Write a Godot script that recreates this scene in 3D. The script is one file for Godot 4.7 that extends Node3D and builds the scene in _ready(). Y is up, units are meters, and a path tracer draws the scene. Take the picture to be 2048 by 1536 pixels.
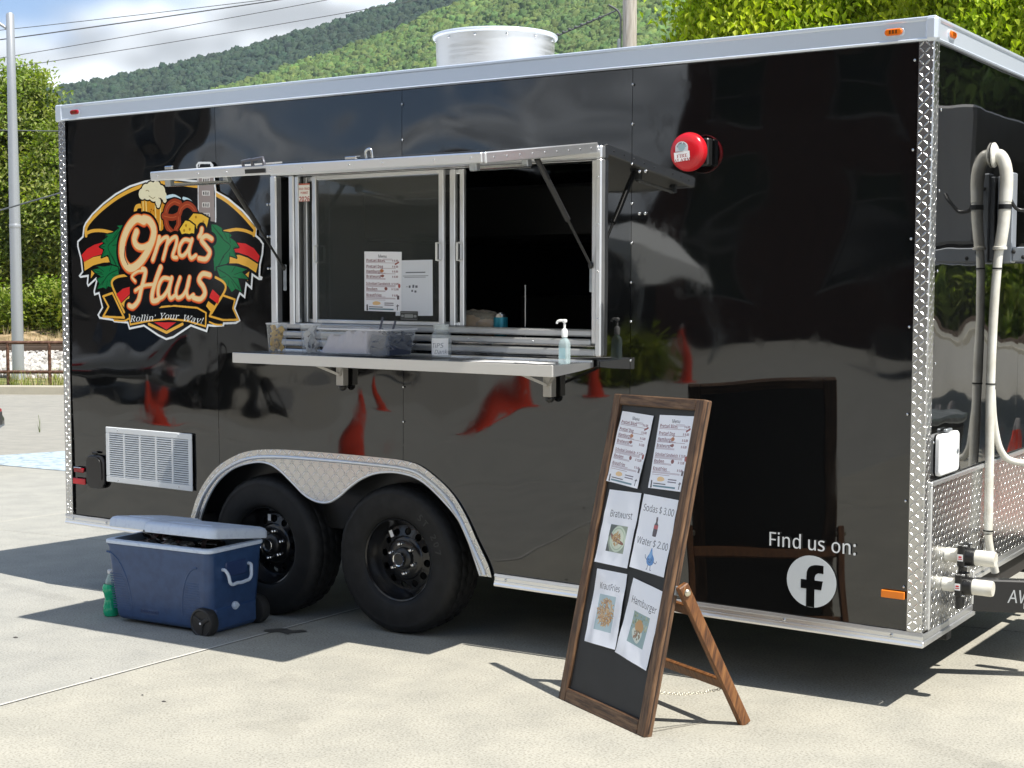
extends Node3D
# ---------------------------------------------------------------- mesh builder
class MB:
	var v := PackedVector3Array()
	var n := PackedVector3Array()
	var u := PackedVector2Array()
	var c := PackedColorArray()
	var ix := PackedInt32Array()
	var col := Color.WHITE
	var xf := Transform3D()
	func vt(p: Vector3, m: Vector3, w := Vector2.ZERO) -> int:
		v.append(xf * p)
		n.append((xf.basis * m).normalized())
		u.append(w)
		c.append(col)
		return v.size() - 1
	func tri(a: Vector3, b: Vector3, d: Vector3, ua := Vector2.ZERO, ub := Vector2.ZERO, ud := Vector2.ZERO) -> void:
		var m := (b - a).cross(d - a).normalized()
		var i := vt(a, m, ua)
		vt(b, m, ub)
		vt(d, m, ud)
		ix.append_array([i, i + 2, i + 1])
	func quad(a: Vector3, b: Vector3, d: Vector3, e: Vector3, r := Rect2(0, 0, 1, 1)) -> void:
		var m := (d - a).cross(e - b).normalized()
		var i := vt(a, m, Vector2(r.position.x, r.end.y))
		vt(b, m, r.end)
		vt(d, m, Vector2(r.end.x, r.position.y))
		vt(e, m, r.position)
		ix.append_array([i, i + 2, i + 1, i, i + 3, i + 2])
	func box(ce: Vector3, s: Vector3, bev := 0.0, at := Transform3D()) -> void:
		var keep := xf
		xf = xf * at * Transform3D(Basis(), ce)
		var h := s * 0.5
		var b: float = minf(bev, minf(h.x, minf(h.y, h.z)) * 0.9)
		for ax in 3:
			for sg in [-1.0, 1.0]:
				var o := Vector3.ZERO
				o[ax] = h[ax] * sg
				var p := Vector3.ZERO
				var q := Vector3.ZERO
				p[(ax + 1) % 3] = h[(ax + 1) % 3] - b
				q[(ax + 2) % 3] = h[(ax + 2) % 3] - b
				if sg > 0:
					quad(o - p - q, o + p - q, o + p + q, o - p + q)
				else:
					quad(o - q - p, o + q - p, o + q + p, o - q + p)
		if b > 0:
			for ax in 3:
				var e1 := (ax + 1) % 3
				var e2 := (ax + 2) % 3
				for s1 in [-1.0, 1.0]:
					for s2 in [-1.0, 1.0]:
						var l := Vector3.ZERO
						l[ax] = h[ax] - b
						var a1 := Vector3.ZERO
						a1[e1] = h[e1] * s1
						a1[e2] = (h[e2] - b) * s2
						var a2 := Vector3.ZERO
						a2[e1] = (h[e1] - b) * s1
						a2[e2] = h[e2] * s2
						if s1 * s2 > 0:
							quad(a1 - l, a2 - l, a2 + l, a1 + l)
						else:
							quad(a2 - l, a1 - l, a1 + l, a2 + l)
			for sx in [-1.0, 1.0]:
				for sy in [-1.0, 1.0]:
					for sz in [-1.0, 1.0]:
						var g := Vector3(sx, sy, sz)
						var x1 := Vector3(h.x, h.y - b, h.z - b) * g
						var y1 := Vector3(h.x - b, h.y, h.z - b) * g
						var z1 := Vector3(h.x - b, h.y - b, h.z) * g
						if sx * sy * sz > 0:
							tri(x1, y1, z1)
						else:
							tri(x1, z1, y1)
		xf = keep
	func span(a: Vector3, b: Vector3, s: Vector3, bev := 0.0) -> void:
		# box between opposite corners a and b (s unused parts ignored)
		box((a + b) * 0.5, (b - a).abs(), bev)
	func beam(a: Vector3, b: Vector3, w: float, h: float, up := Vector3.UP, bev := 0.0) -> void:
		var z := (b - a).normalized()
		var x := up.cross(z).normalized()
		var y := z.cross(x)
		box(Vector3.ZERO, Vector3(w, h, a.distance_to(b)), bev, Transform3D(Basis(x, y, z), (a + b) * 0.5))
	# smooth grid; f(i, j) gives the point; outward is (d/di) x (d/dj)
	func grid(nu: int, nv: int, f: Callable, wrap := false, uvr := Rect2(0, 0, 1, 1), drop = null) -> void:
		var p := PackedVector3Array()
		p.resize((nu + 1) * (nv + 1))
		var m := PackedVector3Array()
		m.resize(p.size())
		for i in nu + 1:
			for j in nv + 1:
				p[i * (nv + 1) + j] = f.call(i, j)
		var q := PackedInt32Array()
		for i in nu:
			for j in nv:
				var a := i * (nv + 1) + j
				var b := a + nv + 1
				var e := b + 1
				var g := a + 1
				var w := (p[e] - p[a]).cross(p[g] - p[b])
				m[a] += w
				m[b] += w
				m[e] += w
				m[g] += w
				if drop != null and drop.call((p[a] + p[e]) * 0.5):
					continue
				q.append_array([a, e, b, a, g, e])
		if wrap:
			for j in nv + 1:
				var w := m[j] + m[nu * (nv + 1) + j]
				m[j] = w
				m[nu * (nv + 1) + j] = w
		var base := v.size()
		for i in nu + 1:
			for j in nv + 1:
				var k := i * (nv + 1) + j
				vt(p[k], m[k].normalized(), Vector2(uvr.position.x + uvr.size.x * i / nu, uvr.position.y + uvr.size.y * (1.0 - float(j) / nv)))
		for k in q:
			ix.append(base + k)
	func tube(path: PackedVector3Array, r, seg := 10, caps := true, flat := 1.0) -> void:
		var k := path.size()
		var t0 := (path[1] - path[0]).normalized()
		var up := Vector3.UP if absf(t0.y) < 0.9 else Vector3.RIGHT
		var x := up.cross(t0).normalized()
		var rings := []
		for i in k:
			var t := (path[mini(i + 1, k - 1)] - path[maxi(i - 1, 0)]).normalized()
			x = (x - t * x.dot(t)).normalized()
			var y := t.cross(x)
			var rr: float = r[i] if r is Array or r is PackedFloat32Array else r
			var ring := PackedVector3Array()
			for s in seg + 1:
				var a := TAU * s / seg
				ring.append(path[i] + (x * cos(a) + y * sin(a) * flat) * rr)
			rings.append(ring)
		grid(seg, k - 1, func(i: int, j: int): return rings[j][i], true)
		if caps:
			for s in seg:
				tri(path[0], rings[0][s + 1], rings[0][s])
				tri(path[k - 1], rings[k - 1][s], rings[k - 1][s + 1])
	# profile of (radius, height) round the y axis of at; bottom to top on the outside
	func lathe(pr: PackedVector2Array, seg := 24, at := Transform3D(), crease := 35.0) -> void:
		var keep := xf
		xf = xf * at
		var k := pr.size()
		var sn := []
		for i in k - 1:
			var d := pr[i + 1] - pr[i]
			sn.append(Vector2(d.y, -d.x).normalized())
		for i in k - 1:
			var d := pr[i + 1] - pr[i]
			if d.length() < 1e-7:
				continue
			var na: Vector2 = sn[i]
			var nb: Vector2 = sn[i]
			if i > 0 and absf(rad_to_deg(sn[i].angle_to(sn[i - 1]))) < crease:
				na = (sn[i] + sn[i - 1]).normalized()
			if i < k - 2 and absf(rad_to_deg(sn[i].angle_to(sn[i + 1]))) < crease:
				nb = (sn[i] + sn[i + 1]).normalized()
			var base := v.size()
			for s in seg + 1:
				var a := TAU * s / seg
				var e := Vector3(cos(a), 0, -sin(a))
				vt(e * pr[i].x + Vector3(0, pr[i].y, 0), e * na.x + Vector3(0, na.y, 0), Vector2(float(s) / seg, 0))
				vt(e * pr[i + 1].x + Vector3(0, pr[i + 1].y, 0), e * nb.x + Vector3(0, nb.y, 0), Vector2(float(s) / seg, 1))
			for s in seg:
				var b := base + s * 2
				ix.append_array([b, b + 1, b + 3, b, b + 3, b + 2])
		xf = keep
	# polygon (any winding) in the xy plane, from z0 (back) to z1 (front), front edge chamfered by bev
	func extrude(poly: PackedVector2Array, z0: float, z1: float, bev := 0.0, crease := 40.0, back := true, uvf = null) -> void:
		var p := poly.duplicate()
		if Geometry2D.is_polygon_clockwise(p):
			p.reverse()
		# Godot calls y-down clockwise; make sure the area is positive with y up
		var area := 0.0
		for i in p.size():
			var q := p[(i + 1) % p.size()]
			area += p[i].x * q.y - q.x * p[i].y
		if area < 0:
			p.reverse()
		var k := p.size()
		var inner := p.duplicate()
		var en := []
		for i in k:
			var d := p[(i + 1) % k] - p[i]
			en.append(Vector2(d.y, -d.x).normalized())
		if bev > 0:
			for i in k:
				var a: Vector2 = en[(i + k - 1) % k]
				var b: Vector2 = en[i]
				var m := (a + b).normalized()
				inner[i] = p[i] - m * (bev / maxf(0.4, m.dot(b)))
		var tr := Geometry2D.triangulate_polygon(inner)
		for f in 2:
			if f == 1 and not back:
				continue
			var z := z1 if f == 0 else z0
			var base := v.size()
			for i in k:
				var w: Vector2 = inner[i] if f == 0 else p[i]
				var uvw: Vector2 = uvf.call(w) if uvf != null else w
				vt(Vector3(w.x, w.y, z), Vector3(0, 0, 1 if f == 0 else -1), uvw)
			for t in range(0, tr.size(), 3):
				var a := inner[tr[t]]
				var b := inner[tr[t + 1]]
				var d := inner[tr[t + 2]]
				var ccw := (b - a).cross(d - a) > 0
				if ccw == (f == 0):
					ix.append_array([base + tr[t], base + tr[t + 2], base + tr[t + 1]])
				else:
					ix.append_array([base + tr[t], base + tr[t + 1], base + tr[t + 2]])
		for i in k:
			var j := (i + 1) % k
			var na: Vector2 = en[i]
			var nb: Vector2 = en[i]
			if absf(rad_to_deg(en[i].angle_to(en[(i + k - 1) % k]))) < crease:
				na = (en[i] + en[(i + k - 1) % k]).normalized()
			if absf(rad_to_deg(en[i].angle_to(en[j]))) < crease:
				nb = (en[i] + en[j]).normalized()
			var zs := [[p[i], p[j], z0, p[i], p[j], z1 - bev, 0.0]]
			if bev > 0:
				zs.append([p[i], p[j], z1 - bev, inner[i], inner[j], z1, 1.0])
			for e in zs:
				var b := v.size()
				var up := Vector3(0, 0, e[6])
				vt(Vector3(e[0].x, e[0].y, e[2]), Vector3(na.x, na.y, 0) + up, e[0])
				vt(Vector3(e[1].x, e[1].y, e[2]), Vector3(nb.x, nb.y, 0) + up, e[1])
				vt(Vector3(e[4].x, e[4].y, e[5]), Vector3(nb.x, nb.y, 0) + up, e[4])
				vt(Vector3(e[3].x, e[3].y, e[5]), Vector3(na.x, na.y, 0) + up, e[3])
				ix.append_array([b, b + 2, b + 1, b, b + 3, b + 2])
	func ball(ce: Vector3, r: Vector3, nu := 12, nv := 8) -> void:
		grid(nu, nv, func(i: int, j: int): return ce + r * Vector3(cos(TAU * i / nu) * sin(PI * (1.0 - float(j) / nv) + 1e-4), cos(PI * (1.0 - float(j) / nv)), -sin(TAU * i / nu) * sin(PI * (1.0 - float(j) / nv) + 1e-4)), true)
	func text(s: String, size: float, at: Transform3D, depth := 0.001, font := "Droid Sans", weight := 400, center := true) -> void:
		var tm := TextMesh.new()
		var f := SystemFont.new()
		f.font_names = PackedStringArray([font])
		f.font_weight = weight
		tm.font = f
		tm.font_size = 64
		tm.pixel_size = size / 64.0
		tm.depth = depth
		tm.curve_step = 2.0
		tm.text = s
		tm.horizontal_alignment = HORIZONTAL_ALIGNMENT_CENTER if center else HORIZONTAL_ALIGNMENT_LEFT
		for k in tm.get_surface_count():
			var ar := tm.surface_get_arrays(k)
			var base := v.size()
			var vv: PackedVector3Array = ar[Mesh.ARRAY_VERTEX]
			var nn: PackedVector3Array = ar[Mesh.ARRAY_NORMAL]
			for i in vv.size():
				vt(at * vv[i], at.basis * nn[i])
			for i in ar[Mesh.ARRAY_INDEX]:
				ix.append(base + i)
	func mesh() -> ArrayMesh:
		var ar := []
		ar.resize(Mesh.ARRAY_MAX)
		ar[Mesh.ARRAY_VERTEX] = v
		ar[Mesh.ARRAY_NORMAL] = n
		ar[Mesh.ARRAY_TEX_UV] = u
		ar[Mesh.ARRAY_COLOR] = c
		ar[Mesh.ARRAY_INDEX] = ix
		var m := ArrayMesh.new()
		m.add_surface_from_arrays(Mesh.PRIMITIVE_TRIANGLES, ar)
		return m

# ---------------------------------------------------------------- flat print
class Ink:
	var im: Image
	var k := 1.0
	var off := Vector2.ZERO
	var map = null
	func _init(w: int, h: int, bg: Color) -> void:
		im = Image.create(w, h, false, Image.FORMAT_RGB8)
		im.fill(bg)
	func at(p: Vector2) -> Vector2:
		return map.call(p) if map != null else p * k + off
	func fill(q: PackedVector2Array, col: Color) -> void:
		var lo := INF
		var hi := -INF
		for p in q:
			lo = minf(lo, p.y)
			hi = maxf(hi, p.y)
		for y in range(maxi(0, floori(lo)), mini(im.get_height(), ceili(hi) + 1)):
			var yc := y + 0.5
			var xs := PackedFloat32Array()
			for i in q.size():
				var a := q[i]
				var b := q[(i + 1) % q.size()]
				if (a.y <= yc) != (b.y <= yc):
					xs.append(a.x + (yc - a.y) / (b.y - a.y) * (b.x - a.x))
			xs.sort()
			for i in range(0, xs.size() - 1, 2):
				var x0 := maxi(0, roundi(xs[i]))
				var x1 := mini(im.get_width(), roundi(xs[i + 1]))
				if x1 > x0:
					im.fill_rect(Rect2i(x0, y, x1 - x0, 1), col)
	func poly(pts: Array, col: Color) -> void:
		var q := PackedVector2Array()
		for i in range(0, pts.size(), 2):
			q.append(at(Vector2(pts[i], pts[i + 1])))
		fill(q, col)
	func blob(pts: Array, col: Color) -> void:
		# closed smooth outline through the points
		var c := Ink.curve(pts, true, 8)
		var q := PackedVector2Array()
		for p in c:
			q.append(at(p))
		fill(q, col)
	static func curve(pts: Array, closed := false, n := 8) -> PackedVector2Array:
		var a := PackedVector2Array()
		for i in range(0, pts.size(), 2):
			a.append(Vector2(pts[i], pts[i + 1]))
		var k := a.size()
		var o := PackedVector2Array()
		for i in (k if closed else k - 1):
			var p0 := a[(i + k - 1) % k] if closed else a[maxi(0, i - 1)]
			var p1 := a[i]
			var p2 := a[(i + 1) % k]
			var p3 := a[(i + 2) % k] if closed else a[mini(k - 1, i + 2)]
			for s in n:
				o.append(p1.cubic_interpolate(p2, p0, p3, float(s) / n))
		if not closed:
			o.append(a[k - 1])
		return o
	func disc(p: Vector2, r: float, col: Color) -> void:
		var q := PackedVector2Array()
		for i in 16:
			q.append(p + Vector2(cos(TAU * i / 16), sin(TAU * i / 16)) * r)
		fill(q, col)
	func line(c: PackedVector2Array, w0: float, w1: float, col: Color, closed := false) -> void:
		var m := c.size()
		for i in m:
			var wa := lerpf(w0, w1, float(i) / m) * 0.5
			var a := at(c[i])
			var s := at(c[i] + Vector2(wa, 0)).distance_to(a) * 0.5 + at(c[i] + Vector2(0, wa)).distance_to(a) * 0.5
			disc(a, s, col)
			if i < m - 1 or closed:
				var b := at(c[(i + 1) % m])
				var d := (b - a).normalized().orthogonal() * s
				fill(PackedVector2Array([a + d, b + d, b - d, a - d]), col)
	func stroke(pts: Array, w: float, col: Color, smooth := true, closed := false, w1 := -1.0) -> void:
		var c := Ink.curve(pts, closed, 6) if smooth else Ink.curve(pts, closed, 1)
		line(c, w, w if w1 < 0 else w1, col, closed)
	func text(s: String, size: float, p: Vector2, col: Color, font := "Droid Sans", weight := 400, rot := 0.0, slant := 0.0, align := 1) -> void:
		var b := MB.new()
		b.text(s, size, Transform3D(), 0.0, font, weight, align == 1)
		var ca := cos(rot)
		var sa := sin(rot)
		for i in range(0, b.ix.size(), 3):
			var q := PackedVector2Array()
			for j in 3:
				var w := b.v[b.ix[i + j]]
				var x := w.x + slant * w.y
				q.append(at(p + Vector2(x * ca + w.y * sa, x * sa - w.y * ca)))
			fill(q, col)
	func tex() -> ImageTexture:
		return ImageTexture.create_from_image(im)

# ---------------------------------------------------------------- naming
var used := {}
func numbered(s: String) -> String:
	if not used.has(s):
		used[s] = 0
		return s
	used[s] += 1
	return "%s_%03d" % [s, used[s]]
func thing(called: String, label: String, category: String, at := Vector3.ZERO, turn := 0.0, group := "") -> Node3D:
	var o := Node3D.new()
	o.name = numbered(called)
	add_child(o)
	o.position = at
	o.rotation.y = turn
	tag(o, label, category, group)
	return o
func tag(o: Node3D, label: String, category := "", group := "") -> void:
	o.set_meta("label", label)
	if category:
		o.set_meta("category", category)
	if group:
		o.set_meta("group", group)
func part(called: String, mb: MB, m: Material, parent: Node3D = null, label := "") -> MeshInstance3D:
	return put(called, mb.mesh(), m, parent, label)
func put(called: String, me: Mesh, m: Material, parent: Node3D = null, label := "") -> MeshInstance3D:
	var o := MeshInstance3D.new()
	o.mesh = me
	o.material_override = m
	if parent == null:
		o.name = numbered(called)
		add_child(o)
	else:
		o.name = called
		var i := 0
		while parent.has_node(NodePath(o.name)):
			i += 1
			o.name = "%s_%03d" % [called, i]
		parent.add_child(o, true)
	if label:
		o.set_meta("label", label)
	return o
func struct(called: String, mb: MB, m: Material) -> MeshInstance3D:
	var o := part(called, mb, m)
	o.set_meta("kind", "structure")
	return o
func dup(o: Node3D, at: Transform3D, label := "", group := "") -> Node3D:
	var r: Node3D = o.duplicate()
	r.name = numbered(String(o.name).rstrip("_0123456789"))
	add_child(r)
	r.transform = at
	if label:
		r.set_meta("label", label)
	if group:
		r.set_meta("group", group)
	return r

# ---------------------------------------------------------------- materials
func lin(r: float, g: float, b: float) -> Color:
	return Color(r, g, b).linear_to_srgb()
func mat(c: Color, rough := 0.6, metal := 0.0, spec := 0.5) -> StandardMaterial3D:
	var m := StandardMaterial3D.new()
	m.albedo_color = c
	m.roughness = rough
	m.metallic = metal
	m.metallic_specular = spec
	return m
func noise_tex(freq: float, oct: int, size := 512, cols := [], offs := [], kind := FastNoiseLite.TYPE_SIMPLEX_SMOOTH, sd := 1, bump := 0.0) -> NoiseTexture2D:
	var f := FastNoiseLite.new()
	f.seed = sd
	f.noise_type = kind
	f.frequency = freq
	f.fractal_octaves = oct
	f.fractal_gain = 0.6
	var t := NoiseTexture2D.new()
	t.width = size
	t.height = size
	t.seamless = true
	t.noise = f
	if cols.size():
		var g := Gradient.new()
		g.colors = PackedColorArray(cols)
		g.offsets = PackedFloat32Array(offs)
		t.color_ramp = g
	return t
func tri_map(m: StandardMaterial3D, t: Texture2D, scale: float) -> StandardMaterial3D:
	m.albedo_texture = t
	m.uv1_triplanar = true
	m.uv1_world_triplanar = true
	m.uv1_scale = Vector3.ONE * scale
	return m
func circle(r: float, n := 24, c := Vector2.ZERO) -> PackedVector2Array:
	var p := PackedVector2Array()
	for i in n:
		p.append(c + Vector2(cos(TAU * i / n), sin(TAU * i / n)) * r)
	return p
func rrect(x0: float, y0: float, x1: float, y1: float, r: float, n := 5) -> PackedVector2Array:
	var p := PackedVector2Array()
	var cs := [Vector2(x1 - r, y1 - r), Vector2(x0 + r, y1 - r), Vector2(x0 + r, y0 + r), Vector2(x1 - r, y0 + r)]
	for q in 4:
		for i in n + 1:
			var a := PI / 2 * (q + float(i) / n)
			p.append(cs[q] + Vector2(cos(a), sin(a)) * r)
	return p
func v2(a: Array) -> PackedVector2Array:
	var p := PackedVector2Array()
	for i in range(0, a.size(), 2):
		p.append(Vector2(a[i], a[i + 1]))
	return p
func v3(a: Array) -> PackedVector3Array:
	var p := PackedVector3Array()
	for i in range(0, a.size(), 3):
		p.append(Vector3(a[i], a[i + 1], a[i + 2]))
	return p
func smooth3(a: Array, n := 6) -> PackedVector3Array:
	var p := v3(a)
	var o := PackedVector3Array()
	var k := p.size()
	for i in k - 1:
		for s in n:
			o.append(p[i].cubic_interpolate(p[i + 1], p[maxi(0, i - 1)], p[mini(k - 1, i + 2)], float(s) / n))
	o.append(p[k - 1])
	return o
# lot falls gently towards the street and the tracks
func gh(x: float, z: float) -> float:
	return 0.014 + 0.025 * 16.0 * tanh((x + 2.5) / 16.0) + 0.03 * 16.0 * tanh(z / 16.0)
func on(x: float, z: float, h := 0.0) -> Vector3:
	return Vector3(x, gh(x, z) + h, z)
func face_up(axis: String) -> Basis:
	# lathe axis (y) laid along x or z
	if axis == "z":
		return Basis(Vector3.RIGHT, Vector3(0, 0, 1), Vector3(0, -1, 0))
	if axis == "x":
		return Basis(Vector3(0, 1, 0), Vector3(1, 0, 0), Vector3(0, 0, -1))
	return Basis()
# ---------------------------------------------------------------- shared materials
var M := {}
func setup_materials() -> void:
	var black := mat(lin(0.0045, 0.0047, 0.005), 0.03, 0.0, 0.68)
	black.roughness_texture = noise_tex(0.012, 5, 512, [Color(0.028, 0.028, 0.028), Color(0.035, 0.035, 0.035), Color(0.10, 0.10, 0.10)], [0.2, 0.6, 0.95], FastNoiseLite.TYPE_SIMPLEX_SMOOTH, 41)
	black.roughness = 1.0
	black.uv1_triplanar = true
	black.uv1_world_triplanar = true
	black.uv1_scale = Vector3(0.9, 0.55, 0.9)
	M.black = black
	M.alu = mat(lin(0.80, 0.81, 0.82), 0.30, 0.85)
	M.alu.roughness_texture = noise_tex(0.02, 3, 256, [Color(0.29, 0.29, 0.29), Color(0.36, 0.36, 0.36)], [0.2, 0.8])
	M.alu.roughness = 1.0
	M.alu.uv1_triplanar = true
	M.alu.uv1_world_triplanar = true
	M.alu.uv1_scale = Vector3(0.6, 3, 0.6)
	M.sill = mat(lin(0.50, 0.51, 0.52), 0.42, 0.75)
	M.rail = mat(lin(0.70, 0.76, 0.84), 0.36, 0.45)
	M.steel = mat(lin(0.62, 0.63, 0.64), 0.22, 1.0)
	M.chrome = mat(lin(0.8, 0.8, 0.8), 0.08, 1.0)
	M.galv = mat(lin(0.55, 0.57, 0.58), 0.4, 0.7)
	tri_map(M.galv, noise_tex(0.03, 3, 256, [Color(0.72, 0.74, 0.76), Color(0.95, 0.96, 0.97)], [0.2, 0.8], FastNoiseLite.TYPE_CELLULAR), 1.2)
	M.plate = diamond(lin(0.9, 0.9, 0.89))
	M.white = mat(lin(0.78, 0.79, 0.79), 0.4)
	M.vent = mat(lin(0.72, 0.74, 0.75), 0.35)
	M.cream = mat(lin(0.74, 0.72, 0.66), 0.45)
	M.pvc = mat(lin(0.78, 0.77, 0.73), 0.35)
	tri_map(M.pvc, noise_tex(0.012, 4, 256, [Color(0.86, 0.84, 0.79), Color(0.97, 0.965, 0.94)], [0.1, 0.7]), 2.0)
	M.pvc.albedo_color = lin(0.82, 0.82, 0.8)
	M.rubber = mat(lin(0.014, 0.014, 0.0145), 0.62, 0.0, 0.4)
	tri_map(M.rubber, noise_tex(0.02, 4, 256, [Color(0.72, 0.72, 0.72), Color(1, 1, 1)], [0.1, 0.8]), 2.0)
	M.rim = mat(lin(0.008, 0.008, 0.009), 0.18)
	M.frame_black = mat(lin(0.012, 0.012, 0.013), 0.45)
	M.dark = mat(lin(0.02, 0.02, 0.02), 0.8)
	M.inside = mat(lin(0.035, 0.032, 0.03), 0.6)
	M.plastic_black = mat(lin(0.012, 0.012, 0.012), 0.35)
	M.red = mat(lin(0.55, 0.012, 0.02), 0.22)
	M.red_lens = mat(lin(0.30, 0.006, 0.012), 0.12)
	M.amber = mat(lin(0.75, 0.16, 0.01), 0.12)
	M.orange = mat(lin(0.85, 0.22, 0.01), 0.3)
	M.rod = mat(lin(0.5, 0.5, 0.5), 0.15, 1.0)
	M.glass = mat(Color(0.75, 0.82, 0.82, 0.12), 0.02)
	M.glass.transparency = BaseMaterial3D.TRANSPARENCY_ALPHA
	M.tint = mat(Color(0.27, 0.285, 0.28, 0.55), 0.02)
	M.tint.transparency = BaseMaterial3D.TRANSPARENCY_ALPHA
	M.paper = mat(lin(0.80, 0.80, 0.80), 0.35)
	M.wood = wood([Color(0.22, 0.15, 0.10), Color(0.36, 0.26, 0.18), Color(0.47, 0.36, 0.26)])
	M.chalk = mat(lin(0.028, 0.029, 0.030), 0.6)
	tri_map(M.chalk, noise_tex(0.008, 5, 256, [Color(0.8, 0.8, 0.8), Color(1, 1, 1)], [0.2, 0.8]), 1.3)
func diamond(c: Color) -> StandardMaterial3D:
	# rolled tread plate: raised lozenges, alternately turned
	var im := Image.create(128, 128, false, Image.FORMAT_L8)
	var al := Image.create(128, 128, false, Image.FORMAT_RGB8)
	for y in 128:
		for x in 128:
			var h := 0.0
			for q in [[32, 32, 1], [96, 96, 1], [96, 32, -1], [32, 96, -1]]:
				for ox in [-128, 0, 128]:
					for oy in [-128, 0, 128]:
						var d := Vector2(x - q[0] - ox, y - q[1] - oy)
						var a := d.rotated(PI / 4 * q[2])
						var e := pow(a.x / 38.0, 2.0) + absf(a.y) / 9.0
						h = maxf(h, clampf((1.0 - e) * 2.2, 0, 1))
			im.set_pixel(x, y, Color(h, h, h))
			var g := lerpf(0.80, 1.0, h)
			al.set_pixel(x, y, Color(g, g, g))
	var m := mat(c, 0.22, 0.92)
	m.heightmap_enabled = true
	m.heightmap_texture = ImageTexture.create_from_image(im)
	m.heightmap_scale = 0.6
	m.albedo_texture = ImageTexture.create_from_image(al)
	return m
func wood(cols: Array) -> StandardMaterial3D:
	var m := mat(Color(1, 1, 1), 0.55)
	m.albedo_texture = noise_tex(0.012, 5, 512, cols, [0.15, 0.5, 0.85], FastNoiseLite.TYPE_SIMPLEX_SMOOTH, 4)
	m.uv1_triplanar = true
	m.uv1_scale = Vector3(9, 0.9, 9)
	m.heightmap_enabled = true
	m.heightmap_texture = noise_tex(0.03, 3, 256, [], [], FastNoiseLite.TYPE_SIMPLEX_SMOOTH, 8)
	m.heightmap_scale = 0.06
	return m

var sun_dir := Vector3(0.557, 1.0, 0.072)
func setup_world() -> void:
	var cam := Camera3D.new()
	cam.name = "camera"
	add_child(cam)
	cam.position = Vector3(1.7293, 1.7135, 5.3170)
	cam.rotation = Vector3(-0.0720474, 0.5954410, 0.0013566)
	cam.fov = 29.9027
	cam.near = 0.1
	cam.far = 6000.0
	var sun := DirectionalLight3D.new()
	sun.name = "sun"
	add_child(sun)
	sun.look_at_from_position(sun_dir * 10.0, Vector3.ZERO, Vector3.BACK)
	sun.light_energy = 1.5
	sun.light_color = Color(1.0, 0.98, 0.945)
	sun.light_angular_distance = 0.53
	sun.shadow_enabled = true
	var we := WorldEnvironment.new()
	we.name = "world"
	var e := Environment.new()
	e.background_mode = Environment.BG_SKY
	e.tonemap_mode = Environment.TONE_MAPPER_LINEAR
	e.tonemap_exposure = 1.6
	e.sdfgi_enabled = true
	e.ssao_enabled = true
	e.ssil_enabled = true
	e.fog_enabled = true
	e.fog_density = 0.00008
	e.fog_light_color = Color(0.80, 0.88, 0.97)
	var sky := Sky.new()
	var pm := PanoramaSkyMaterial.new()
	pm.panorama = cloud_sky()
	pm.energy_multiplier = 1.0
	sky.sky_material = pm
	e.sky = sky
	we.environment = e
	add_child(we)
func cloud_sky() -> ImageTexture:
	var w := 1024
	var h := 512
	var nz := FastNoiseLite.new()
	nz.seed = 21
	nz.noise_type = FastNoiseLite.TYPE_SIMPLEX_SMOOTH
	nz.frequency = 0.55
	nz.fractal_octaves = 6
	nz.fractal_gain = 0.52
	var nb := FastNoiseLite.new()
	nb.seed = 5
	nb.frequency = 2.0
	nb.fractal_octaves = 4
	var data := PackedFloat32Array()
	data.resize(w * h * 3)
	var k := 0
	for y in h:
		var th := PI * (0.5 - (y + 0.5) / h)
		for x in w:
			var ph := TAU * ((x + 0.5) / w - 0.5)
			var c := Vector3(0.42, 0.42, 0.40)
			if th > -0.02:
				var d := Vector3(sin(ph) * cos(th), sin(th), -cos(ph) * cos(th))
				var q := d / (maxf(d.y, 0.0) + 0.22)
				var t := pow(1.0 - clampf(d.y, 0, 1), 3.0)
				var blue := Vector3(0.09, 0.20, 0.44).lerp(Vector3(0.36, 0.50, 0.68), t)
				var a := nz.get_noise_3d(q.x * 1.6 + 3.1, q.y * 2.0, q.z * 1.6 + 1.7)
				var cov := smoothstep(-0.10, 0.17, a + 0.20 * t)
				var b := nb.get_noise_3d(q.x * 2.0, q.y * 2.0 + 9.0, q.z * 2.0)
				var lit := clampf(0.90 + 1.0 * b - 0.9 * maxf(a - 0.12, 0), 0.5, 1.12)
				var cl := Vector3(0.86, 0.90, 0.94) * lit * lerpf(0.7, 1.0, t)
				c = blue.lerp(cl, cov)
			data[k] = c.x
			data[k + 1] = c.y
			data[k + 2] = c.z
			k += 3
	return ImageTexture.create_from_image(Image.create_from_data(w, h, false, Image.FORMAT_RGBF, data.to_byte_array()))

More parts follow.
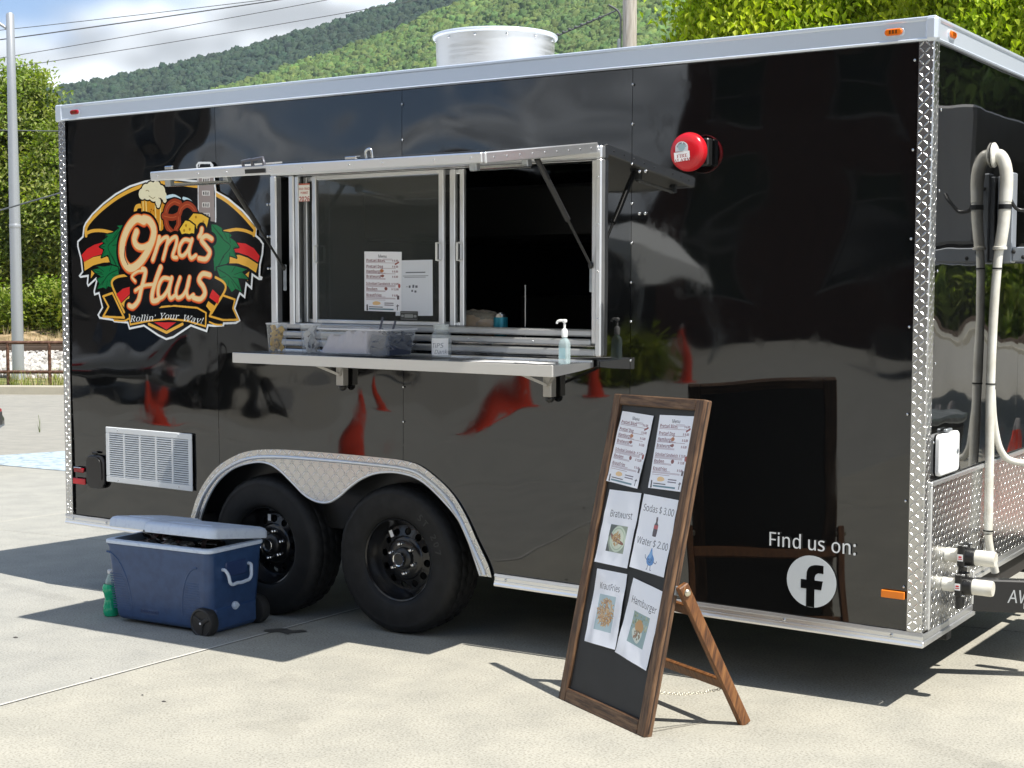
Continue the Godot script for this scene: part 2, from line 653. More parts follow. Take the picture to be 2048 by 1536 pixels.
# ---------------------------------------------------------------- ground
const BR := Vector3(0.82788, 0, -0.56090)   # along the kerb, fence and tracks
const BF := Vector3(-0.56090, 0, -0.82788)  # away from the lot
func bg(lat: float, d: float, y: float) -> Vector3:
	return Vector3(1.7293, y, 5.3170) + BR * lat + BF * d
func gd(p: Vector3) -> Vector3:
	return Vector3(p.x, gh(p.x, p.z), p.z)
func concrete(tone: Color, sd: int) -> StandardMaterial3D:
	var m := mat(tone, 0.85, 0.0, 0.35)
	tri_map(m, noise_tex(0.009, 7, 1024, [Color(0.905, 0.905, 0.895), Color(0.945, 0.943, 0.93), Color(0.98, 0.976, 0.96)], [0.15, 0.5, 0.85], FastNoiseLite.TYPE_SIMPLEX_SMOOTH, sd), 0.28)
	m.detail_enabled = true
	m.detail_blend_mode = BaseMaterial3D.BLEND_MODE_MUL
	m.detail_uv_layer = BaseMaterial3D.DETAIL_UV_2
	m.uv2_triplanar = true
	m.uv2_world_triplanar = true
	m.uv2_scale = Vector3.ONE * 0.8
	m.detail_albedo = M.grain
	m.heightmap_enabled = true
	m.heightmap_texture = M.grit
	m.heightmap_scale = 0.14
	return m
func make_ground() -> void:
	M.grain = noise_tex(0.09, 4, 1024, [Color(0.72, 0.71, 0.70), Color(0.93, 0.93, 0.92), Color(1, 1, 1)], [0.12, 0.42, 0.8], FastNoiseLite.TYPE_SIMPLEX_SMOOTH, 12)
	M.grit = noise_tex(0.12, 4, 512, [], [], FastNoiseLite.TYPE_SIMPLEX_SMOOTH, 14)
	var warm := concrete(lin(0.475, 0.460, 0.412), 2)
	var grey := concrete(lin(0.44, 0.437, 0.415), 3)
	var road := concrete(lin(0.38, 0.37, 0.345), 6)
	# one sheet to the horizon
	var g := MB.new()
	var ax := func(i: int) -> float:
		var t := (i - 60) / 60.0
		return signf(t) * (absf(t) * 26.0 + 2400.0 * pow(absf(t), 7.0))
	g.grid(120, 120, func(i: int, j: int):
		var x: float = ax.call(i)
		var z: float = -ax.call(j)
		return Vector3(x, gh(x, z) - 0.014, z))
	struct("ground", g, road)
	# lot slabs with tooled joints between them
	var lot := Node3D.new()
	lot.name = "lot_paving"
	add_child(lot)
	lot.set_meta("kind", "structure")
	var turn := Transform3D(Basis(Vector3.UP, 0.056), Vector3(-3.115, 0, 0.0))
	var rng := RandomNumberGenerator.new()
	rng.seed = 3
	for a in range(-2, 5):
		for b in range(-2, 4):
			var x0 := a * 4.55 + 0.006
			var x1 := (a + 1) * 4.55 - 0.006
			var z0 := b * 6.0 - 1.55 + 0.006
			var z1 := (b + 1) * 6.0 - 1.55 - 0.006
			var s := MB.new()
			var top := func(fx: float, fz: float, dn: float) -> Vector3:
				var w: Vector3 = turn * Vector3(fx, 0, fz)
				return on(w.x, w.z, -dn)
			s.grid(8, 8, func(i: int, j: int): return top.call(lerpf(x0 + 0.008, x1 - 0.008, i / 8.0), lerpf(z1 - 0.008, z0 + 0.008, j / 8.0), 0.0))
			for e in [[x0, z1, x1, z1], [x1, z1, x1, z0], [x1, z0, x0, z0], [x0, z0, x0, z1]]:
				var c := Vector2((x0 + x1) / 2, (z0 + z1) / 2)
				var p := Vector2(e[0], e[1])
				var q := Vector2(e[2], e[3])
				var pi_ := Vector2(clampf(p.x, x0 + 0.008, x1 - 0.008), clampf(p.y, z0 + 0.008, z1 - 0.008))
				var qi := Vector2(clampf(q.x, x0 + 0.008, x1 - 0.008), clampf(q.y, z0 + 0.008, z1 - 0.008))
				for k in 8:
					var t0 := k / 8.0
					var t1 := (k + 1) / 8.0
					var A := p.lerp(q, t0)
					var B := p.lerp(q, t1)
					var C := pi_.lerp(qi, t1)
					var D := pi_.lerp(qi, t0)
					s.quad(top.call(A.x, A.y, 0.006), top.call(B.x, B.y, 0.006), top.call(C.x, C.y, 0.0), top.call(D.x, D.y, 0.0))
					s.quad(top.call(A.x, A.y, 0.04), top.call(B.x, B.y, 0.04), top.call(B.x, B.y, 0.006), top.call(A.x, A.y, 0.006))
			part("slab", s, grey if a < 0 else warm, lot)
	# pale blue bay marking and a wet patch
	var paint := mat(lin(0.40, 0.475, 0.53), 0.8)
	tri_map(paint, noise_tex(0.02, 5, 512, [Color(0.75, 0.78, 0.8), Color(1, 1, 1)], [0.25, 0.5]), 0.6)
	var bp := MB.new()
	var q4 := [Vector2(-12.9, -4.55), Vector2(-10.15, -4.52), Vector2(-11.2, -6.6), Vector2(-12.6, -6.3)]
	bp.quad(on(q4[0].x, q4[0].y, 0.004), on(q4[1].x, q4[1].y, 0.004), on(q4[2].x, q4[2].y, 0.004), on(q4[3].x, q4[3].y, 0.004))
	tag(struct("bay_marking", bp, paint), "pale blue painted patch on the concrete behind the trailer")
	var wet := mat(lin(0.10, 0.095, 0.085), 0.5)
	var st := MB.new()
	var pts := Ink.curve([-3.15, 0.27, -3.10, 0.19, -3.03, 0.20, -3.0, 0.165, -2.95, 0.185, -2.99, 0.25, -2.98, 0.285, -3.06, 0.262, -3.09, 0.30], true, 5)
	var tr := Geometry2D.triangulate_polygon(pts)
	for i in range(0, tr.size(), 3):
		var a := on(pts[tr[i]].x, pts[tr[i]].y, 0.004)
		var b := on(pts[tr[i + 1]].x, pts[tr[i + 1]].y, 0.004)
		var c := on(pts[tr[i + 2]].x, pts[tr[i + 2]].y, 0.004)
		if (b - a).cross(c - a).y < 0:
			var t := b
			b = c
			c = t
		st.tri(a, b, c)
	tag(struct("wet_patch", st, wet), "dark wet patch on the concrete by the rear wheel")
	# pale sealant in the long joint
	var js := MB.new()
	for i in 40:
		var p0: Vector3 = turn * Vector3(0, 0, -1.5 + i * 0.148)
		var p1: Vector3 = turn * Vector3(0, 0, -1.5 + (i + 1) * 0.148)
		var o := Vector3(0.0075 + 0.002 * sin(i * 1.7), 0, 0)
		var o2 := Vector3(0.0075 + 0.002 * sin((i + 1) * 1.7), 0, 0)
		js.quad(gd(p0 - o) + Vector3(0, 0.002, 0), gd(p0 + o) + Vector3(0, 0.002, 0), gd(p1 + o2) + Vector3(0, 0.002, 0), gd(p1 - o2) + Vector3(0, 0.002, 0))
	struct("joint_sealant", js, mat(lin(0.55, 0.53, 0.485), 0.8))
	# faint tyre marks and old stains
	var stain := mat(Color(0.22, 0.21, 0.19, 0.045), 0.9)
	stain.transparency = BaseMaterial3D.TRANSPARENCY_ALPHA
	var sk := MB.new()
	for l in [[-6.6, 0.30, -5.6, 0.16, -4.6, 0.26], [0.1, 0.4, 0.7, 0.75, 1.2, 1.6]]:
		var pl := Ink.curve(l, false, 10)
		for i in pl.size() - 1:
			var d0 := (pl[mini(i + 1, pl.size() - 1)] - pl[maxi(i - 1, 0)]).normalized().orthogonal() * 0.05
			var d1 := (pl[mini(i + 2, pl.size() - 1)] - pl[i]).normalized().orthogonal() * 0.05
			sk.quad(on(pl[i].x + d0.x, pl[i].y + d0.y, 0.003), on(pl[i].x - d0.x, pl[i].y - d0.y, 0.003), on(pl[i + 1].x - d1.x, pl[i + 1].y - d1.y, 0.003), on(pl[i + 1].x + d1.x, pl[i + 1].y + d1.y, 0.003))
	for q in [[-1.9, 1.5, 0.16], [-2.35, 0.95, 0.10], [-0.1, 1.7, 0.13], [-4.5, 1.3, 0.12], [0.45, 0.6, 0.09]]:
		var n := 16
		for s in n:
			var a0 := TAU * s / n
			var a1 := TAU * (s + 1) / n
			var r0: float = q[2] * (0.75 + 0.3 * sin(a0 * 3.0 + q[0] * 5.0))
			var r1: float = q[2] * (0.75 + 0.3 * sin(a1 * 3.0 + q[0] * 5.0))
			sk.tri(on(q[0], q[1], 0.005), on(q[0] + cos(a0) * r0, q[1] - sin(a0) * r0, 0.005), on(q[0] + cos(a1) * r1, q[1] - sin(a1) * r1, 0.005))
	struct("ground_stains", sk, stain).set_meta("kind", "stuff")
	# small dark spots and grit scattered on the slabs
	var gr := MB.new()
	for i in 26:
		var x := rng.randf_range(-4.5, 0.8)
		var z := rng.randf_range(0.6, 3.2)
		var r := rng.randf_range(0.003, 0.010) * (2.0 if i < 5 else 1.0)
		var m := 7
		for s in m:
			var a0 := TAU * s / m
			var a1 := TAU * (s + 1) / m
			gr.tri(on(x, z, 0.004 + r * 0.2), on(x + cos(a0) * r * 1.6, z - sin(a0) * r, 0.002), on(x + cos(a1) * r * 1.6, z - sin(a1) * r, 0.002))
	struct("ground_specks", gr, mat(lin(0.06, 0.055, 0.05), 0.9)).set_meta("kind", "stuff")
	# hairline cracks
	var cr := MB.new()
	var crack_lines := [[-0.74, 0.88, -0.70, 0.79, -0.66, 0.70, -0.60, 0.58], [0.25, 1.35, 0.45, 1.25, 0.62, 1.2, 0.85, 1.02]]
	for l in crack_lines:
		var pl := Ink.curve(l, false, 5)
		for i in pl.size() - 1:
			var d := (pl[i + 1] - pl[i]).normalized().orthogonal() * 0.0022
			cr.quad(on(pl[i].x + d.x, pl[i].y + d.y, 0.003), on(pl[i + 1].x + d.x, pl[i + 1].y + d.y, 0.003), on(pl[i + 1].x - d.x, pl[i + 1].y - d.y, 0.003), on(pl[i].x - d.x, pl[i].y - d.y, 0.003))
	struct("pavement_crack", cr, mat(lin(0.2, 0.18, 0.15), 0.9))

# ---------------------------------------------------------------- foliage
func sprig(n: int, spread: float, size: float, sd: int, broad := 0.62, droop := 0.0) -> ArrayMesh:
	var r := RandomNumberGenerator.new()
	r.seed = sd
	var b := MB.new()
	for i in n:
		var p := Vector3(r.randf_range(-1, 1), r.randf_range(-1, 1), r.randf_range(-1, 1)) * spread
		var o := Basis.from_euler(Vector3(r.randf_range(-0.9, 0.9) * (1.0 - droop * 0.45) + droop, r.randf_range(0, TAU), r.randf_range(-0.7, 0.7)))
		var s := size * r.randf_range(0.75, 1.2)
		b.col = Color(1, 1, 1) * r.randf_range(0.65, 1.2)
		var tip := p + o * Vector3(0, -0.25 * s, s * 0.55)
		var root := p - o * Vector3(0, 0, s * 0.5)
		var l := p + o * Vector3(-s * broad * 0.5, 0.10 * s, 0)
		var k := p + o * Vector3(s * broad * 0.5, 0.10 * s, 0)
		b.tri(root, tip, l)
		b.tri(root, k, tip)
	return b.mesh()
func leaf_mat(c: Color, back: Color) -> StandardMaterial3D:
	var m := mat(c, 0.5, 0.0, 0.4)
	m.vertex_color_use_as_albedo = true
	m.backlight_enabled = true
	m.backlight = back
	return m
func scatter(called: String, me: ArrayMesh, m: Material, xs: Array, tints: Array, parent: Node3D) -> MultiMeshInstance3D:
	var mm := MultiMesh.new()
	mm.transform_format = MultiMesh.TRANSFORM_3D
	mm.use_colors = true
	mm.mesh = me
	mm.instance_count = xs.size()
	for i in xs.size():
		mm.set_instance_transform(i, xs[i])
		mm.set_instance_color(i, tints[i])
	var o := MultiMeshInstance3D.new()
	o.multimesh = mm
	o.material_override = m
	if parent:
		o.name = called
		parent.add_child(o, true)
	else:
		o.name = numbered(called)
		add_child(o)
	o.set_meta("kind", "stuff")
	return o
func crown(lobes: Array, clumps: int, per: int, cr: float, r: RandomNumberGenerator, var_: float) -> Array:
	# leaf clumps spread through ellipsoid lobes [centre, radii]; returns transforms and tints
	var xs := []
	var ts := []
	var vol := []
	var tot := 0.0
	for l in lobes:
		tot += pow(l[1].x * l[1].y * l[1].z, 0.7)
		vol.append(tot)
	for i in clumps:
		var k := 0
		var pick := r.randf() * tot
		while vol[k] < pick:
			k += 1
		var d := Vector3(r.randfn(), r.randfn(), r.randfn()).normalized()
		var rad := pow(r.randf(), 0.30)
		var ce: Vector3 = lobes[k][0] + d * lobes[k][1] * rad
		var tone := clampf(1.0 + r.randfn() * var_, 0.45, 1.7)
		var warm := r.randf_range(0.9, 1.12)
		for j in per:
			var e := Vector3(r.randfn(), r.randfn() * 0.7, r.randfn()) * cr * 0.55
			var s := r.randf_range(0.75, 1.25)
			xs.append(Transform3D(Basis.from_euler(Vector3(r.randf_range(-0.4, 0.4), r.randf() * TAU, r.randf_range(-0.4, 0.4))).scaled(Vector3.ONE * s), ce + e))
			var f := tone * r.randf_range(0.85, 1.15)
			ts.append(Color(f * warm, f, f * r.randf_range(0.7, 1.0)))
	return [xs, ts]
func limb(b: MB, a: Vector3, c: Vector3, r0: float, r1: float, r: RandomNumberGenerator) -> void:
	var m := a.lerp(c, 0.5) + Vector3(r.randfn(), 0, r.randfn()) * a.distance_to(c) * 0.06
	b.tube(PackedVector3Array([a, a.lerp(m, 0.5), m, m.lerp(c, 0.5) + Vector3(0, 0.03, 0), c]), PackedFloat32Array([r0, lerpf(r0, r1, 0.3), lerpf(r0, r1, 0.5), lerpf(r0, r1, 0.8), r1]), 7)
func tree(called: String, label: String, category: String, group: String, at: Vector3, lobes: Array, clumps: int, per: int, cr: float, sp: ArrayMesh, lm: Material, trunk_r: float, sd: int, var_ := 0.16) -> Node3D:
	var r := RandomNumberGenerator.new()
	r.seed = sd
	var t := thing(called, label, category, at, 0.0, group)
	var c := crown(lobes, clumps, per, cr, r, var_)
	scatter("crown", sp, lm, c[0], c[1], t)
	if trunk_r > 0:
		var b := MB.new()
		var top: Vector3 = lobes[0][0]
		b.tube(PackedVector3Array([Vector3(0, -0.2, 0), Vector3(0.03, top.y * 0.2, 0), Vector3(-0.04, top.y * 0.55, 0.05), top]), PackedFloat32Array([trunk_r * 1.35, trunk_r, trunk_r * 0.8, trunk_r * 0.35]), 10)
		for l in lobes:
			limb(b, Vector3(0, top.y * r.randf_range(0.3, 0.55), 0), l[0], trunk_r * 0.5, trunk_r * 0.12, r)
			for q in 2:
				var d := Vector3(r.randfn(), absf(r.randfn()) * 0.6, r.randfn()).normalized()
				limb(b, l[0], l[0] + d * l[1] * 0.85, trunk_r * 0.2, trunk_r * 0.05, r)
		part("trunk", b, M.bark, t)
	return t
# ---------------------------------------------------------------- background
func make_background() -> void:
	M.bark = mat(lin(0.12, 0.10, 0.08), 0.9)
	tri_map(M.bark, noise_tex(0.05, 4, 256, [Color(0.55, 0.5, 0.45), Color(1, 1, 1)], [0.2, 0.8]), 1.5)
	var r := RandomNumberGenerator.new()
	r.seed = 77
	hills(r)
	# kerb
	var kb := MB.new()
	var conc := concrete(lin(0.50, 0.47, 0.40), 9)
	for i in range(-14, 20):
		var a := gd(bg(i * 3.0, 30.0, 0))
		var b := gd(bg(i * 3.0 + 2.985, 30.0, 0))
		kb.beam(a + Vector3(0, 0.04, 0), b + Vector3(0, 0.04, 0), 0.18, 0.26, Vector3.UP, 0.025)
	struct("kerb", kb, conc)
	# verge, ballast bed and embankment
	var soil := mat(Color(1, 1, 1), 0.95)
	tri_map(soil, noise_tex(0.012, 5, 512, [Color(0.42, 0.36, 0.25), Color(0.60, 0.51, 0.38), Color(0.72, 0.64, 0.52)], [0.2, 0.5, 0.8], FastNoiseLite.TYPE_SIMPLEX_SMOOTH, 31), 0.25)
	var verge := mat(Color(1, 1, 1), 0.95)
	tri_map(verge, noise_tex(0.015, 5, 512, [Color(0.25, 0.30, 0.12), Color(0.45, 0.46, 0.24), Color(0.58, 0.53, 0.38)], [0.2, 0.55, 0.85], FastNoiseLite.TYPE_SIMPLEX_SMOOTH, 32), 0.3)
	var strip := func(d0: float, d1: float, y0: float, y1: float, n: int, bump: float, sd: int) -> MB:
		var nz := FastNoiseLite.new()
		nz.seed = sd
		nz.frequency = 0.35
		var b := MB.new()
		b.grid(120, n, func(i: int, j: int):
			var d: float = lerpf(d0, d1, float(j) / n)
			var p := bg(-70.0 + i * 0.75, d, 0)
			p.y = lerpf(y0, y1, float(j) / n) + bump * nz.get_noise_2d(p.x * 2, p.z * 2)
			return p)
		return b
	struct("verge_ground", strip.call(30.05, 33.6, -0.62, -0.58, 6, 0.05, 1), verge)
	struct("embankment", strip.call(39.4, 60.0, -0.30, 0.9, 24, 0.5, 2), soil)
	var bed := mat(Color(1, 1, 1), 0.95)
	tri_map(bed, noise_tex(0.05, 3, 512, [Color(0.42, 0.40, 0.37), Color(0.72, 0.70, 0.66)], [0.25, 0.75], FastNoiseLite.TYPE_CELLULAR, 33), 0.8)
	struct("ballast_bed", strip.call(33.5, 35.8, -0.62, -0.17, 4, 0.03, 3), bed)
	struct("ballast_top", strip.call(35.8, 39.5, -0.17, -0.22, 4, 0.03, 4), bed)
	# loose stones on the ballast
	var st := MB.new()
	for i in 6:
		st.ball(Vector3.ZERO, Vector3(0.055, 0.042, 0.05), 6, 4)
		break
	var xs := []
	var ts := []
	for i in 12000:
		var d := r.randf_range(33.5, 37.0)
		var p := bg(r.randf_range(-28, 8), d, 0)
		p.y = lerpf(-0.62, -0.17, clampf((d - 33.5) / 2.3, 0, 1)) + 0.02
		xs.append(Transform3D(Basis.from_euler(Vector3(r.randf() * 6, r.randf() * 6, r.randf() * 6)).scaled(Vector3(1, 1, 1) * r.randf_range(0.7, 1.7)), p))
		var g := r.randf_range(0.28, 0.62)
		ts.append(Color(g, g * 0.96, g * 0.89))
	var sm := mat(Color(1, 1, 1), 0.9)
	sm.vertex_color_use_as_albedo = true
	scatter("ballast_stones", st.mesh(), sm, xs, ts, null).set_meta("label", "pale grey ballast stones heaped under the railway track")
	# track: two rails on sleepers
	var rust := mat(lin(0.10, 0.07, 0.05), 0.7, 0.3)
	for k in 2:
		var t := thing("railway_rail", ["nearer rusty steel rail of the track behind the pipe fence", "farther rusty steel rail of the track behind the pipe fence"][k], "rail", bg(0, 36.6 + k * 1.45, -0.17), 0.0, "rails of the railway track")
		var b := MB.new()
		b.beam(BR * -60 + Vector3(0, 0.08, 0), BR * 60 + Vector3(0, 0.08, 0), 0.07, 0.20, Vector3.UP, 0.01)
		part("rail_bar", b, rust, t)
	var tie := thing("railway_sleepers", "dark timber sleepers under the railway track", "sleepers")
	var tb := MB.new()
	for i in range(-50, 30):
		tb.beam(bg(i * 0.6, 36.0, -0.15), bg(i * 0.6, 38.7, -0.15), 0.23, 0.12, Vector3.UP, 0.01)
	part("timbers", tb, mat(lin(0.07, 0.055, 0.045), 0.9), tie).set_meta("kind", "stuff")
	# rusty pipe fence
	var fence := thing("pipe_fence", "rusty two-rail pipe fence along the tracks behind the light pole", "fence", bg(0, 31.5, 0))
	var frust := mat(lin(0.20, 0.11, 0.075), 0.75, 0.2)
	tri_map(frust, noise_tex(0.03, 4, 256, [Color(0.5, 0.4, 0.35), Color(1, 1, 1)], [0.2, 0.8]), 1.0)
	for y in [0.345, -0.30]:
		var b := MB.new()
		b.tube(PackedVector3Array([BR * -30 + Vector3(0, y, 0), BR * -10 + Vector3(0, y - 0.01, 0), BR * 12 + Vector3(0, y, 0)]), 0.038, 8)
		part("rail", b, frust, fence)
	for i in range(-11, 5):
		var l := -11.06 + (i + 1) * 0.915
		var b := MB.new()
		b.tube(PackedVector3Array([BR * l + Vector3(0, -0.75, 0), BR * l + Vector3(0, 0.345, 0)]), 0.036, 8)
		part("post", b, frust, fence)
	# street light pole
	var pole := thing("street_light_pole", "tall tapered grey metal light pole on a concrete block at left", "light pole", bg(-11.35, 33.0, -0.70))
	var pm := mat(lin(0.42, 0.44, 0.46), 0.42, 0.5)
	var b1 := MB.new()
	b1.lathe(v2([0.135, 0.12, 0.13, 2.0, 0.118, 4.4, 0.10, 6.6, 0.088, 8.38, 0.06, 8.42]), 20)
	part("shaft", b1, pm, pole)
	var b2 := MB.new()
	b2.lathe(v2([0.0, 0.0, 0.19, 0.0, 0.19, 0.04, 0.16, 0.10, 0.15, 0.30, 0.145, 0.32]), 20)
	part("base_collar", b2, pm, pole)
	var b2b := MB.new()
	b2b.lathe(v2([0.124, 3.58, 0.130, 3.6, 0.130, 3.66, 0.122, 3.68]), 20)
	part("joint_band", b2b, pm, pole)
	var b3 := MB.new()
	b3.tube(smooth3([0.0, 8.02, 0.0, -0.28, 8.24, 0.19, -0.9, 8.66, 0.61, -2.0, 8.95, 1.35]), 0.035, 8)
	part("arm", b3, pm, pole)
	var b4 := MB.new()
	b4.ball(Vector3(-2.3, 8.95, 1.55), Vector3(0.38, 0.09, 0.2), 14, 8)
	part("lamp_head", b4, pm, pole)
	var b5 := MB.new()
	b5.box(Vector3(0, -0.12, 0), Vector3(0.95, 0.30, 0.95), 0.03, Transform3D(Basis(Vector3.UP, 0.6), Vector3.ZERO))
	part("concrete_block", b5, conc, pole)
	# wires across the sky
	var wm := mat(lin(0.09, 0.10, 0.11), 0.6)
	var ws := [[8.53, -0.13, "topmost thin power line crossing the sky at upper left"], [8.36, -0.157, "second power line from the top, thickest across the sky"], [7.95, -0.19, "third power line down across the cloudy sky"], [7.72, -0.175, "lowest power line above the light pole's trees"]]
	for k in 4:
		var w: Array = ws[k]
		var t := thing("power_line", w[2], "power line", Vector3.ZERO, 0, "power lines over the tracks")
		var b := MB.new()
		var pts := PackedVector3Array()
		for i in 21:
			var l := -34.0 + i * 3.0
			var y: float = w[0] - w[1] * (l + 14.0) + 0.0012 * pow(l + 4.0, 2) - 0.12
			pts.append(bg(l, 40.0 + k * 0.4, y))
		b.tube(pts, 0.017 if k == 1 else 0.010, 6)
		part("wire", b, wm, t)
	var t5 := thing("power_line", "dark cable low in front of the left trees, below the hill", "power line")
	var b6 := MB.new()
	b6.tube(PackedVector3Array([bg(-40, 44, 6.7), bg(-20, 44, 6.28), bg(-10, 44, 6.15), bg(10, 44, 6.4)]), 0.02, 6)
	part("wire", b6, wm, t5)
	# utility pole behind the trailer, with guy cable
	var up := thing("utility_pole", "weathered pale wooden utility pole rising behind the trailer", "utility pole", Vector3(-10.6, -0.6, -16.45))
	var pw := wood([Color(0.62, 0.58, 0.54), Color(0.74, 0.71, 0.67), Color(0.83, 0.80, 0.77)])
	pw.uv1_scale = Vector3(3, 0.25, 3)
	var u1 := MB.new()
	u1.lathe(v2([0.16, -0.2, 0.135, 4.0, 0.122, 7.0, 0.10, 12.0, 0.0, 12.05]), 18)
	part("shaft", u1, pw, up)
	var u2 := MB.new()
	u2.box(Vector3(0, 0, 0), Vector3(0.05, 0.55, 0.08), 0.01, Transform3D(Basis(Vector3.UP, 0.6), Vector3(-0.145, 6.15, 0.11)))
	part("junction_box", u2, M.galv, up)
	var u3 := MB.new()
	u3.tube(smooth3([-0.12, 5.2, 0.10, -0.12, 6.5, 0.10, -0.13, 6.85, 0.12, -0.3, 7.0, 0.2]), 0.018, 6)
	part("conduit", u3, wm, up)
	var a0 := Vector3(-0.15, 6.92, 0.12)
	var a1 := BR * -3.4 + Vector3(0, 5.62, 0)
	var gc := MB.new()
	gc.tube(PackedVector3Array([a0, a0.lerp(a1, 0.5) - Vector3(0, 0.03, 0), a1, BR * -14.0 + Vector3(0, 2.6, 0)]), 0.015, 6)
	part("cable", gc, wm, up)
	var bead := MB.new()
	bead.ball(Vector3.ZERO, Vector3(0.028, 0.028, 0.028), 8, 6)
	var bead_m := bead.mesh()
	for k in 9:
		put("bead", bead_m, wm, up).position = a0.lerp(a1, 0.10 + k * 0.032)
	var ins := MB.new()
	var e0 := a0.lerp(a1, 0.34)
	var e1 := a0.lerp(a1, 0.44)
	ins.tube(PackedVector3Array([e0, e1]), 0.055, 8)
	part("insulator", ins, wm, up)
	# trees beyond the tracks
	var sp := sprig(15, 0.34, 0.16, 5)
	var lm := leaf_mat(lin(0.37, 0.43, 0.15), Color(0.9, 1.0, 0.38))
	var spots := [[-22.8, 52.0, 9.4], [-19.2, 50.5, 9.8], [-17.3, 51.5, 9.3], [-15.7, 50.5, 7.2], [-12.5, 53.0, 6.0], [-27.5, 53.0, 9.0]]
	var tl := ["broad green tree beyond the tracks at far left, cut by the frame", "tallest green tree beyond the tracks, just left of the light pole", "rounded green tree beyond the tracks, just right of the light pole", "lower green tree touching the trailer's rear edge", "green tree beyond the tracks hidden mostly behind the trailer", "green tree beyond the tracks outside the left edge"]
	for k in spots.size():
		var s: Array = spots[k]
		var h: float = s[2]
		var lobes := [[Vector3(0, h * 0.72, 0), Vector3(1.05, h * 0.27, 1.2)]]
		for q in 7:
			var a := r.randf() * TAU
			lobes.append([Vector3(cos(a) * r.randf_range(0.3, 1.2), h * r.randf_range(0.2, 0.66), sin(a) * r.randf_range(0.5, 1.4)), Vector3(0.95, 1.1, 1.0) * r.randf_range(0.8, 1.3)])
		tree("broadleaf_tree", tl[k], "tree", "trees beyond the tracks", bg(s[0], s[1], -0.1), lobes, 620, 8, 0.55, sp, lm, 0.2, 100 + k, 0.22)
	# shrubs along the embankment
	var bs := sprig(14, 0.28, 0.16, 9)
	var bm := leaf_mat(lin(0.24, 0.30, 0.05), Color(0.7, 0.85, 0.15))
	var lb := []
	for k in 34:
		for q in 3:
			lb.append([bg(-27.0 + k * 1.75 + r.randf_range(-1.0, 1.0), 45.5 + r.randf_range(-0.8, 1.4), r.randf_range(0.4, 1.0)), Vector3(1.1, 0.75, 0.9) * r.randf_range(0.7, 1.2)])
	var bc := crown(lb, 2600, 7, 0.42, r, 0.22)
	scatter("bank_shrubs", bs, bm, bc[0], bc[1], null).set_meta("label", "yellow-green shrubs massed along the bank beyond the tracks")
	var lb2 := []
	for k in 26:
		lb2.append([bg(18.0 + k * 2.6, r.randf_range(40.0, 46.0), r.randf_range(1.2, 4.5)), Vector3(3.0, 2.6, 2.6)])
	var bc2 := crown(lb2, 1300, 7, 1.3, r, 0.2)
	scatter("far_thicket", sprig(12, 0.9, 0.55, 29), lm, bc2[0], bc2[1], null).set_meta("label", "dense green thicket beyond the tracks to the right, mirrored in the trailer's nose")
	# weeds on the verge and dry grass on the bank
	var blade := MB.new()
	for i in 7:
		var a := i * 2.4
		var d := Vector3(cos(a), 0, sin(a))
		blade.tri(d * 0.03 + d.cross(Vector3.UP) * 0.012, d * 0.16 + Vector3(0, 0.34 + 0.05 * sin(i * 3.0), 0), d * 0.03 - d.cross(Vector3.UP) * 0.012)
	var wl := []
	var wt := []
	for i in 2600:
		var d := r.randf_range(30.2, 33.6) if i < 1500 else r.randf_range(40.0, 46.0)
		var p := bg(r.randf_range(-22, 4), d, -0.62 if i < 1500 else lerpf(-0.25, 0.1, (d - 40) / 6.0))
		if i < 1500 and r.randf() < 0.45:
			continue
		wl.append(Transform3D(Basis(Vector3.UP, r.randf() * TAU).scaled(Vector3(1, 1, 1) * r.randf_range(0.4, 1.25)), p))
		wt.append(Color(0.26, 0.30, 0.06) * r.randf_range(0.6, 1.1) if i < 1500 and r.randf() < 0.7 else Color(0.40, 0.33, 0.18) * r.randf_range(0.6, 1.1))
	var wmat := leaf_mat(Color(1, 1, 1), Color(0.3, 0.3, 0.2))
	scatter("weeds", blade.mesh(), wmat, wl, wt, null).set_meta("label", "green and dry weeds along the fence and the bank")
	var wd := MB.new()
	for i in 9:
		var a := i * 2.4
		var d := Vector3(cos(a), 0, sin(a))
		wd.tri(d.cross(Vector3.UP) * 0.01, d * 0.09 + Vector3(0, 0.06 + 0.05 * i, 0), d.cross(Vector3.UP) * -0.01)
	wd.tube(PackedVector3Array([Vector3.ZERO, Vector3(0.02, 0.25, 0), Vector3(0.0, 0.5, 0.02)]), 0.006, 5)
	var weed := part("weed", wd, leaf_mat(lin(0.13, 0.17, 0.05), Color(0.2, 0.3, 0.1)))
	weed.position = gd(bg(-6.77, 20.5, 0))
	weed.scale = Vector3.ONE * 0.5
	tag(weed, "single tall weed growing from the pavement joint at left", "weed")
	# maples behind the trailer
	var ms := sprig(9, 0.17, 0.105, 15, 0.62, 0.8)
	var mm := leaf_mat(lin(0.47, 0.56, 0.05), Color(0.92, 1.0, 0.12))
	var dm := leaf_mat(lin(0.26, 0.36, 0.05), Color(0.75, 0.9, 0.13))
	maple("maple_tree", "bright yellow-green maple behind the trailer, left of the darker one", bg(3.75, 20.3, -0.5), [[Vector3(0, 6.4, 0), Vector3(1.4, 1.5, 1.4)], [Vector3(-0.55, 5.35, 0.2), Vector3(0.75, 0.75, 0.9)], [Vector3(0.25, 5.3, 0.4), Vector3(0.8, 0.7, 0.8)], [Vector3(-0.2, 5.6, 0.5), Vector3(1.0, 0.8, 0.9)], [Vector3(0.9, 6.0, -0.4), Vector3(0.8, 0.9, 0.8)]], 300, ms, mm, 301)
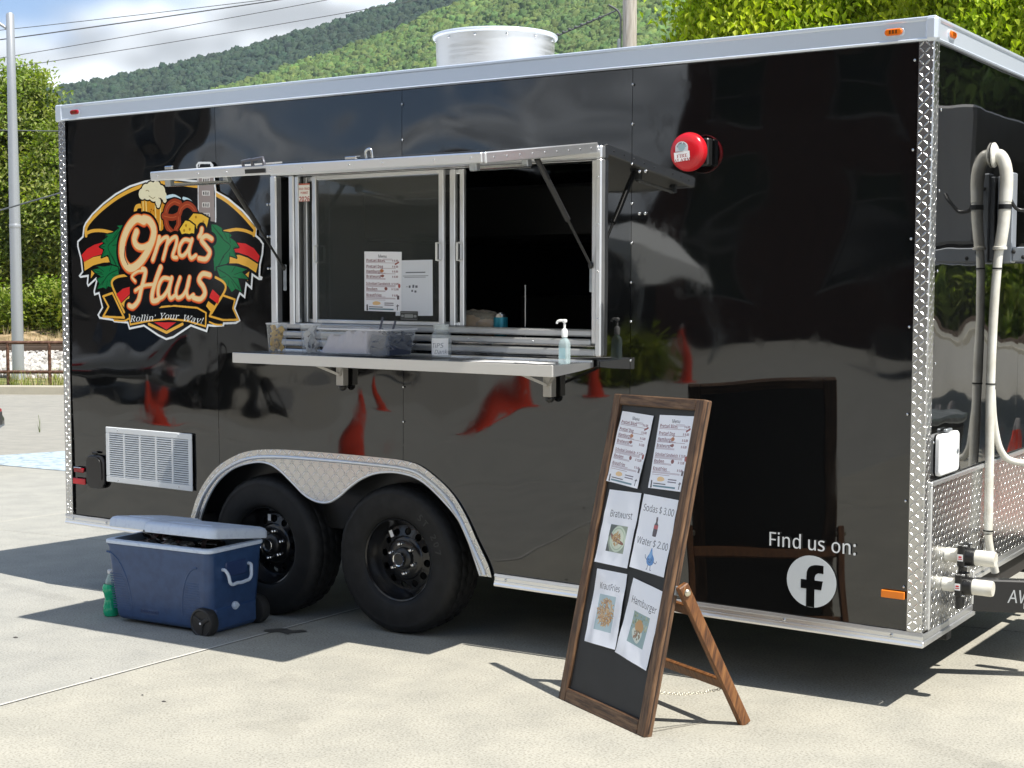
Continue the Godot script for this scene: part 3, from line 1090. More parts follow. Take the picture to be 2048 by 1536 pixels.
	maple("maple_tree", "darker green maple between the two bright ones behind the trailer", bg(6.1, 24.0, -0.5), [[Vector3(0, 6.9, 0), Vector3(2.4, 2.4, 2.0)], [Vector3(-0.7, 5.7, 0), Vector3(1.2, 0.9, 1.2)], [Vector3(1.0, 5.6, 0), Vector3(1.3, 1.0, 1.2)]], 420, ms, dm, 302)
	maple("maple_tree", "bright maple behind the trailer's front corner at upper right", bg(6.55, 18.5, -0.5), [[Vector3(0, 6.3, 0), Vector3(1.7, 1.7, 1.5)], [Vector3(-0.5, 5.3, 0.4), Vector3(1.1, 0.75, 0.9)], [Vector3(0.7, 4.9, 0.2), Vector3(1.2, 0.9, 1.0)], [Vector3(0.1, 5.1, 0.7), Vector3(0.9, 0.8, 0.8)]], 360, ms, mm, 303)
	maple("maple_tree", "dark green maple at the far right edge above the trailer", bg(8.9, 21.0, -0.5), [[Vector3(0, 6.3, 0), Vector3(2.2, 2.0, 2.0)], [Vector3(0.4, 4.9, 0), Vector3(1.6, 1.2, 1.6)], [Vector3(-0.9, 5.0, 0), Vector3(1.0, 0.9, 1.0)]], 420, ms, dm, 304)
func maple(called: String, label: String, at: Vector3, lobes: Array, clumps: int, sp: ArrayMesh, lm: Material, sd: int) -> void:
	tree(called, label, "tree", "maples behind the trailer", at, lobes, clumps, 12, 0.30, sp, lm, 0.15, sd, 0.18)

func hills(r: RandomNumberGenerator) -> void:
	# ridge profiles: [sideways, height] at their distance
	var far := [[-1500, 60], [-900, 120], [-640, 172], [-477, 193], [-378, 212], [-273, 236], [-169, 266], [-65, 297], [120, 350], [500, 400], [1100, 370], [1600, 250]]
	var near := [[-520, 30], [-330, 85], [-220, 122], [-161, 141], [-85, 166], [-58, 179], [-35, 187], [-5, 198], [60, 222], [160, 250], [330, 270], [600, 240], [900, 150]]
	hill("hill", "dark wooded ridge closing the view behind", far, 1500.0, 0.52, r, 4.2, 22000, lin(0.022, 0.046, 0.022), -820.0, 700.0, 260.0, 11)
	hill("hill", "nearer sunlit wooded slope behind the trailer", near, 1000.0, 0.48, r, 3.4, 46000, lin(0.088, 0.142, 0.036), -300.0, 330.0, 360.0, 12)
func hill(called: String, label: String, prof: Array, d0: float, slope: float, r: RandomNumberGenerator, cr: float, n: int, col: Color, l0: float, l1: float, depth: float, sd: int) -> void:
	var nz := FastNoiseLite.new()
	nz.seed = sd
	nz.frequency = 0.004
	nz.fractal_octaves = 4
	var top := func(l: float) -> float:
		for i in prof.size() - 1:
			if l <= prof[i + 1][0]:
				var t := clampf((l - prof[i][0]) / (prof[i + 1][0] - prof[i][0]), 0, 1)
				return lerpf(prof[i][1], prof[i + 1][1], t)
		return prof[prof.size() - 1][1]
	# ground height at sideways l, and s metres in front of the crest line
	var at := func(l: float, s: float) -> Vector3:
		var h: float = top.call(l)
		var y: float = h - slope * maxf(s, 0) * (1.0 + 0.25 * nz.get_noise_2d(l, s)) - (0.25 * -s if s < 0 else 0.0)
		y += 7.0 * nz.get_noise_2d(l * 1.7, s * 1.7) * clampf(s / 60.0, 0, 1)
		return bg(l, d0 - s, maxf(y, -6.0))
	var b := MB.new()
	var L0: float = prof[0][0]
	var L1: float = prof[prof.size() - 1][0]
	b.grid(120, 40, func(i: int, j: int): return at.call(lerpf(L0, L1, i / 120.0), lerpf(620.0, -160.0, j / 40.0)))
	var gm := mat(col, 0.95)
	var o := struct(called, b, gm)
	o.set_meta("label", label)
	var cb := MB.new()
	var n2 := FastNoiseLite.new()
	n2.seed = sd
	n2.frequency = 0.9
	n2.fractal_octaves = 3
	cb.grid(16, 10, func(i: int, j: int):
		var a := TAU * i / 16.0
		var t := PI * (1.0 - j / 10.0) + 1e-3
		var d := Vector3(cos(a) * sin(t), cos(t), -sin(a) * sin(t))
		return d * (1.0 + 0.75 * n2.get_noise_3d(d.x * 2.2, d.y * 2.2, d.z * 2.2)) * Vector3(1, 0.95, 1), true)
	var xs := []
	var ts := []
	for i in n:
		var l := r.randf_range(l0, l1)
		var s := pow(r.randf(), 1.1) * depth - 12.0
		var p: Vector3 = at.call(l, s)
		var k := cr * r.randf_range(0.55, 1.25)
		p.y += k * 0.35
		xs.append(Transform3D(Basis.from_euler(Vector3(r.randf_range(-0.5, 0.5), r.randf() * TAU, r.randf_range(-0.5, 0.5))).scaled(Vector3(k, k * r.randf_range(0.9, 1.3), k)), p))
		var f := clampf(1.0 + r.randfn() * 0.18, 0.5, 1.7) * (1.0 + 0.35 * nz.get_noise_2d(l * 3.0, s * 3.0))
		ts.append(Color(f * r.randf_range(0.8, 1.2), f, f * r.randf_range(0.75, 1.1)))
	var m := mat(col, 0.9)
	m.vertex_color_use_as_albedo = true
	scatter("hillside_forest", cb.mesh(), m, xs, ts, null).set_meta("label", "distant leafy forest covering the " + ("dark ridge" if d0 > 1200 else "sunlit slope"))
# ---------------------------------------------------------------- food trailer
const X0 := -4.94
const Y0 := 0.328
const Y1 := 2.683
const ZB := -2.59
func strip_of(outer: PackedVector2Array, inner: PackedVector2Array) -> PackedVector2Array:
	var p := outer.duplicate()
	for i in range(inner.size() - 1, -1, -1):
		p.append(inner[i])
	return p
func fender_paths() -> Array:
	var o := Ink.curve([-3.945, 0.372, -3.923, 0.467, -3.86, 0.60, -3.75, 0.721, -3.63, 0.792, -3.496, 0.838, -3.3, 0.860, -2.986, 0.866, -2.65, 0.866, -2.47, 0.860, -2.36, 0.832, -2.219, 0.743, -2.13, 0.64, -2.063, 0.525, -2.0, 0.42, -1.979, 0.362], false, 5)
	var i := Ink.curve([-3.875, 0.372, -3.847, 0.474, -3.79, 0.58, -3.714, 0.671, -3.60, 0.745, -3.461, 0.783, -3.37, 0.785, -3.288, 0.757, -3.20, 0.70, -3.12, 0.645, -3.04, 0.618, -2.96, 0.620, -2.89, 0.655, -2.826, 0.704, -2.74, 0.757, -2.637, 0.792, -2.5, 0.800, -2.365, 0.766, -2.205, 0.65, -2.14, 0.57, -2.091, 0.475, -2.043, 0.362], false, 5)
	return [o, i]
func make_trailer() -> Node3D:
	var t := thing("food_trailer", "glossy black food trailer with open serving window and round beer-and-pretzel emblem", "food trailer")
	# ---- black skin: four panels with slight oil-canning, cut for the window and the wheel well
	var nz := FastNoiseLite.new()
	nz.seed = 8
	nz.frequency = 0.62
	nz.fractal_octaves = 2
	nz.fractal_gain = 0.35
	var wav := func(x: float, y: float) -> float:
		var left := smoothstep(-1.0, -2.6, x)
		return nz.get_noise_2d(x * 1.0, y * 1.5) * lerpf(0.0046, 0.0075, left) + nz.get_noise_2d(x * 2.6 + 40.0, y * 3.4) * lerpf(0.0010, 0.0023, left)
	var fp := fender_paths()
	var mid := PackedVector2Array()
	for i in fp[0].size():
		var d: Vector2 = (fp[0][mini(i + 1, fp[0].size() - 1)] - fp[0][maxi(i - 1, 0)]).normalized()
		mid.append(fp[0][i] + Vector2(d.y, -d.x) * 0.036)
	mid.append(Vector2(-2.02, 0.2))
	mid.append(Vector2(-3.9, 0.2))
	var seams := [X0 + 0.05, -3.72, -2.496, -1.269, -0.05]
	for s in 4:
		var b := MB.new()
		var xa: float = seams[s] + (0.0012 if s > 0 else 0.0)
		var xb: float = seams[s + 1] - (0.0012 if s < 3 else 0.0)
		var nx := 40
		var ny := 72
		b.grid(nx, ny, func(i: int, j: int):
			var x := lerpf(xa, xb, float(i) / nx)
			var y := lerpf(0.365, 2.61, float(j) / ny)
			return Vector3(x, y, minf(wav.call(x, y) - 0.004, 0.0032)), false, Rect2(0, 0, 1, 1), func(p: Vector3):
				if p.x > -3.285 and p.x < -1.43 and p.y > 1.412 and p.y < 2.262:
					return true
				return p.y < 0.87 and Geometry2D.is_point_in_polygon(Vector2(p.x, p.y), mid))
		part("side_panel", b, M.black, t)
	# inner lining, far wall, floor, roof, rear and front walls
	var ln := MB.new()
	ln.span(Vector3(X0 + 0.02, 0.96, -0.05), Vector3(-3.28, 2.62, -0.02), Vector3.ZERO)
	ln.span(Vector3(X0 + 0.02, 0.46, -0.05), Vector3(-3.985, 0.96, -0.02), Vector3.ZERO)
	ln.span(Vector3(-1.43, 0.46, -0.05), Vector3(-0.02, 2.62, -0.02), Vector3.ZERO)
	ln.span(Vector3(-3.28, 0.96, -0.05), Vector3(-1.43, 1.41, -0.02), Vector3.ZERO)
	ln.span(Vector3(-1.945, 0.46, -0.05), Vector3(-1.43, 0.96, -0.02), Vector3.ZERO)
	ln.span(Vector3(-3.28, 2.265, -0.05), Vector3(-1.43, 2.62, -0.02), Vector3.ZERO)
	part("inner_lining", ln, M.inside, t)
	var fw := MB.new()
	fw.span(Vector3(X0, 0.36, ZB), Vector3(0, 2.65, ZB + 0.04), Vector3.ZERO)
	part("far_wall", fw, M.black, t)
	var fl := MB.new()
	fl.span(Vector3(X0 + 0.01, 0.365, ZB + 0.04), Vector3(-0.02, 0.455, -0.40), Vector3.ZERO)
	fl.span(Vector3(X0 + 0.01, 0.365, -0.40), Vector3(-3.93, 0.455, -0.02), Vector3.ZERO)
	fl.span(Vector3(-2.0, 0.365, -0.40), Vector3(-0.02, 0.455, -0.02), Vector3.ZERO)
	part("floor", fl, M.inside, t)
	var wl := MB.new()
	wl.span(Vector3(-3.96, 0.33, -0.42), Vector3(-1.97, 0.95, -0.40), Vector3.ZERO)
	wl.span(Vector3(-3.96, 0.90, -0.40), Vector3(-1.97, 0.92, -0.055), Vector3.ZERO)
	wl.span(Vector3(-3.98, 0.33, -0.40), Vector3(-3.96, 0.92, -0.01), Vector3.ZERO)
	wl.span(Vector3(-1.97, 0.33, -0.40), Vector3(-1.95, 0.92, -0.01), Vector3.ZERO)
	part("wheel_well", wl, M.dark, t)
	var fr := MB.new()
	for z in [-0.5, -2.1]:
		fr.span(Vector3(X0 + 0.1, 0.24, z - 0.05), Vector3(-0.05, 0.365, z), Vector3.ZERO, 0.004)
	for i in 9:
		fr.span(Vector3(X0 + 0.2 + i * 0.55, 0.27, ZB + 0.1), Vector3(X0 + 0.25 + i * 0.55, 0.364, -0.56), Vector3.ZERO)
	part("chassis", fr, M.frame_black, t)
	var rf := MB.new()
	rf.span(Vector3(X0 + 0.01, 2.640, ZB + 0.01), Vector3(-0.01, 2.672, -0.01), Vector3.ZERO)
	part("roof", rf, M.white, t)
	var rw := MB.new()
	rw.span(Vector3(X0 + 0.0, 0.40, ZB + 0.05), Vector3(X0 + 0.04, 2.62, -0.03), Vector3.ZERO)
	part("rear_wall", rw, M.black, t)
	var bk := MB.new()
	bk.span(Vector3(-0.06, 0.46, ZB + 0.04), Vector3(-0.025, 2.63, -0.055), Vector3.ZERO)
	part("front_lining", bk, M.inside, t)
	# front skin with dents in its reflection
	var nf := FastNoiseLite.new()
	nf.seed = 17
	nf.frequency = 0.7
	for s in 2:
		var b := MB.new()
		var za: float = [-0.045, -1.262][s]
		var zb: float = [-1.26, ZB + 0.02][s]
		b.grid(30, 50, func(i: int, j: int):
			var z := lerpf(za, zb, i / 30.0)
			var y := lerpf(0.93, 2.61, j / 50.0)
			return Vector3(0.0 + nf.get_noise_2d(z * 1.3, y * 1.6) * 0.0045 + nf.get_noise_2d(z * 3.1, y * 3.7 + 30.0) * 0.0006, y, z))
		part("front_panel", b, M.black, t)
	# ---- top rail with rolled edge, bottom rail, corner trims
	var prof := v2([0.0, 2.597, 0.012, 2.597, 0.016, 2.603, 0.010, 2.608, 0.010, 2.668, 0.016, 2.673, 0.016, 2.681, 0.010, 2.685, -0.04, 2.685, -0.04, 2.66, 0.0, 2.66])
	var tr_ := MB.new()
	tr_.xf = Transform3D(Basis(Vector3(0, 0, 1), Vector3(0, 1, 0), Vector3(-1, 0, 0)), Vector3(0, 0, 0))
	tr_.extrude(prof, -0.010, 4.95, 0.0, 10.0)
	part("top_rail", tr_, M.rail, t, "bright aluminium rail along the serving side's top edge")
	var tf := MB.new()
	tf.extrude(prof, ZB - 0.01, -0.012, 0.0, 10.0)
	part("top_rail", tf, M.rail, t)
	var tc := MB.new()
	tc.span(Vector3(-0.03, 2.594, -0.03), Vector3(0.019, 2.687, 0.019), Vector3.ZERO, 0.012)
	tc.span(Vector3(X0 - 0.016, 2.594, -0.05), Vector3(X0 + 0.04, 2.687, 0.017), Vector3.ZERO, 0.006)
	part("corner_cap", tc, M.rail, t)
	var bot := v2([0.0, 0.326, 0.014, 0.326, 0.016, 0.334, 0.011, 0.342, 0.011, 0.350, 0.007, 0.352, 0.007, 0.366, 0.011, 0.370, 0.009, 0.381, 0.0, 0.381])
	for seg in [[-0.012, 1.962], [3.955, 4.945]]:
		var b := MB.new()
		b.xf = tr_.xf
		b.extrude(bot, seg[0], seg[1], 0.0, 10.0)
		part("bottom_rail", b, M.alu, t)
	var rv := MB.new()
	for x in [-0.11, -0.55, -1.0, -1.45, -1.9, -4.1, -4.6, -4.88]:
		rv.ball(Vector3(x, 0.359, 0.008), Vector3(0.007, 0.007, 0.004), 8, 4)
	part("rail_screws", rv, M.steel, t).set_meta("kind", "stuff")
	for c in [[0.0, 1], [X0, -1]]:
		var b := MB.new()
		var x: float = c[0]
		var sg: int = c[1]
		var w := 0.052
		if sg > 0:
			b.quad(Vector3(x - w, 0.382, 0.006), Vector3(x + 0.002, 0.382, 0.006), Vector3(x + 0.002, 2.598, 0.006), Vector3(x - w, 2.598, 0.006), Rect2(0, 0, 1.2, 49.0))
			b.quad(Vector3(x + 0.006, 0.382, 0.002), Vector3(x + 0.006, 0.382, -0.055), Vector3(x + 0.006, 2.598, -0.055), Vector3(x + 0.006, 2.598, 0.002), Rect2(0.5, 0, 1.2, 49.0))
			b.quad(Vector3(x + 0.002, 0.382, 0.006), Vector3(x + 0.006, 0.382, 0.002), Vector3(x + 0.006, 2.598, 0.002), Vector3(x + 0.002, 2.598, 0.006), Rect2(0, 0, 0.1, 49.0))
		else:
			b.quad(Vector3(x - 0.002, 0.382, 0.006), Vector3(x + 0.055, 0.382, 0.006), Vector3(x + 0.055, 2.598, 0.006), Vector3(x - 0.002, 2.598, 0.006), Rect2(0, 0, 1.2, 49.0))
			b.quad(Vector3(x - 0.006, 0.382, -0.055), Vector3(x - 0.006, 0.382, 0.002), Vector3(x - 0.006, 2.598, 0.002), Vector3(x - 0.006, 2.598, -0.055), Rect2(0.5, 0, 1.2, 49.0))
			b.quad(Vector3(x - 0.006, 0.382, 0.002), Vector3(x - 0.002, 0.382, 0.006), Vector3(x - 0.002, 2.598, 0.006), Vector3(x - 0.006, 2.598, 0.002), Rect2(0, 0, 0.1, 49.0))
		part("corner_trim", b, M.plate, t, "tread-plate corner trim at the " + ("front" if sg > 0 else "rear"))
	# seam screws
	var sc := MB.new()
	for i in 13:
		var y := 0.55 + i * 0.165
		for x in [-1.269, -2.496, -0.072]:
			if x == -2.496 and (y > 1.38 and y < 2.30 or y < 0.9):
				continue
			if x == -0.072 and i % 2:
				continue
			sc.ball(Vector3(x + 0.004, y, 0.002), Vector3(0.0055, 0.0055, 0.004), 8, 4)
	for y in [2.167, 1.992]:
		for x in [-1.228, -1.200]:
			sc.ball(Vector3(x, y, 0.003), Vector3(0.007, 0.007, 0.005), 8, 5)
	for y in [2.09, 1.93, 1.77]:
		for x in [-3.352, -3.334]:
			sc.ball(Vector3(x, y, 0.003), Vector3(0.0065, 0.0065, 0.005), 8, 5)
	for y in [2.35, 2.05, 1.75, 1.4, 1.1]:
		sc.ball(Vector3(0.008, y, -0.08), Vector3(0.004, 0.006, 0.006), 8, 4)
	part("panel_screws", sc, M.steel, t).set_meta("kind", "stuff")
	# ---- fender
	var poly := strip_of(fp[0], fp[1])
	var f := MB.new()
	f.extrude(poly, 0.004, 0.0075, 0.0, 20.0, false, func(w: Vector2): return w / 0.064)
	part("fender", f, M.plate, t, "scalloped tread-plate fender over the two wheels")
	var lip := MB.new()
	var off := PackedVector3Array()
	for i in range(2, fp[0].size() - 2):
		var d: Vector2 = (fp[0][i + 1] - fp[0][i - 1]).normalized()
		var q: Vector2 = fp[0][i] + Vector2(d.y, -d.x) * 0.038
		off.append(Vector3(q.x, q.y, 0.010))
	lip.tube(off, 0.009, 8)
	var off2 := PackedVector3Array()
	for i in range(0, fp[1].size()):
		off2.append(Vector3(fp[1][i].x, fp[1][i].y, 0.0055))
	lip.tube(off2, 0.006, 8)
	part("fender_bead", lip, M.alu, t)
	wheels(t)
	window(t)
	fittings(t)
	front_end(t)
	return t

func wheels(t: Node3D) -> void:
	# tyre with tread blocks; lies round local z, outer face towards +z
	var ty := MB.new()
	var pr := [[0.196, 0.075], [0.206, 0.098], [0.225, 0.108], [0.262, 0.116], [0.300, 0.115], [0.318, 0.1145], [0.322, 0.117], [0.338, 0.111], [0.349, 0.101], [0.357, 0.088], [0.3605, 0.072], [0.3615, 0.052], [0.3545, 0.049], [0.3545, 0.043], [0.362, 0.040], [0.3625, 0.012], [0.355, 0.009], [0.355, -0.009], [0.3625, -0.012], [0.362, -0.040], [0.3545, -0.043], [0.3545, -0.049], [0.3615, -0.052], [0.357, -0.088], [0.338, -0.111], [0.262, -0.116], [0.196, -0.075]]
	var seg := 216
	ty.grid(seg, pr.size() - 1, func(i: int, j: int):
		var q: Array = pr[j]
		var rr: float = q[0]
		var a := TAU * i / seg
		if j >= 7 and j <= 23:
			var ph := (i + (j * 2 if j < 12 else j)) % 6
			if ph < 2 and rr > 0.345:
				rr -= 0.0055
		return Vector3(cos(a) * rr, sin(a) * rr, q[1]), true)
	# rows from outside inwards face the other way: turn the triangles
	for k in range(0, ty.ix.size(), 3):
		var s := ty.ix[k + 1]
		ty.ix[k + 1] = ty.ix[k + 2]
		ty.ix[k + 2] = s
	for k in ty.n.size():
		ty.n[k] = -ty.n[k]
	var tyre := ty.mesh()
	var st := MB.new()
	st.xf = Transform3D(face_up("z"), Vector3.ZERO)
	# rim from the back of the barrel round the lip to the dish
	st.lathe(v2([0.195, -0.08, 0.185, -0.06, 0.178, 0.02, 0.182, 0.060, 0.199, 0.076, 0.205, 0.086, 0.201, 0.092, 0.194, 0.088, 0.188, 0.070, 0.176, 0.052, 0.165, 0.030, 0.158, 0.020]), 48)
	st.xf = Transform3D()
	# disc with twelve round holes
	var nh := 12
	for h in nh:
		var a0 := TAU * h / nh
		var hc := Vector2(cos(a0), sin(a0)) * 0.131
		var bound := PackedVector2Array()
		var ring := PackedVector2Array()
		for k in 49:
			var a := TAU * k / 48.0
			var d := Vector2(cos(a), sin(a))
			ring.append(hc + d * 0.0185)
			var lo := 0.0
			var hi := 0.09
			for q in 22:
				var m := (lo + hi) * 0.5
				var p := hc + d * m
				var da := absf(angle_difference(p.angle(), a0))
				if p.length() > 0.108 and p.length() < 0.160 and da < PI / nh:
					lo = m
				else:
					hi = m
			bound.append(hc + d * lo)
		for k in 48:
			var P := func(q: Vector2) -> Vector3: return Vector3(q.x, q.y, 0.020 + 0.012 * clampf((0.155 - q.length()) / 0.05, 0, 1))
			st.quad(P.call(ring[k]), P.call(bound[k]), P.call(bound[k + 1]), P.call(ring[k + 1]))
			st.quad(P.call(ring[k + 1]), P.call(ring[k + 1]) - Vector3(0, 0, 0.012), P.call(ring[k]) - Vector3(0, 0, 0.012), P.call(ring[k]))
	st.xf = Transform3D(face_up("z"), Vector3.ZERO)
	st.lathe(v2([0.109, 0.032, 0.100, 0.040, 0.088, 0.044, 0.05, 0.044]), 36)
	var rim := st.mesh()
	var hb := MB.new()
	hb.xf = Transform3D(face_up("z"), Vector3.ZERO)
	hb.lathe(v2([0.056, 0.04, 0.054, 0.058, 0.046, 0.066, 0.036, 0.070, 0.034, 0.076, 0.0, 0.077]), 28)
	var hub := hb.mesh()
	var nt := MB.new()
	nt.xf = Transform3D(face_up("z"), Vector3.ZERO)
	nt.lathe(v2([0.012, 0.0, 0.012, 0.008, 0.0095, 0.012, 0.0095, 0.022, 0.006, 0.027, 0.0, 0.028]), 6, Transform3D(), 10.0)
	var nut := nt.mesh()
	var cr := MB.new()
	cr.xf = Transform3D(face_up("z"), Vector3.ZERO)
	cr.lathe(v2([0.027, 0.072, 0.031, 0.074, 0.034, 0.080, 0.033, 0.086, 0.029, 0.085, 0.027, 0.076]), 32)
	var ring_m := cr.mesh()
	var drum := MB.new()
	drum.xf = Transform3D(face_up("z"), Vector3.ZERO)
	drum.lathe(v2([0.15, -0.12, 0.15, -0.03, 0.0, -0.03]), 28)
	var drum_m := drum.mesh()
	var lt := MB.new()
	lt.text("ST 207", 0.042, Transform3D(), 0.003, "Droid Sans", 700)
	for w in [[-2.562, -0.128, 0.371, 0.42], [-3.425, -0.128, 0.350, 0.0], [-2.562, ZB + 0.15, 0.371, 0.3], [-3.425, ZB + 0.15, 0.350, 0.9]]:
		var g := Node3D.new()
		g.name = "wheel"
		t.add_child(g, true)
		g.position = Vector3(w[0], w[2], w[1])
		g.rotation.z = w[3]
		if w[1] < -1.0:
			g.rotation = Vector3(0, PI, 0)
		put("tyre", tyre, M.rubber, g)
		put("rim", rim, M.rim, g)
		put("hub", hub, M.plastic_black, g)
		put("brake_drum", drum_m, M.dark, g)
		if w[1] > -1.0:
			put("hub_ring", ring_m, M.chrome, g)
			for k in 6:
				var a := TAU * k / 6.0 + 0.3
				put("lug_nut", nut, M.chrome, g).position = Vector3(cos(a) * 0.072, sin(a) * 0.072, 0.044)
			var lab := MB.new()
			lab.box(Vector3(-0.03, 0.135, 0.034), Vector3(0.02, 0.034, 0.002))
			part("label_tag", lab, M.paper, g)
			if w[0] > -3.0:
				var l := MB.new()
				for k in 6:
					if k == 2:
						continue
					var a: float = 0.95 - k * 0.14 - w[3]
					l.text("ST 207"[k], 0.045, Transform3D(Basis(Vector3(0, 0, 1), a - PI / 2), Vector3(cos(a) * 0.272, sin(a) * 0.272, 0.1155)), 0.004, "Droid Sans", 700)
				part("sidewall_lettering", l, mat(lin(0.022, 0.022, 0.022), 0.5), g)

func window(t: Node3D) -> void:
	# outer frame: four profiled bars, butted
	var xa := -3.312
	var xb := -1.398
	var ya := 1.388
	var yb := 2.284
	var w := Node3D.new()
	w.name = "serving_window"
	t.add_child(w)
	var bar := func(a: Vector3, b: Vector3) -> void:
		var m := MB.new()
		m.span(a, b, Vector3.ZERO, 0.006)
		part("frame_bar", m, M.sill if b.y < 1.52 else M.alu, w)
	bar.call(Vector3(xa, yb - 0.055, -0.015), Vector3(xb, yb, 0.028))
	bar.call(Vector3(xb - 0.030, ya, -0.015), Vector3(xb, yb - 0.056, 0.030))
	bar.call(Vector3(xb - 0.058, ya + 0.05, -0.06), Vector3(xb - 0.031, yb - 0.058, 0.014))
	bar.call(Vector3(xa, ya + 0.02, -0.015), Vector3(xa + 0.042, yb - 0.056, 0.030))
	bar.call(Vector3(xa + 0.10, ya + 0.10, -0.08), Vector3(xa + 0.135, yb - 0.056, 0.004))
	bar.call(Vector3(xa, ya, -0.015), Vector3(xb - 0.031, ya + 0.030, 0.026))
	bar.call(Vector3(xa + 0.045, ya + 0.044, -0.04), Vector3(xb - 0.06, ya + 0.072, 0.016))
	bar.call(Vector3(xa + 0.045, ya + 0.082, -0.09), Vector3(xb - 0.06, ya + 0.112, 0.002))
	var jb := MB.new()
	jb.span(Vector3(xa + 0.02, yb - 0.060, -0.12), Vector3(xb - 0.02, yb - 0.057, -0.016), Vector3.ZERO)
	jb.span(Vector3(xa + 0.03, ya + 0.03, -0.12), Vector3(xa + 0.034, yb - 0.062, -0.016), Vector3.ZERO)
	jb.span(Vector3(xb - 0.034, ya + 0.03, -0.12), Vector3(xb - 0.0305, yb - 0.062, -0.062), Vector3.ZERO)
	jb.span(Vector3(xa + 0.036, ya + 0.020, -0.12), Vector3(xb - 0.036, ya + 0.043, -0.02), Vector3.ZERO)
	part("jamb", jb, M.steel, w)
	# fixed sash on the left, sliding sash pushed behind it
	var sash := func(x0: float, x1: float, z: float, nm: String, st: float) -> void:
		var m := MB.new()
		m.span(Vector3(x0, 1.502, z), Vector3(x0 + st, 2.222, z + 0.022), Vector3.ZERO, 0.003)
		m.span(Vector3(x1 - st, 1.502, z), Vector3(x1, 2.222, z + 0.022), Vector3.ZERO, 0.003)
		m.span(Vector3(x0 + st + 0.001, 1.502, z + 0.001), Vector3(x1 - st - 0.001, 1.520, z + 0.021), Vector3.ZERO, 0.003)
		m.span(Vector3(x0 + st + 0.001, 2.200, z + 0.001), Vector3(x1 - st - 0.001, 2.222, z + 0.021), Vector3.ZERO, 0.003)
		part(nm, m, M.alu, w)
		var g := MB.new()
		g.quad(Vector3(x0 + st - 0.002, 1.518, z + 0.010), Vector3(x1 - st + 0.002, 1.518, z + 0.010), Vector3(x1 - st + 0.002, 2.204, z + 0.010), Vector3(x0 + st - 0.002, 2.204, z + 0.010))
		part("pane", g, M.tint, w)
	sash.call(-3.068, -2.262, -0.030, "front_sash", 0.028)
	sash.call(-3.165, -2.178, -0.075, "rear_sash", 0.024)
	var vb := MB.new()
	vb.span(Vector3(-3.172, 1.502, -0.02), Vector3(-3.148, 2.222, 0.0), Vector3.ZERO, 0.003)
	vb.span(Vector3(-2.246, 1.502, -0.06), Vector3(-2.216, 2.222, -0.035), Vector3.ZERO, 0.003)
	part("mullion", vb, M.alu, w)
	for hx in [[-3.030, 1.84, -0.006], [-2.198, 1.845, -0.051], [-2.283, 1.845, -0.006]]:
		var h := MB.new()
		h.tube(v3([hx[0], hx[1] - 0.04, hx[2], hx[0], hx[1] - 0.04, hx[2] + 0.022, hx[0], hx[1] + 0.04, hx[2] + 0.022, hx[0], hx[1] + 0.04, hx[2]]), 0.006, 6)
		part("pull_handle", h, M.white, w)
	var fs := MB.new()
	for x in [xa + 0.02, -2.9, -2.5, -2.1, -1.75, xb - 0.015]:
		fs.ball(Vector3(x, ya + 0.058, 0.016), Vector3(0.005, 0.005, 0.003), 8, 4)
		fs.ball(Vector3(x, yb - 0.02, 0.028), Vector3(0.005, 0.005, 0.003), 8, 4)
	for y in [1.55, 1.75, 1.95, 2.15]:
		fs.ball(Vector3(xb - 0.015, y, 0.030), Vector3(0.005, 0.005, 0.003), 8, 4)
	part("frame_screws", fs, M.steel, w).set_meta("kind", "stuff")
	# year sticker, small plates on the pane
	var ink := Ink.new(140, 150, Color(0.95, 0.93, 0.90))
	ink.poly([0, 0, 140, 0, 140, 12, 0, 12], Color(0.75, 0.35, 0.25))
	ink.text("FOOD TRUCK", 26, Vector2(70, 45), Color(0.72, 0.28, 0.2), "Droid Sans", 700)
	ink.text("PERMIT", 26, Vector2(70, 78), Color(0.72, 0.28, 0.2), "Droid Sans", 700)
	ink.text("2026", 62, Vector2(70, 132), Color(0.68, 0.2, 0.15), "Droid Sans", 700)
	var sk := MB.new()
	sk.quad(Vector3(-3.142, 2.098, 0.0015), Vector3(-3.070, 2.098, 0.0015), Vector3(-3.070, 2.186, 0.0015), Vector3(-3.142, 2.186, 0.0015))
	var sm := mat(Color(1, 1, 1), 0.5)
	sm.albedo_texture = ink.tex()
	part("year_sticker", sk, sm, w, "pale sticker with red 2026")
	var pl := MB.new()
	pl.box(Vector3(-2.470, 1.545, -0.0175), Vector3(0.105, 0.045, 0.003), 0.001)
	part("black_label", pl, mat(lin(0.03, 0.03, 0.03), 0.4), w)
	var pw := MB.new()
	pw.box(Vector3(-2.470, 1.545, -0.0155), Vector3(0.094, 0.003, 0.002))
	pw.box(Vector3(-2.470, 1.560, -0.0155), Vector3(0.094, 0.002, 0.002))
	pw.box(Vector3(-2.470, 1.530, -0.0155), Vector3(0.094, 0.002, 0.002))
	pw.box(Vector3(-2.470, 1.545, -0.0155), Vector3(0.05, 0.016, 0.002))
	pw.box(Vector3(-2.508, 1.545, -0.0155), Vector3(0.012, 0.012, 0.002))
	pw.box(Vector3(-2.432, 1.545, -0.0155), Vector3(0.012, 0.012, 0.002))
	part("label_print", pw, mat(lin(0.35, 0.36, 0.35), 0.5), w)
	# awning door, propped open by two gas struts
	var aw := Node3D.new()
	aw.name = "awning_door"
	t.add_child(aw)
	aw.position = Vector3(0, 2.262, 0.03)
	aw.rotation.x = 0.122
	var ax0 := -3.225
	var ax1 := -1.415
	var dz := 0.845
	var s1 := MB.new()
	s1.span(Vector3(ax0 + 0.006, 0.014, 0.004), Vector3(ax1 - 0.006, 0.030, dz - 0.004), Vector3.ZERO)
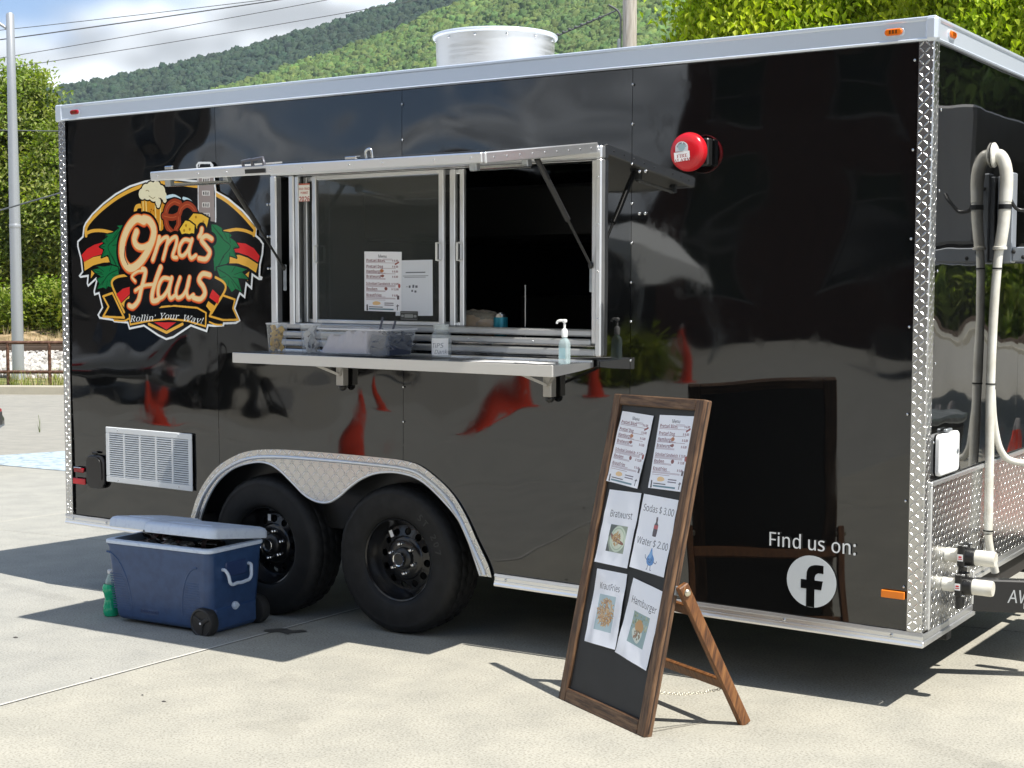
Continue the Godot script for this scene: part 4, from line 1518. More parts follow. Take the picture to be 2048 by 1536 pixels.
	part("outer_skin", s1, M.black, aw)
	var s2 := MB.new()
	s2.span(Vector3(ax0 + 0.006, 0.000, 0.004), Vector3(ax1 - 0.006, 0.012, dz - 0.004), Vector3.ZERO)
	part("underside", s2, M.cream, aw)
	for e in [[Vector3(ax0, -0.006, dz - 0.012), Vector3(ax1, 0.034, dz + 0.010)], [Vector3(ax0 - 0.004, -0.010, 0.0), Vector3(ax0 + 0.010, 0.034, dz - 0.013)], [Vector3(ax1 - 0.010, -0.010, 0.0), Vector3(ax1 + 0.004, 0.034, dz - 0.013)], [Vector3(ax0, 0.0, -0.008), Vector3(ax1, 0.030, 0.003)]]:
		var m := MB.new()
		m.span(e[0], e[1], Vector3.ZERO, 0.004)
		part("edge_rail", m, M.alu, aw)
	var asn := MB.new()
	for i in 9:
		asn.ball(Vector3(lerpf(ax0 + 0.05, ax1 - 0.05, i / 8.0) + (0.04 if i % 2 else 0.0), 0.014, dz + 0.010), Vector3(0.0045, 0.0045, 0.003), 8, 4)
		asn.ball(Vector3(ax1 + 0.004, 0.012, 0.06 + i * 0.09), Vector3(0.003, 0.0045, 0.0045), 8, 4)
	part("rail_screws", asn, M.steel, aw).set_meta("kind", "stuff")
	# flat bar latches under the door, hinged lugs
	for sg in [[-3.18, -3.15], [-1.50, -1.48]]:
		var m := MB.new()
		m.tube(v3([sg[0], -0.030, dz - 0.05, sg[0] + 0.01, -0.040, 0.42]), 0.008, 8)
		part("latch_bar", m, M.steel, aw)
		var l := MB.new()
		l.box(Vector3(sg[0], -0.018, dz - 0.06), Vector3(0.035, 0.036, 0.03), 0.004)
		l.box(Vector3(sg[0] + 0.005, -0.020, 0.43), Vector3(0.03, 0.04, 0.035), 0.004)
		part("latch_lug", l, M.galv, aw)
	var hp := MB.new()
	hp.box(Vector3(-2.58, 0.012, dz + 0.012), Vector3(0.115, 0.018, 0.006), 0.001)
	part("latch_plate", hp, M.plastic_black, aw)
	var hg := MB.new()
	hg.tube(v3([-2.655, 0.03, dz + 0.0, -2.655, 0.055, dz + 0.006, -2.60, 0.060, dz + 0.008]), 0.007, 8)
	hg.tube(v3([-2.60, 0.03, dz + 0.0, -2.60, 0.058, dz + 0.006, -2.535, 0.064, dz + 0.006, -2.535, 0.034, dz]), 0.008, 8)
	part("latch_handle", hg, mat(lin(0.12, 0.12, 0.14), 0.3, 0.4), aw)
	var hc := MB.new()
	hc.tube(smooth3([-1.98, 0.036, dz, -1.98, 0.065, dz, -1.955, 0.07, dz, -1.95, 0.036, dz]), 0.006, 8)
	hc.box(Vector3(-2.06, 0.042, dz - 0.01), Vector3(0.06, 0.012, 0.03), 0.002)
	hc.box(Vector3(-3.13, 0.046, dz - 0.02), Vector3(0.05, 0.018, 0.012), 0.003)
	part("hook", hc, M.steel, aw)
	# gas struts between door and frame
	for q in [[Vector3(-3.235, 2.205, 0.40), Vector3(-3.232, 1.775, 0.018)], [Vector3(-1.482, 2.205, 0.40), Vector3(-1.455, 1.778, 0.018)]]:
		var a: Vector3 = q[0]
		var b: Vector3 = q[1]
		var m := MB.new()
		m.tube(PackedVector3Array([a, a.lerp(b, 0.56)]), 0.0125, 12)
		part("gas_strut", m, mat(lin(0.02, 0.02, 0.021), 0.35), t)
		var rd := MB.new()
		rd.tube(PackedVector3Array([a.lerp(b, 0.56), b]), 0.006, 10)
		rd.ball(b, Vector3(0.012, 0.016, 0.012), 10, 8)
		part("strut_rod", rd, M.plastic_black, t)
		var br := MB.new()
		br.box(b + Vector3(0, -0.05, -0.008), Vector3(0.020, 0.13, 0.006), 0.002)
		br.box(a + Vector3(0, 0.018, 0), Vector3(0.034, 0.036, 0.028), 0.004)
		part("strut_bracket", br, M.galv, t)
	# serving shelf
	var sh := Node3D.new()
	sh.name = "serving_shelf"
	t.add_child(sh)
	var sx0 := -3.268
	var sx1 := -1.44
	var top := MB.new()
	top.span(Vector3(sx0, 1.360, 0.030), Vector3(sx1, 1.3635, 0.338), Vector3.ZERO)
	part("top", top, M.counter, sh)
	var fa := MB.new()
	fa.span(Vector3(sx0, 1.316, 0.3385), Vector3(sx1, 1.3645, 0.344), Vector3.ZERO, 0.0015)
	part("fascia", fa, M.fascia, sh)
	for x in [sx0, sx1]:
		var ec := MB.new()
		ec.xf = Transform3D(Basis(Vector3(0, 0, 1), Vector3(0, 1, 0), Vector3(-1, 0, 0)), Vector3(x, 0, 0))
		ec.extrude(v2([0.03, 1.363, 0.03, 1.340, 0.13, 1.330, 0.338, 1.316, 0.338, 1.363]), -0.002, 0.002)
		part("end_cap", ec, M.alu, sh)
	var lp := MB.new()
	lp.span(Vector3(sx0, 1.340, 0.012), Vector3(sx1, 1.372, 0.030), Vector3.ZERO, 0.003)
	part("back_hinge", lp, M.alu, sh)
	var us := MB.new()
	us.span(Vector3(sx0 + 0.02, 1.345, 0.035), Vector3(sx1 - 0.02, 1.357, 0.33), Vector3.ZERO)
	part("underside", us, M.steel, sh)
	for x in [-2.842, -1.652]:
		var m := MB.new()
		m.span(Vector3(x - 0.022, 1.205, 0.012), Vector3(x + 0.022, 1.335, 0.055), Vector3.ZERO, 0.003)
		part("bracket", m, M.bracket, sh)
		var k := MB.new()
		for d in [-1, 1]:
			k.beam(Vector3(x, 1.255, 0.05), Vector3(x + d * 0.14, 1.338, 0.18), 0.008, 0.012)
		part("bracket_brace", k, M.bracket, sh)
		var rb := MB.new()
		rb.ball(Vector3(x, 1.196, 0.03), Vector3(0.02, 0.018, 0.02), 10, 6)
		part("bracket_foot", rb, M.plastic_black, sh)
	# inside: dim counters and shelving
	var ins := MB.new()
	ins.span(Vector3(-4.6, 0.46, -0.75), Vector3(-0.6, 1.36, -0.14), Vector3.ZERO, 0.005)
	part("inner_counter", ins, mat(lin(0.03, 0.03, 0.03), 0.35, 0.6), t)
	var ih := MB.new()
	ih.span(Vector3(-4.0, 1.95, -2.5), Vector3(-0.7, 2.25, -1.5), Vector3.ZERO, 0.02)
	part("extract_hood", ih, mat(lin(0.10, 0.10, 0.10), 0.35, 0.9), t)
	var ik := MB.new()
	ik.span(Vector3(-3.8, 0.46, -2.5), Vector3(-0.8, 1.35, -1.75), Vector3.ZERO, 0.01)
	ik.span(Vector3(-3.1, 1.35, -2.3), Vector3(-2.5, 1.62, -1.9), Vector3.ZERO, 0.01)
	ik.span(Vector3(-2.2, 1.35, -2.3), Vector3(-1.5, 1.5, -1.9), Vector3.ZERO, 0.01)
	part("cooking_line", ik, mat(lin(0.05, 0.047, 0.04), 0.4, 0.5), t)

func fittings(t: Node3D) -> void:
	# return-air grille
	var v := Node3D.new()
	v.name = "vent_grille"
	t.add_child(v)
	v.set_meta("label", "white louvred vent grille at the rear")
	var x0 := -4.587
	var x1 := -3.909
	var y0 := 0.595
	var y1 := 0.901
	var fr := MB.new()
	var bx := 0.028
	fr.span(Vector3(x0, y1 - 0.032, 0.004), Vector3(x1, y1, 0.013), Vector3.ZERO, 0.003)
	fr.span(Vector3(x0, y0, 0.004), Vector3(x1, y0 + 0.032, 0.013), Vector3.ZERO, 0.003)
	fr.span(Vector3(x0, y0 + 0.032, 0.004), Vector3(x0 + bx, y1 - 0.032, 0.013), Vector3.ZERO, 0.003)
	fr.span(Vector3(x1 - bx, y0 + 0.032, 0.004), Vector3(x1, y1 - 0.032, 0.013), Vector3.ZERO, 0.003)
	part("frame", fr, M.vent, v)
	var bk := MB.new()
	bk.span(Vector3(x0 + 0.01, y0 + 0.01, 0.003), Vector3(x1 - 0.01, y1 - 0.01, 0.0045), Vector3.ZERO)
	part("backing", bk, mat(lin(0.10, 0.12, 0.13), 0.8), v)
	var cw := (x1 - x0 - 2 * bx - 4 * 0.014) / 5.0
	var mu := MB.new()
	mu.span(Vector3(-0.007, y0 + 0.032, 0.005), Vector3(0.007, y1 - 0.032, 0.0125), Vector3.ZERO, 0.001)
	var mum := mu.mesh()
	for k in 4:
		put("divider", mum, M.vent, v).position.x = x0 + bx + (k + 1) * cw + (k + 0.5) * 0.014
	var sl := MB.new()
	sl.box(Vector3.ZERO, Vector3(cw + 0.001, 0.0085, 0.0016), 0.0, Transform3D(Basis(Vector3.RIGHT, -0.75), Vector3.ZERO))
	var slm := sl.mesh()
	for k in 5:
		for j in 20:
			var o := put("slat", slm, M.vent, v)
			o.position = Vector3(x0 + bx + (k + 0.5) * cw + k * 0.014, y0 + 0.038 + j * 0.0121, 0.0095)
	var vs := MB.new()
	for x in [x0 + 0.10, x1 - 0.10]:
		for y in [y0 + 0.016, y1 - 0.016]:
			vs.ball(Vector3(x, y, 0.013), Vector3(0.005, 0.005, 0.003), 8, 4)
	part("screws", vs, M.steel, v).set_meta("kind", "stuff")
	# power inlet hatch and tail reflectors
	var h := MB.new()
	h.extrude(rrect(-4.750, 0.548, -4.600, 0.735, 0.045), 0.003, 0.020, 0.004)
	part("inlet_hatch", h, mat(lin(0.012, 0.012, 0.013), 0.28), t, "black rounded power-inlet hatch")
	var hs := MB.new()
	hs.tube(smooth3([-4.72, 0.722, 0.022, -4.655, 0.722, 0.024, -4.622, 0.69, 0.024, -4.618, 0.60, 0.022]), 0.004, 6)
	hs.box(Vector3(-4.68, 0.748, 0.012), Vector3(0.04, 0.012, 0.014), 0.003)
	part("hatch_rim", hs, M.plastic_black, t)
	var r1 := MB.new()
	r1.box(Vector3(-4.818, 0.640, 0.010), Vector3(0.082, 0.024, 0.014), 0.004)
	part("tail_marker", r1, M.red_lens, t)
	var r1b := MB.new()
	r1b.box(Vector3(-4.828, 0.655, 0.011), Vector3(0.06, 0.006, 0.016), 0.002)
	part("marker_rim", r1b, M.steel, t)
	var r2 := MB.new()
	r2.box(Vector3(-4.820, 0.577, 0.009), Vector3(0.105, 0.033, 0.010), 0.003)
	part("tail_reflector", r2, M.red, t)
	var r3 := MB.new()
	r3.box(Vector3(-0.107, 0.517, 0.009), Vector3(0.092, 0.029, 0.008), 0.002)
	part("side_reflector", r3, M.orange, t, "orange rectangular reflector by the front corner")
	# clearance lights on the top rail
	for q in [[-0.146, 0, 0], [-4.789, 0, 1], [0.016, 1, 0]]:
		var m := MB.new()
		var l := MB.new()
		if q[1] == 0:
			m.xf = Transform3D(Basis(), Vector3(q[0], 2.638, 0.0105))
			l.xf = m.xf
		else:
			m.xf = Transform3D(Basis(Vector3.UP, PI / 2), Vector3(0.0105, 2.640, -0.175))
			l.xf = m.xf
		m.extrude(rrect(-0.040, -0.016, 0.040, 0.016, 0.015), 0.0, 0.004, 0.001)
		l.extrude(rrect(-0.034, -0.0125, 0.034, 0.0125, 0.012), 0.004, 0.012, 0.004)
		var li := MB.new()
		li.xf = m.xf
		for e in [-0.012, 0.0, 0.012]:
			li.box(Vector3(e, 0, 0.0125), Vector3(0.006, 0.014, 0.001))
		part("light_base", m, M.rail, t)
		part("clearance_light", l, M.red_lens if q[2] else M.amber, t)
		part("light_element", li, mat(lin(0.12, 0.03, 0.0), 0.3), t)
	# round fire bell on a bracket
	var fb := Node3D.new()
	fb.name = "fire_bell"
	t.add_child(fb)
	fb.set_meta("label", "red round fire alarm bell high on the side")
	fb.position = Vector3(-0.966, 2.231, 0)
	var bb := MB.new()
	bb.span(Vector3(-0.045, -0.055, 0.003), Vector3(0.075, 0.055, 0.045), Vector3.ZERO, 0.006)
	part("back_box", bb, M.plastic_black, fb)
	var bp := MB.new()
	bp.span(Vector3(-0.02, -0.052, 0.046), Vector3(0.048, 0.052, 0.062), Vector3.ZERO, 0.003)
	part("mount_plate", bp, M.white, fb)
	var go := MB.new()
	go.xf = Transform3D(face_up("z"), Vector3.ZERO)
	go.lathe(v2([0.074, 0.056, 0.0765, 0.054, 0.0785, 0.060, 0.0785, 0.072, 0.075, 0.084, 0.068, 0.093, 0.056, 0.099, 0.04, 0.102, 0.0, 0.1035]), 48, Transform3D(), 50.0)
	part("gong", go, M.red, fb)
	var ar := Ink.new(160, 96, Color(0.95, 0.94, 0.93))
	ar.text("FIRE", 46, Vector2(80, 42), Color(0.6, 0.08, 0.1), "Droid Serif", 700)
	ar.text("ALARM", 46, Vector2(80, 86), Color(0.6, 0.08, 0.1), "Droid Serif", 700)
	var am := mat(Color(1, 1, 1), 0.4)
	am.albedo_texture = ar.tex()
	var aq := MB.new()
	var tl := Transform3D(Basis(Vector3(0, 0, 1), 0.09), Vector3(-0.012, -0.020, 0.1045))
	aq.xf = tl
	aq.quad(Vector3(-0.035, -0.019, 0), Vector3(0.035, -0.019, 0), Vector3(0.035, 0.019, 0), Vector3(-0.035, 0.019, 0))
	part("alarm_label", aq, am, fb)
	var em := MB.new()
	var half := PackedVector2Array([Vector2(0.028, 0.0), Vector2(0.028, 0.016)])
	for i in 13:
		var a := PI * i / 12.0
		half.append(Vector2(cos(a) * 0.028, 0.016 + sin(a) * 0.024))
	half.append(Vector2(-0.028, 0.0))
	em.xf = Transform3D(Basis(), Vector3(-0.014, 0.0, 0.1037))
	em.extrude(half, 0.0, 0.0008)
	part("bell_emblem", em, mat(lin(0.66, 0.67, 0.70), 0.4), fb)
	var ed := MB.new()
	ed.xf = Transform3D(Basis(), Vector3(-0.014, 0.014, 0.1047))
	ed.extrude(circle(0.015, 16, Vector2(0, 0.002)), 0.0, 0.0006)
	part("emblem_bell_mark", ed, mat(lin(0.32, 0.45, 0.48), 0.4), fb)
	var et := MB.new()
	for i in 10:
		var a := PI * (0.92 - 0.84 * i / 9.0)
		et.text("ALARM BELL"[i], 0.0085, Transform3D(Basis(Vector3(0, 0, 1), a - PI / 2), Vector3(-0.014 + cos(a) * 0.0195, 0.0150 + sin(a) * 0.0185, 0.1047)), 0.0004, "Droid Sans", 700)
	part("emblem_lettering", et, mat(lin(0.08, 0.08, 0.1), 0.5), fb)
	# page address near the front corner
	var tx := MB.new()
	tx.text("Find us on:", 0.077, Transform3D(Basis(Vector3(0.985, 0, 0), Vector3(0, 1, 0), Vector3(0, 0, 1)), Vector3(-0.440, 0.679, 0.006)), 0.001, "Droid Sans", 400)
	var wv := mat(lin(0.80, 0.82, 0.83), 0.35)
	part("find_us_lettering", tx, wv, t, "white lettering Find us on:")
	var dc := MB.new()
	dc.extrude(circle(0.1035, 48, Vector2(-0.4385, 0.527)), 0.005, 0.006)
	part("round_badge", dc, mat(lin(0.66, 0.70, 0.73), 0.35), t, "round white badge with a black letter f")
	var ff := MB.new()
	var c := Vector2(-0.4385, 0.527)
	var fpts := Ink.curve([0.014, -0.102, 0.014, -0.03, 0.014, 0.014, 0.017, 0.03, 0.028, 0.036, 0.046, 0.036], false, 4)
	var fo := Ink.curve([0.046, 0.068, 0.018, 0.068, -0.006, 0.060, -0.018, 0.042, -0.0205, 0.020], false, 4)
	var fpoly := PackedVector2Array()
	for p in [Vector2(-0.0205, -0.1015), Vector2(0.014, -0.1025), Vector2(0.014, -0.030), Vector2(0.042, -0.030), Vector2(0.048, 0.006), Vector2(0.014, 0.006), Vector2(0.014, 0.018)]:
		fpoly.append(p + c)
	for p in [Vector2(0.018, 0.030), Vector2(0.028, 0.036), Vector2(0.050, 0.036), Vector2(0.050, 0.068)]:
		fpoly.append(p + c)
	for i in range(1, fo.size()):
		fpoly.append(fo[i] + c)
	for p in [Vector2(-0.0205, 0.006), Vector2(-0.044, 0.006), Vector2(-0.044, -0.030), Vector2(-0.0205, -0.030)]:
		fpoly.append(p + c)
	ff.extrude(fpoly, 0.006, 0.0066)
	part("badge_letter", ff, M.black, t)
	emblem(t)
	# roof fan
	var fan := Node3D.new()
	fan.name = "roof_fan"
	t.add_child(fan)
	fan.set_meta("label", "big round aluminium exhaust fan housing on the roof")
	fan.position = Vector3(-2.66, 2.672, -1.0)
	var body := MB.new()
	body.lathe(v2([0.301, 0.0, 0.306, 0.05, 0.314, 0.30, 0.318, 0.312]), 64)
	body.lathe(v2([0.302, 0.312, 0.292, 0.05]), 64)
	var alum := mat(lin(0.66, 0.68, 0.70), 0.38, 0.8)
	alum.roughness_texture = noise_tex(0.03, 3, 256, [Color(0.32, 0.32, 0.32), Color(0.5, 0.5, 0.5)], [0.2, 0.8])
	alum.roughness = 1.0
	alum.uv1_triplanar = true
	alum.uv1_scale = Vector3(0.5, 5, 0.5)
	part("housing", body, alum, fan)
	var rl := MB.new()
	var ring := PackedVector3Array()
	for i in 65:
		var a := TAU * i / 64.0
		ring.append(Vector3(cos(a) * 0.320, 0.312, sin(a) * 0.320))
	rl.tube(ring, 0.011, 10, false)
	part("rolled_rim", rl, M.rail, fan)
	var cap := MB.new()
	cap.lathe(v2([0.0, 0.10, 0.16, 0.12, 0.18, 0.22, 0.15, 0.28, 0.0, 0.30]), 32)
	cap.box(Vector3(0, 0.2, 0), Vector3(0.58, 0.03, 0.04))
	cap.box(Vector3(0.02, 0.325, -0.1), Vector3(0.10, 0.035, 0.06), 0.01)
	part("motor", cap, M.galv, fan)
	var fs := MB.new()
	for i in 12:
		var a := TAU * i / 12.0 + 0.25
		fs.ball(Vector3(cos(a) * 0.3155, 0.285, sin(a) * 0.3155), Vector3(0.007, 0.007, 0.007), 8, 5)
		fs.ball(Vector3(cos(a) * 0.307, 0.04, sin(a) * 0.307), Vector3(0.007, 0.007, 0.007), 8, 5)
	part("screws", fs, M.steel, fan).set_meta("kind", "stuff")
	var crb := MB.new()
	crb.box(Vector3(0, 0.0, 0), Vector3(0.7, 0.06, 0.7), 0.01)
	part("roof_curb", crb, alum, fan)

func front_end(t: Node3D) -> void:
	# stone guard of tread plate, notched for the drawbar
	var sg := MB.new()
	sg.xf = Transform3D(Basis(Vector3(0, 0, -1), Vector3(0, 1, 0), Vector3(1, 0, 0)), Vector3(0.006, 0, 0))
	sg.extrude(v2([0.06, 0.375, 0.625, 0.375, 0.625, 0.515, 2.55, 0.515, 2.55, 0.935, 0.06, 0.935]), 0.0, 0.003, 0.0, 20.0, true, func(w: Vector2): return w / 0.056)
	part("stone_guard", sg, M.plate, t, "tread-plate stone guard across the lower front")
	var tr_ := MB.new()
	tr_.span(Vector3(0.003, 0.934, -2.55), Vector3(0.016, 0.952, -0.055), Vector3.ZERO, 0.003)
	tr_.span(Vector3(0.003, 0.382, -0.068), Vector3(0.015, 0.934, -0.056), Vector3.ZERO, 0.003)
	tr_.span(Vector3(0.004, 0.516, -0.835), Vector3(0.014, 0.934, -0.800), Vector3.ZERO, 0.003)
	part("guard_trim", tr_, M.alu, t)
	var br := MB.new()
	br.span(Vector3(0.002, 0.326, -0.655), Vector3(0.016, 0.348, 0.012), Vector3.ZERO, 0.003)
	br.span(Vector3(0.002, 0.349, -0.648), Vector3(0.012, 0.374, 0.004), Vector3.ZERO, 0.003)
	br.span(Vector3(0.002, 0.374, -0.648), Vector3(0.014, 0.515, -0.626), Vector3.ZERO, 0.003)
	br.span(Vector3(0.002, 0.468, -2.55), Vector3(0.014, 0.490, -0.649), Vector3.ZERO, 0.003)
	br.span(Vector3(0.002, 0.491, -2.55), Vector3(0.010, 0.514, -0.652), Vector3.ZERO, 0.003)
	part("front_rail", br, M.alu, t)
	# hatch
	var h := MB.new()
	h.xf = Transform3D(Basis(Vector3(0, 0, -1), Vector3(0, 1, 0), Vector3(1, 0, 0)), Vector3(0.0, 0, 0))
	h.extrude(rrect(0.118, 0.965, 0.365, 1.125, 0.022), 0.004, 0.022, 0.005)
	part("inlet_door", h, M.white, t, "white rounded water-inlet door on the front")
	var hk := MB.new()
	hk.xf = h.xf
	hk.extrude(circle(0.010, 14, Vector2(0.335, 1.045)), 0.022, 0.025)
	hk.box(Vector3(0.24, 1.135, 0.012), Vector3(0.07, 0.012, 0.016), 0.003)
	part("door_lock", hk, M.galv, t)
	# drain valves
	for q in [[0.642, -0.262], [0.532, -0.235]]:
		var g := Node3D.new()
		g.name = "drain_valve"
		t.add_child(g, true)
		g.position = Vector3(0.01, q[0], q[1])
		var X := Transform3D(face_up("x"), Vector3.ZERO)
		var s := MB.new()
		s.lathe(v2([0.028, 0.0, 0.028, 0.055]), 24, X)
		part("stub_pipe", s, M.pvc, g)
		var bd := MB.new()
		bd.box(Vector3(0.068, 0.006, 0), Vector3(0.028, 0.088, 0.078), 0.004)
		bd.box(Vector3(0.066, -0.062, 0.0), Vector3(0.020, 0.056, 0.06), 0.004)
		bd.lathe(v2([0.036, 0.08, 0.036, 0.112, 0.033, 0.116, 0.0, 0.116]), 24, X)
		part("valve_body", bd, M.plastic_black, g)
		var bl := MB.new()
		for y in [-0.034, 0.046]:
			for z in [-0.030, 0.030]:
				bl.tube(v3([0.046, y, z, 0.092, y, z]), 0.0045, 6)
		part("bolts", bl, M.steel, g).set_meta("kind", "stuff")
		var cp := MB.new()
		cp.lathe(v2([0.0305, 0.112, 0.0305, 0.186, 0.028, 0.192, 0.0, 0.192]), 24, X)
		part("cap_pipe", cp, M.pvc, g)
		var lb := MB.new()
		lb.box(Vector3(0.0665, 0.0, 0.040), Vector3(0.021, 0.026, 0.002))
		part("tag_label", lb, M.paper, g)
		var lt := MB.new()
		lt.box(Vector3(0.0665, 0.003, 0.0413), Vector3(0.012, 0.006, 0.0006))
		lt.box(Vector3(0.0665, -0.005, 0.0413), Vector3(0.015, 0.003, 0.0006))
		part("tag_print", lt, M.red, g)
	# line set in white duct, with its elbow and ties
	var duct := Node3D.new()
	duct.name = "pipe_run"
	t.add_child(duct)
	duct.set_meta("label", "white pipe hooking out of the front wall and running down")
	var el := MB.new()
	el.tube(smooth3([0.0, 2.225, -0.80, 0.028, 2.232, -0.798, 0.050, 2.195, -0.796, 0.060, 2.13, -0.794, 0.058, 2.04, -0.790]), 0.0265, 16)
	part("elbow_wrap", el, M.pvc, duct)
	var es := MB.new()
	es.xf = Transform3D(face_up("x"), Vector3(0, 2.235, -0.80))
	es.lathe(v2([0.052, 0.002, 0.052, 0.008, 0.040, 0.016, 0.0, 0.016]), 24)
	part("wall_plate", es, M.pvc, duct)
	var u1 := MB.new()
	u1.tube(smooth3([0.058, 2.045, -0.790, 0.055, 1.95, -0.785, 0.044, 1.85, -0.778]), 0.0245, 16)
	u1.lathe(v2([0.024, 0.0, 0.029, 0.002, 0.029, 0.012, 0.024, 0.014]), 18, Transform3D(Basis(), Vector3(0.044, 1.842, -0.778)))
	part("upper_pipe", u1, M.pvc, duct)
	var u2 := MB.new()
	u2.tube(smooth3([0.043, 1.85, -0.778, 0.038, 1.80, -0.775, 0.030, 1.62, -0.768, 0.026, 1.42, -0.762, 0.026, 1.22, -0.757, 0.030, 1.02, -0.752, 0.034, 0.80, -0.745, 0.036, 0.66, -0.742]), 0.0185, 16)
	part("lower_pipe", u2, M.pvc, duct)
	var u3 := MB.new()
	u3.tube(smooth3([0.036, 0.655, -0.742, 0.042, 0.60, -0.748, 0.060, 0.49, -0.775]), 0.0165, 14)
	part("drain_end", u3, M.pvc, duct)
	var u4 := MB.new()
	u4.tube(smooth3([0.030, 1.26, -0.765, 0.040, 1.12, -0.775, 0.065, 1.0, -0.80, 0.115, 0.955, -0.84, 0.25, 0.95, -0.92]), 0.0145, 12)
	part("side_hose", u4, M.pvc, duct)
	var tb := MB.new()
	for q in [[0.058, 2.02, -0.789, 0.0265], [0.037, 1.765, -0.774, 0.0195], [0.026, 1.285, -0.759, 0.0195], [0.036, 0.67, -0.742, 0.0195]]:
		var hgt := 0.020 if q[3] > 0.025 else 0.006
		tb.lathe(v2([q[3] - 0.001, -hgt / 2, q[3] + 0.001, -hgt / 2, q[3] + 0.001, hgt / 2, q[3] - 0.001, hgt / 2]), 18, Transform3D(Basis(), Vector3(q[0], q[1], q[2])))
	part("cable_tie", tb, M.plastic_black, duct)
	# condenser bracket and condenser on the front wall
	var cb := Node3D.new()
	cb.name = "condenser_bracket"
	t.add_child(cb)
	var gp := mat(lin(0.33, 0.36, 0.40), 0.35, 0.2)
	var b1 := MB.new()
	b1.span(Vector3(0.028, 1.79, -0.92), Vector3(0.072, 2.165, -0.855), Vector3.ZERO, 0.004)
	b1.span(Vector3(0.006, 1.80, -0.91), Vector3(0.028, 2.15, -0.865), Vector3.ZERO, 0.002)
	part("upright", b1, gp, cb)
	var b2 := MB.new()
	b2.span(Vector3(0.073, 1.795, -0.92), Vector3(0.60, 1.855, -0.855), Vector3.ZERO, 0.004)
	part("arm", b2, gp, cb)
	var b3 := MB.new()
	for p in [[0.08, 1.835], [0.12, 1.812], [0.05, 2.10]]:
		b3.ball(Vector3(p[0], p[1], -0.854), Vector3(0.009, 0.009, 0.006), 8, 5)
	part("bolts", b3, M.dark, cb).set_meta("kind", "stuff")
	var b4 := MB.new()
	b4.span(Vector3(0.063, 1.795, -1.70), Vector3(0.60, 1.855, -1.64), Vector3.ZERO, 0.004)
	b4.span(Vector3(0.028, 1.79, -1.70), Vector3(0.062, 2.165, -1.64), Vector3.ZERO, 0.004)
	part("far_arm", b4, gp, cb)
	var cu := Node3D.new()
	cu.name = "condenser_unit"
	t.add_child(cu)
	var c1 := MB.new()
	c1.span(Vector3(0.125, 1.875, -1.85), Vector3(0.46, 2.47, -0.96), Vector3.ZERO, 0.012)
	part("case", c1, mat(lin(0.24, 0.245, 0.25), 0.45), cu)
	var c2 := MB.new()
	c2.span(Vector3(0.12, 1.857, -1.78), Vector3(0.45, 1.874, -1.0), Vector3.ZERO)
	part("feet", c2, M.plastic_black, cu)
	var c3 := MB.new()
	c3.xf = Transform3D(face_up("x"), Vector3(0.461, 2.17, -1.46))
	c3.lathe(v2([0.25, 0.0, 0.25, 0.012, 0.235, 0.014, 0.235, 0.004, 0.0, 0.002]), 32)
	part("fan_guard", c3, M.plastic_black, cu)
	var c4 := MB.new()
	c4.tube(smooth3([0.075, 2.05, -0.80, 0.10, 2.01, -0.82, 0.15, 2.01, -0.84, 0.2, 2.05, -0.85, 0.22, 2.08, -0.87]), 0.008, 8)
	part("cable", c4, M.plastic_black, cu)
	# drawbar
	var db := Node3D.new()
	db.name = "drawbar"
	t.add_child(db)
	db.set_meta("label", "black A-frame drawbar with chalked characters")
	var a := Vector3(-0.25, 0.412, -0.535)
	var b := Vector3(1.35, 0.412, -1.295)
	var m1 := MB.new()
	m1.beam(a, b, 0.055, 0.135, Vector3.UP, 0.006)
	m1.beam(Vector3(a.x, a.y, -2.055), Vector3(b.x, b.y, -1.32), 0.055, 0.135, Vector3.UP, 0.006)
	part("beam", m1, mat(lin(0.016, 0.016, 0.017), 0.3), db)
	var dir := (b - a).normalized()
	var side := dir.cross(Vector3.UP)
	var fx := func(s: float, y: float, o: float) -> Transform3D:
		return Transform3D(Basis(dir, Vector3.UP, side), a + dir * s + Vector3(0, y, 0) + side * (0.0275 + o))
	var tx := MB.new()
	tx.text("AW22", 0.075, fx.call(0.500, 0.000, 0.0008) * Transform3D(Basis(Vector3(0.85, 0, 0), Vector3(0.12, 1, 0), Vector3(0, 0, 1)), Vector3.ZERO), 0.0008, "Droid Sans", 400)
	part("chalk_marks", tx, mat(lin(0.42, 0.44, 0.45), 0.8), db)
	var sk := MB.new()
	sk.box(Vector3.ZERO, Vector3(0.13, 0.024, 0.0012), 0.0, fx.call(0.545, -0.037, 0.001))
	part("serial_label", sk, M.paper, db)
	var s2 := MB.new()
	s2.box(Vector3(0.01, -0.004, 0.0008), Vector3(0.07, 0.007, 0.0008), 0.0, fx.call(0.545, -0.037, 0.001))
	s2.box(Vector3(0.0, 0.007, 0.0008), Vector3(0.10, 0.002, 0.0008), 0.0, fx.call(0.545, -0.037, 0.001))
	part("serial_print", s2, mat(lin(0.08, 0.08, 0.08), 0.6), db)
	var cp := MB.new()
	cp.box(Vector3(1.42, 0.42, -1.308), Vector3(0.26, 0.10, 0.12), 0.02)
	cp.lathe(v2([0.03, 0.0, 0.03, 0.55, 0.04, 0.56, 0.04, 0.60, 0.0, 0.6]), 16, Transform3D(Basis(), Vector3(1.2, 0.15, -1.308)))
	part("coupler_and_jack", cp, M.galv, db)
	var ch := MB.new()
	ch.box(Vector3(0.30, 0.515, -0.87), Vector3(0.16, 0.06, 0.05), 0.012, Transform3D())
	part("safety_switch", ch, M.chrome, db)
	var bx := MB.new()
	bx.span(Vector3(0.42, 0.485, -1.95), Vector3(1.22, 1.02, -1.04), Vector3.ZERO, 0.02)
	part("tongue_box", bx, M.frame_black, db)
	var bl := MB.new()
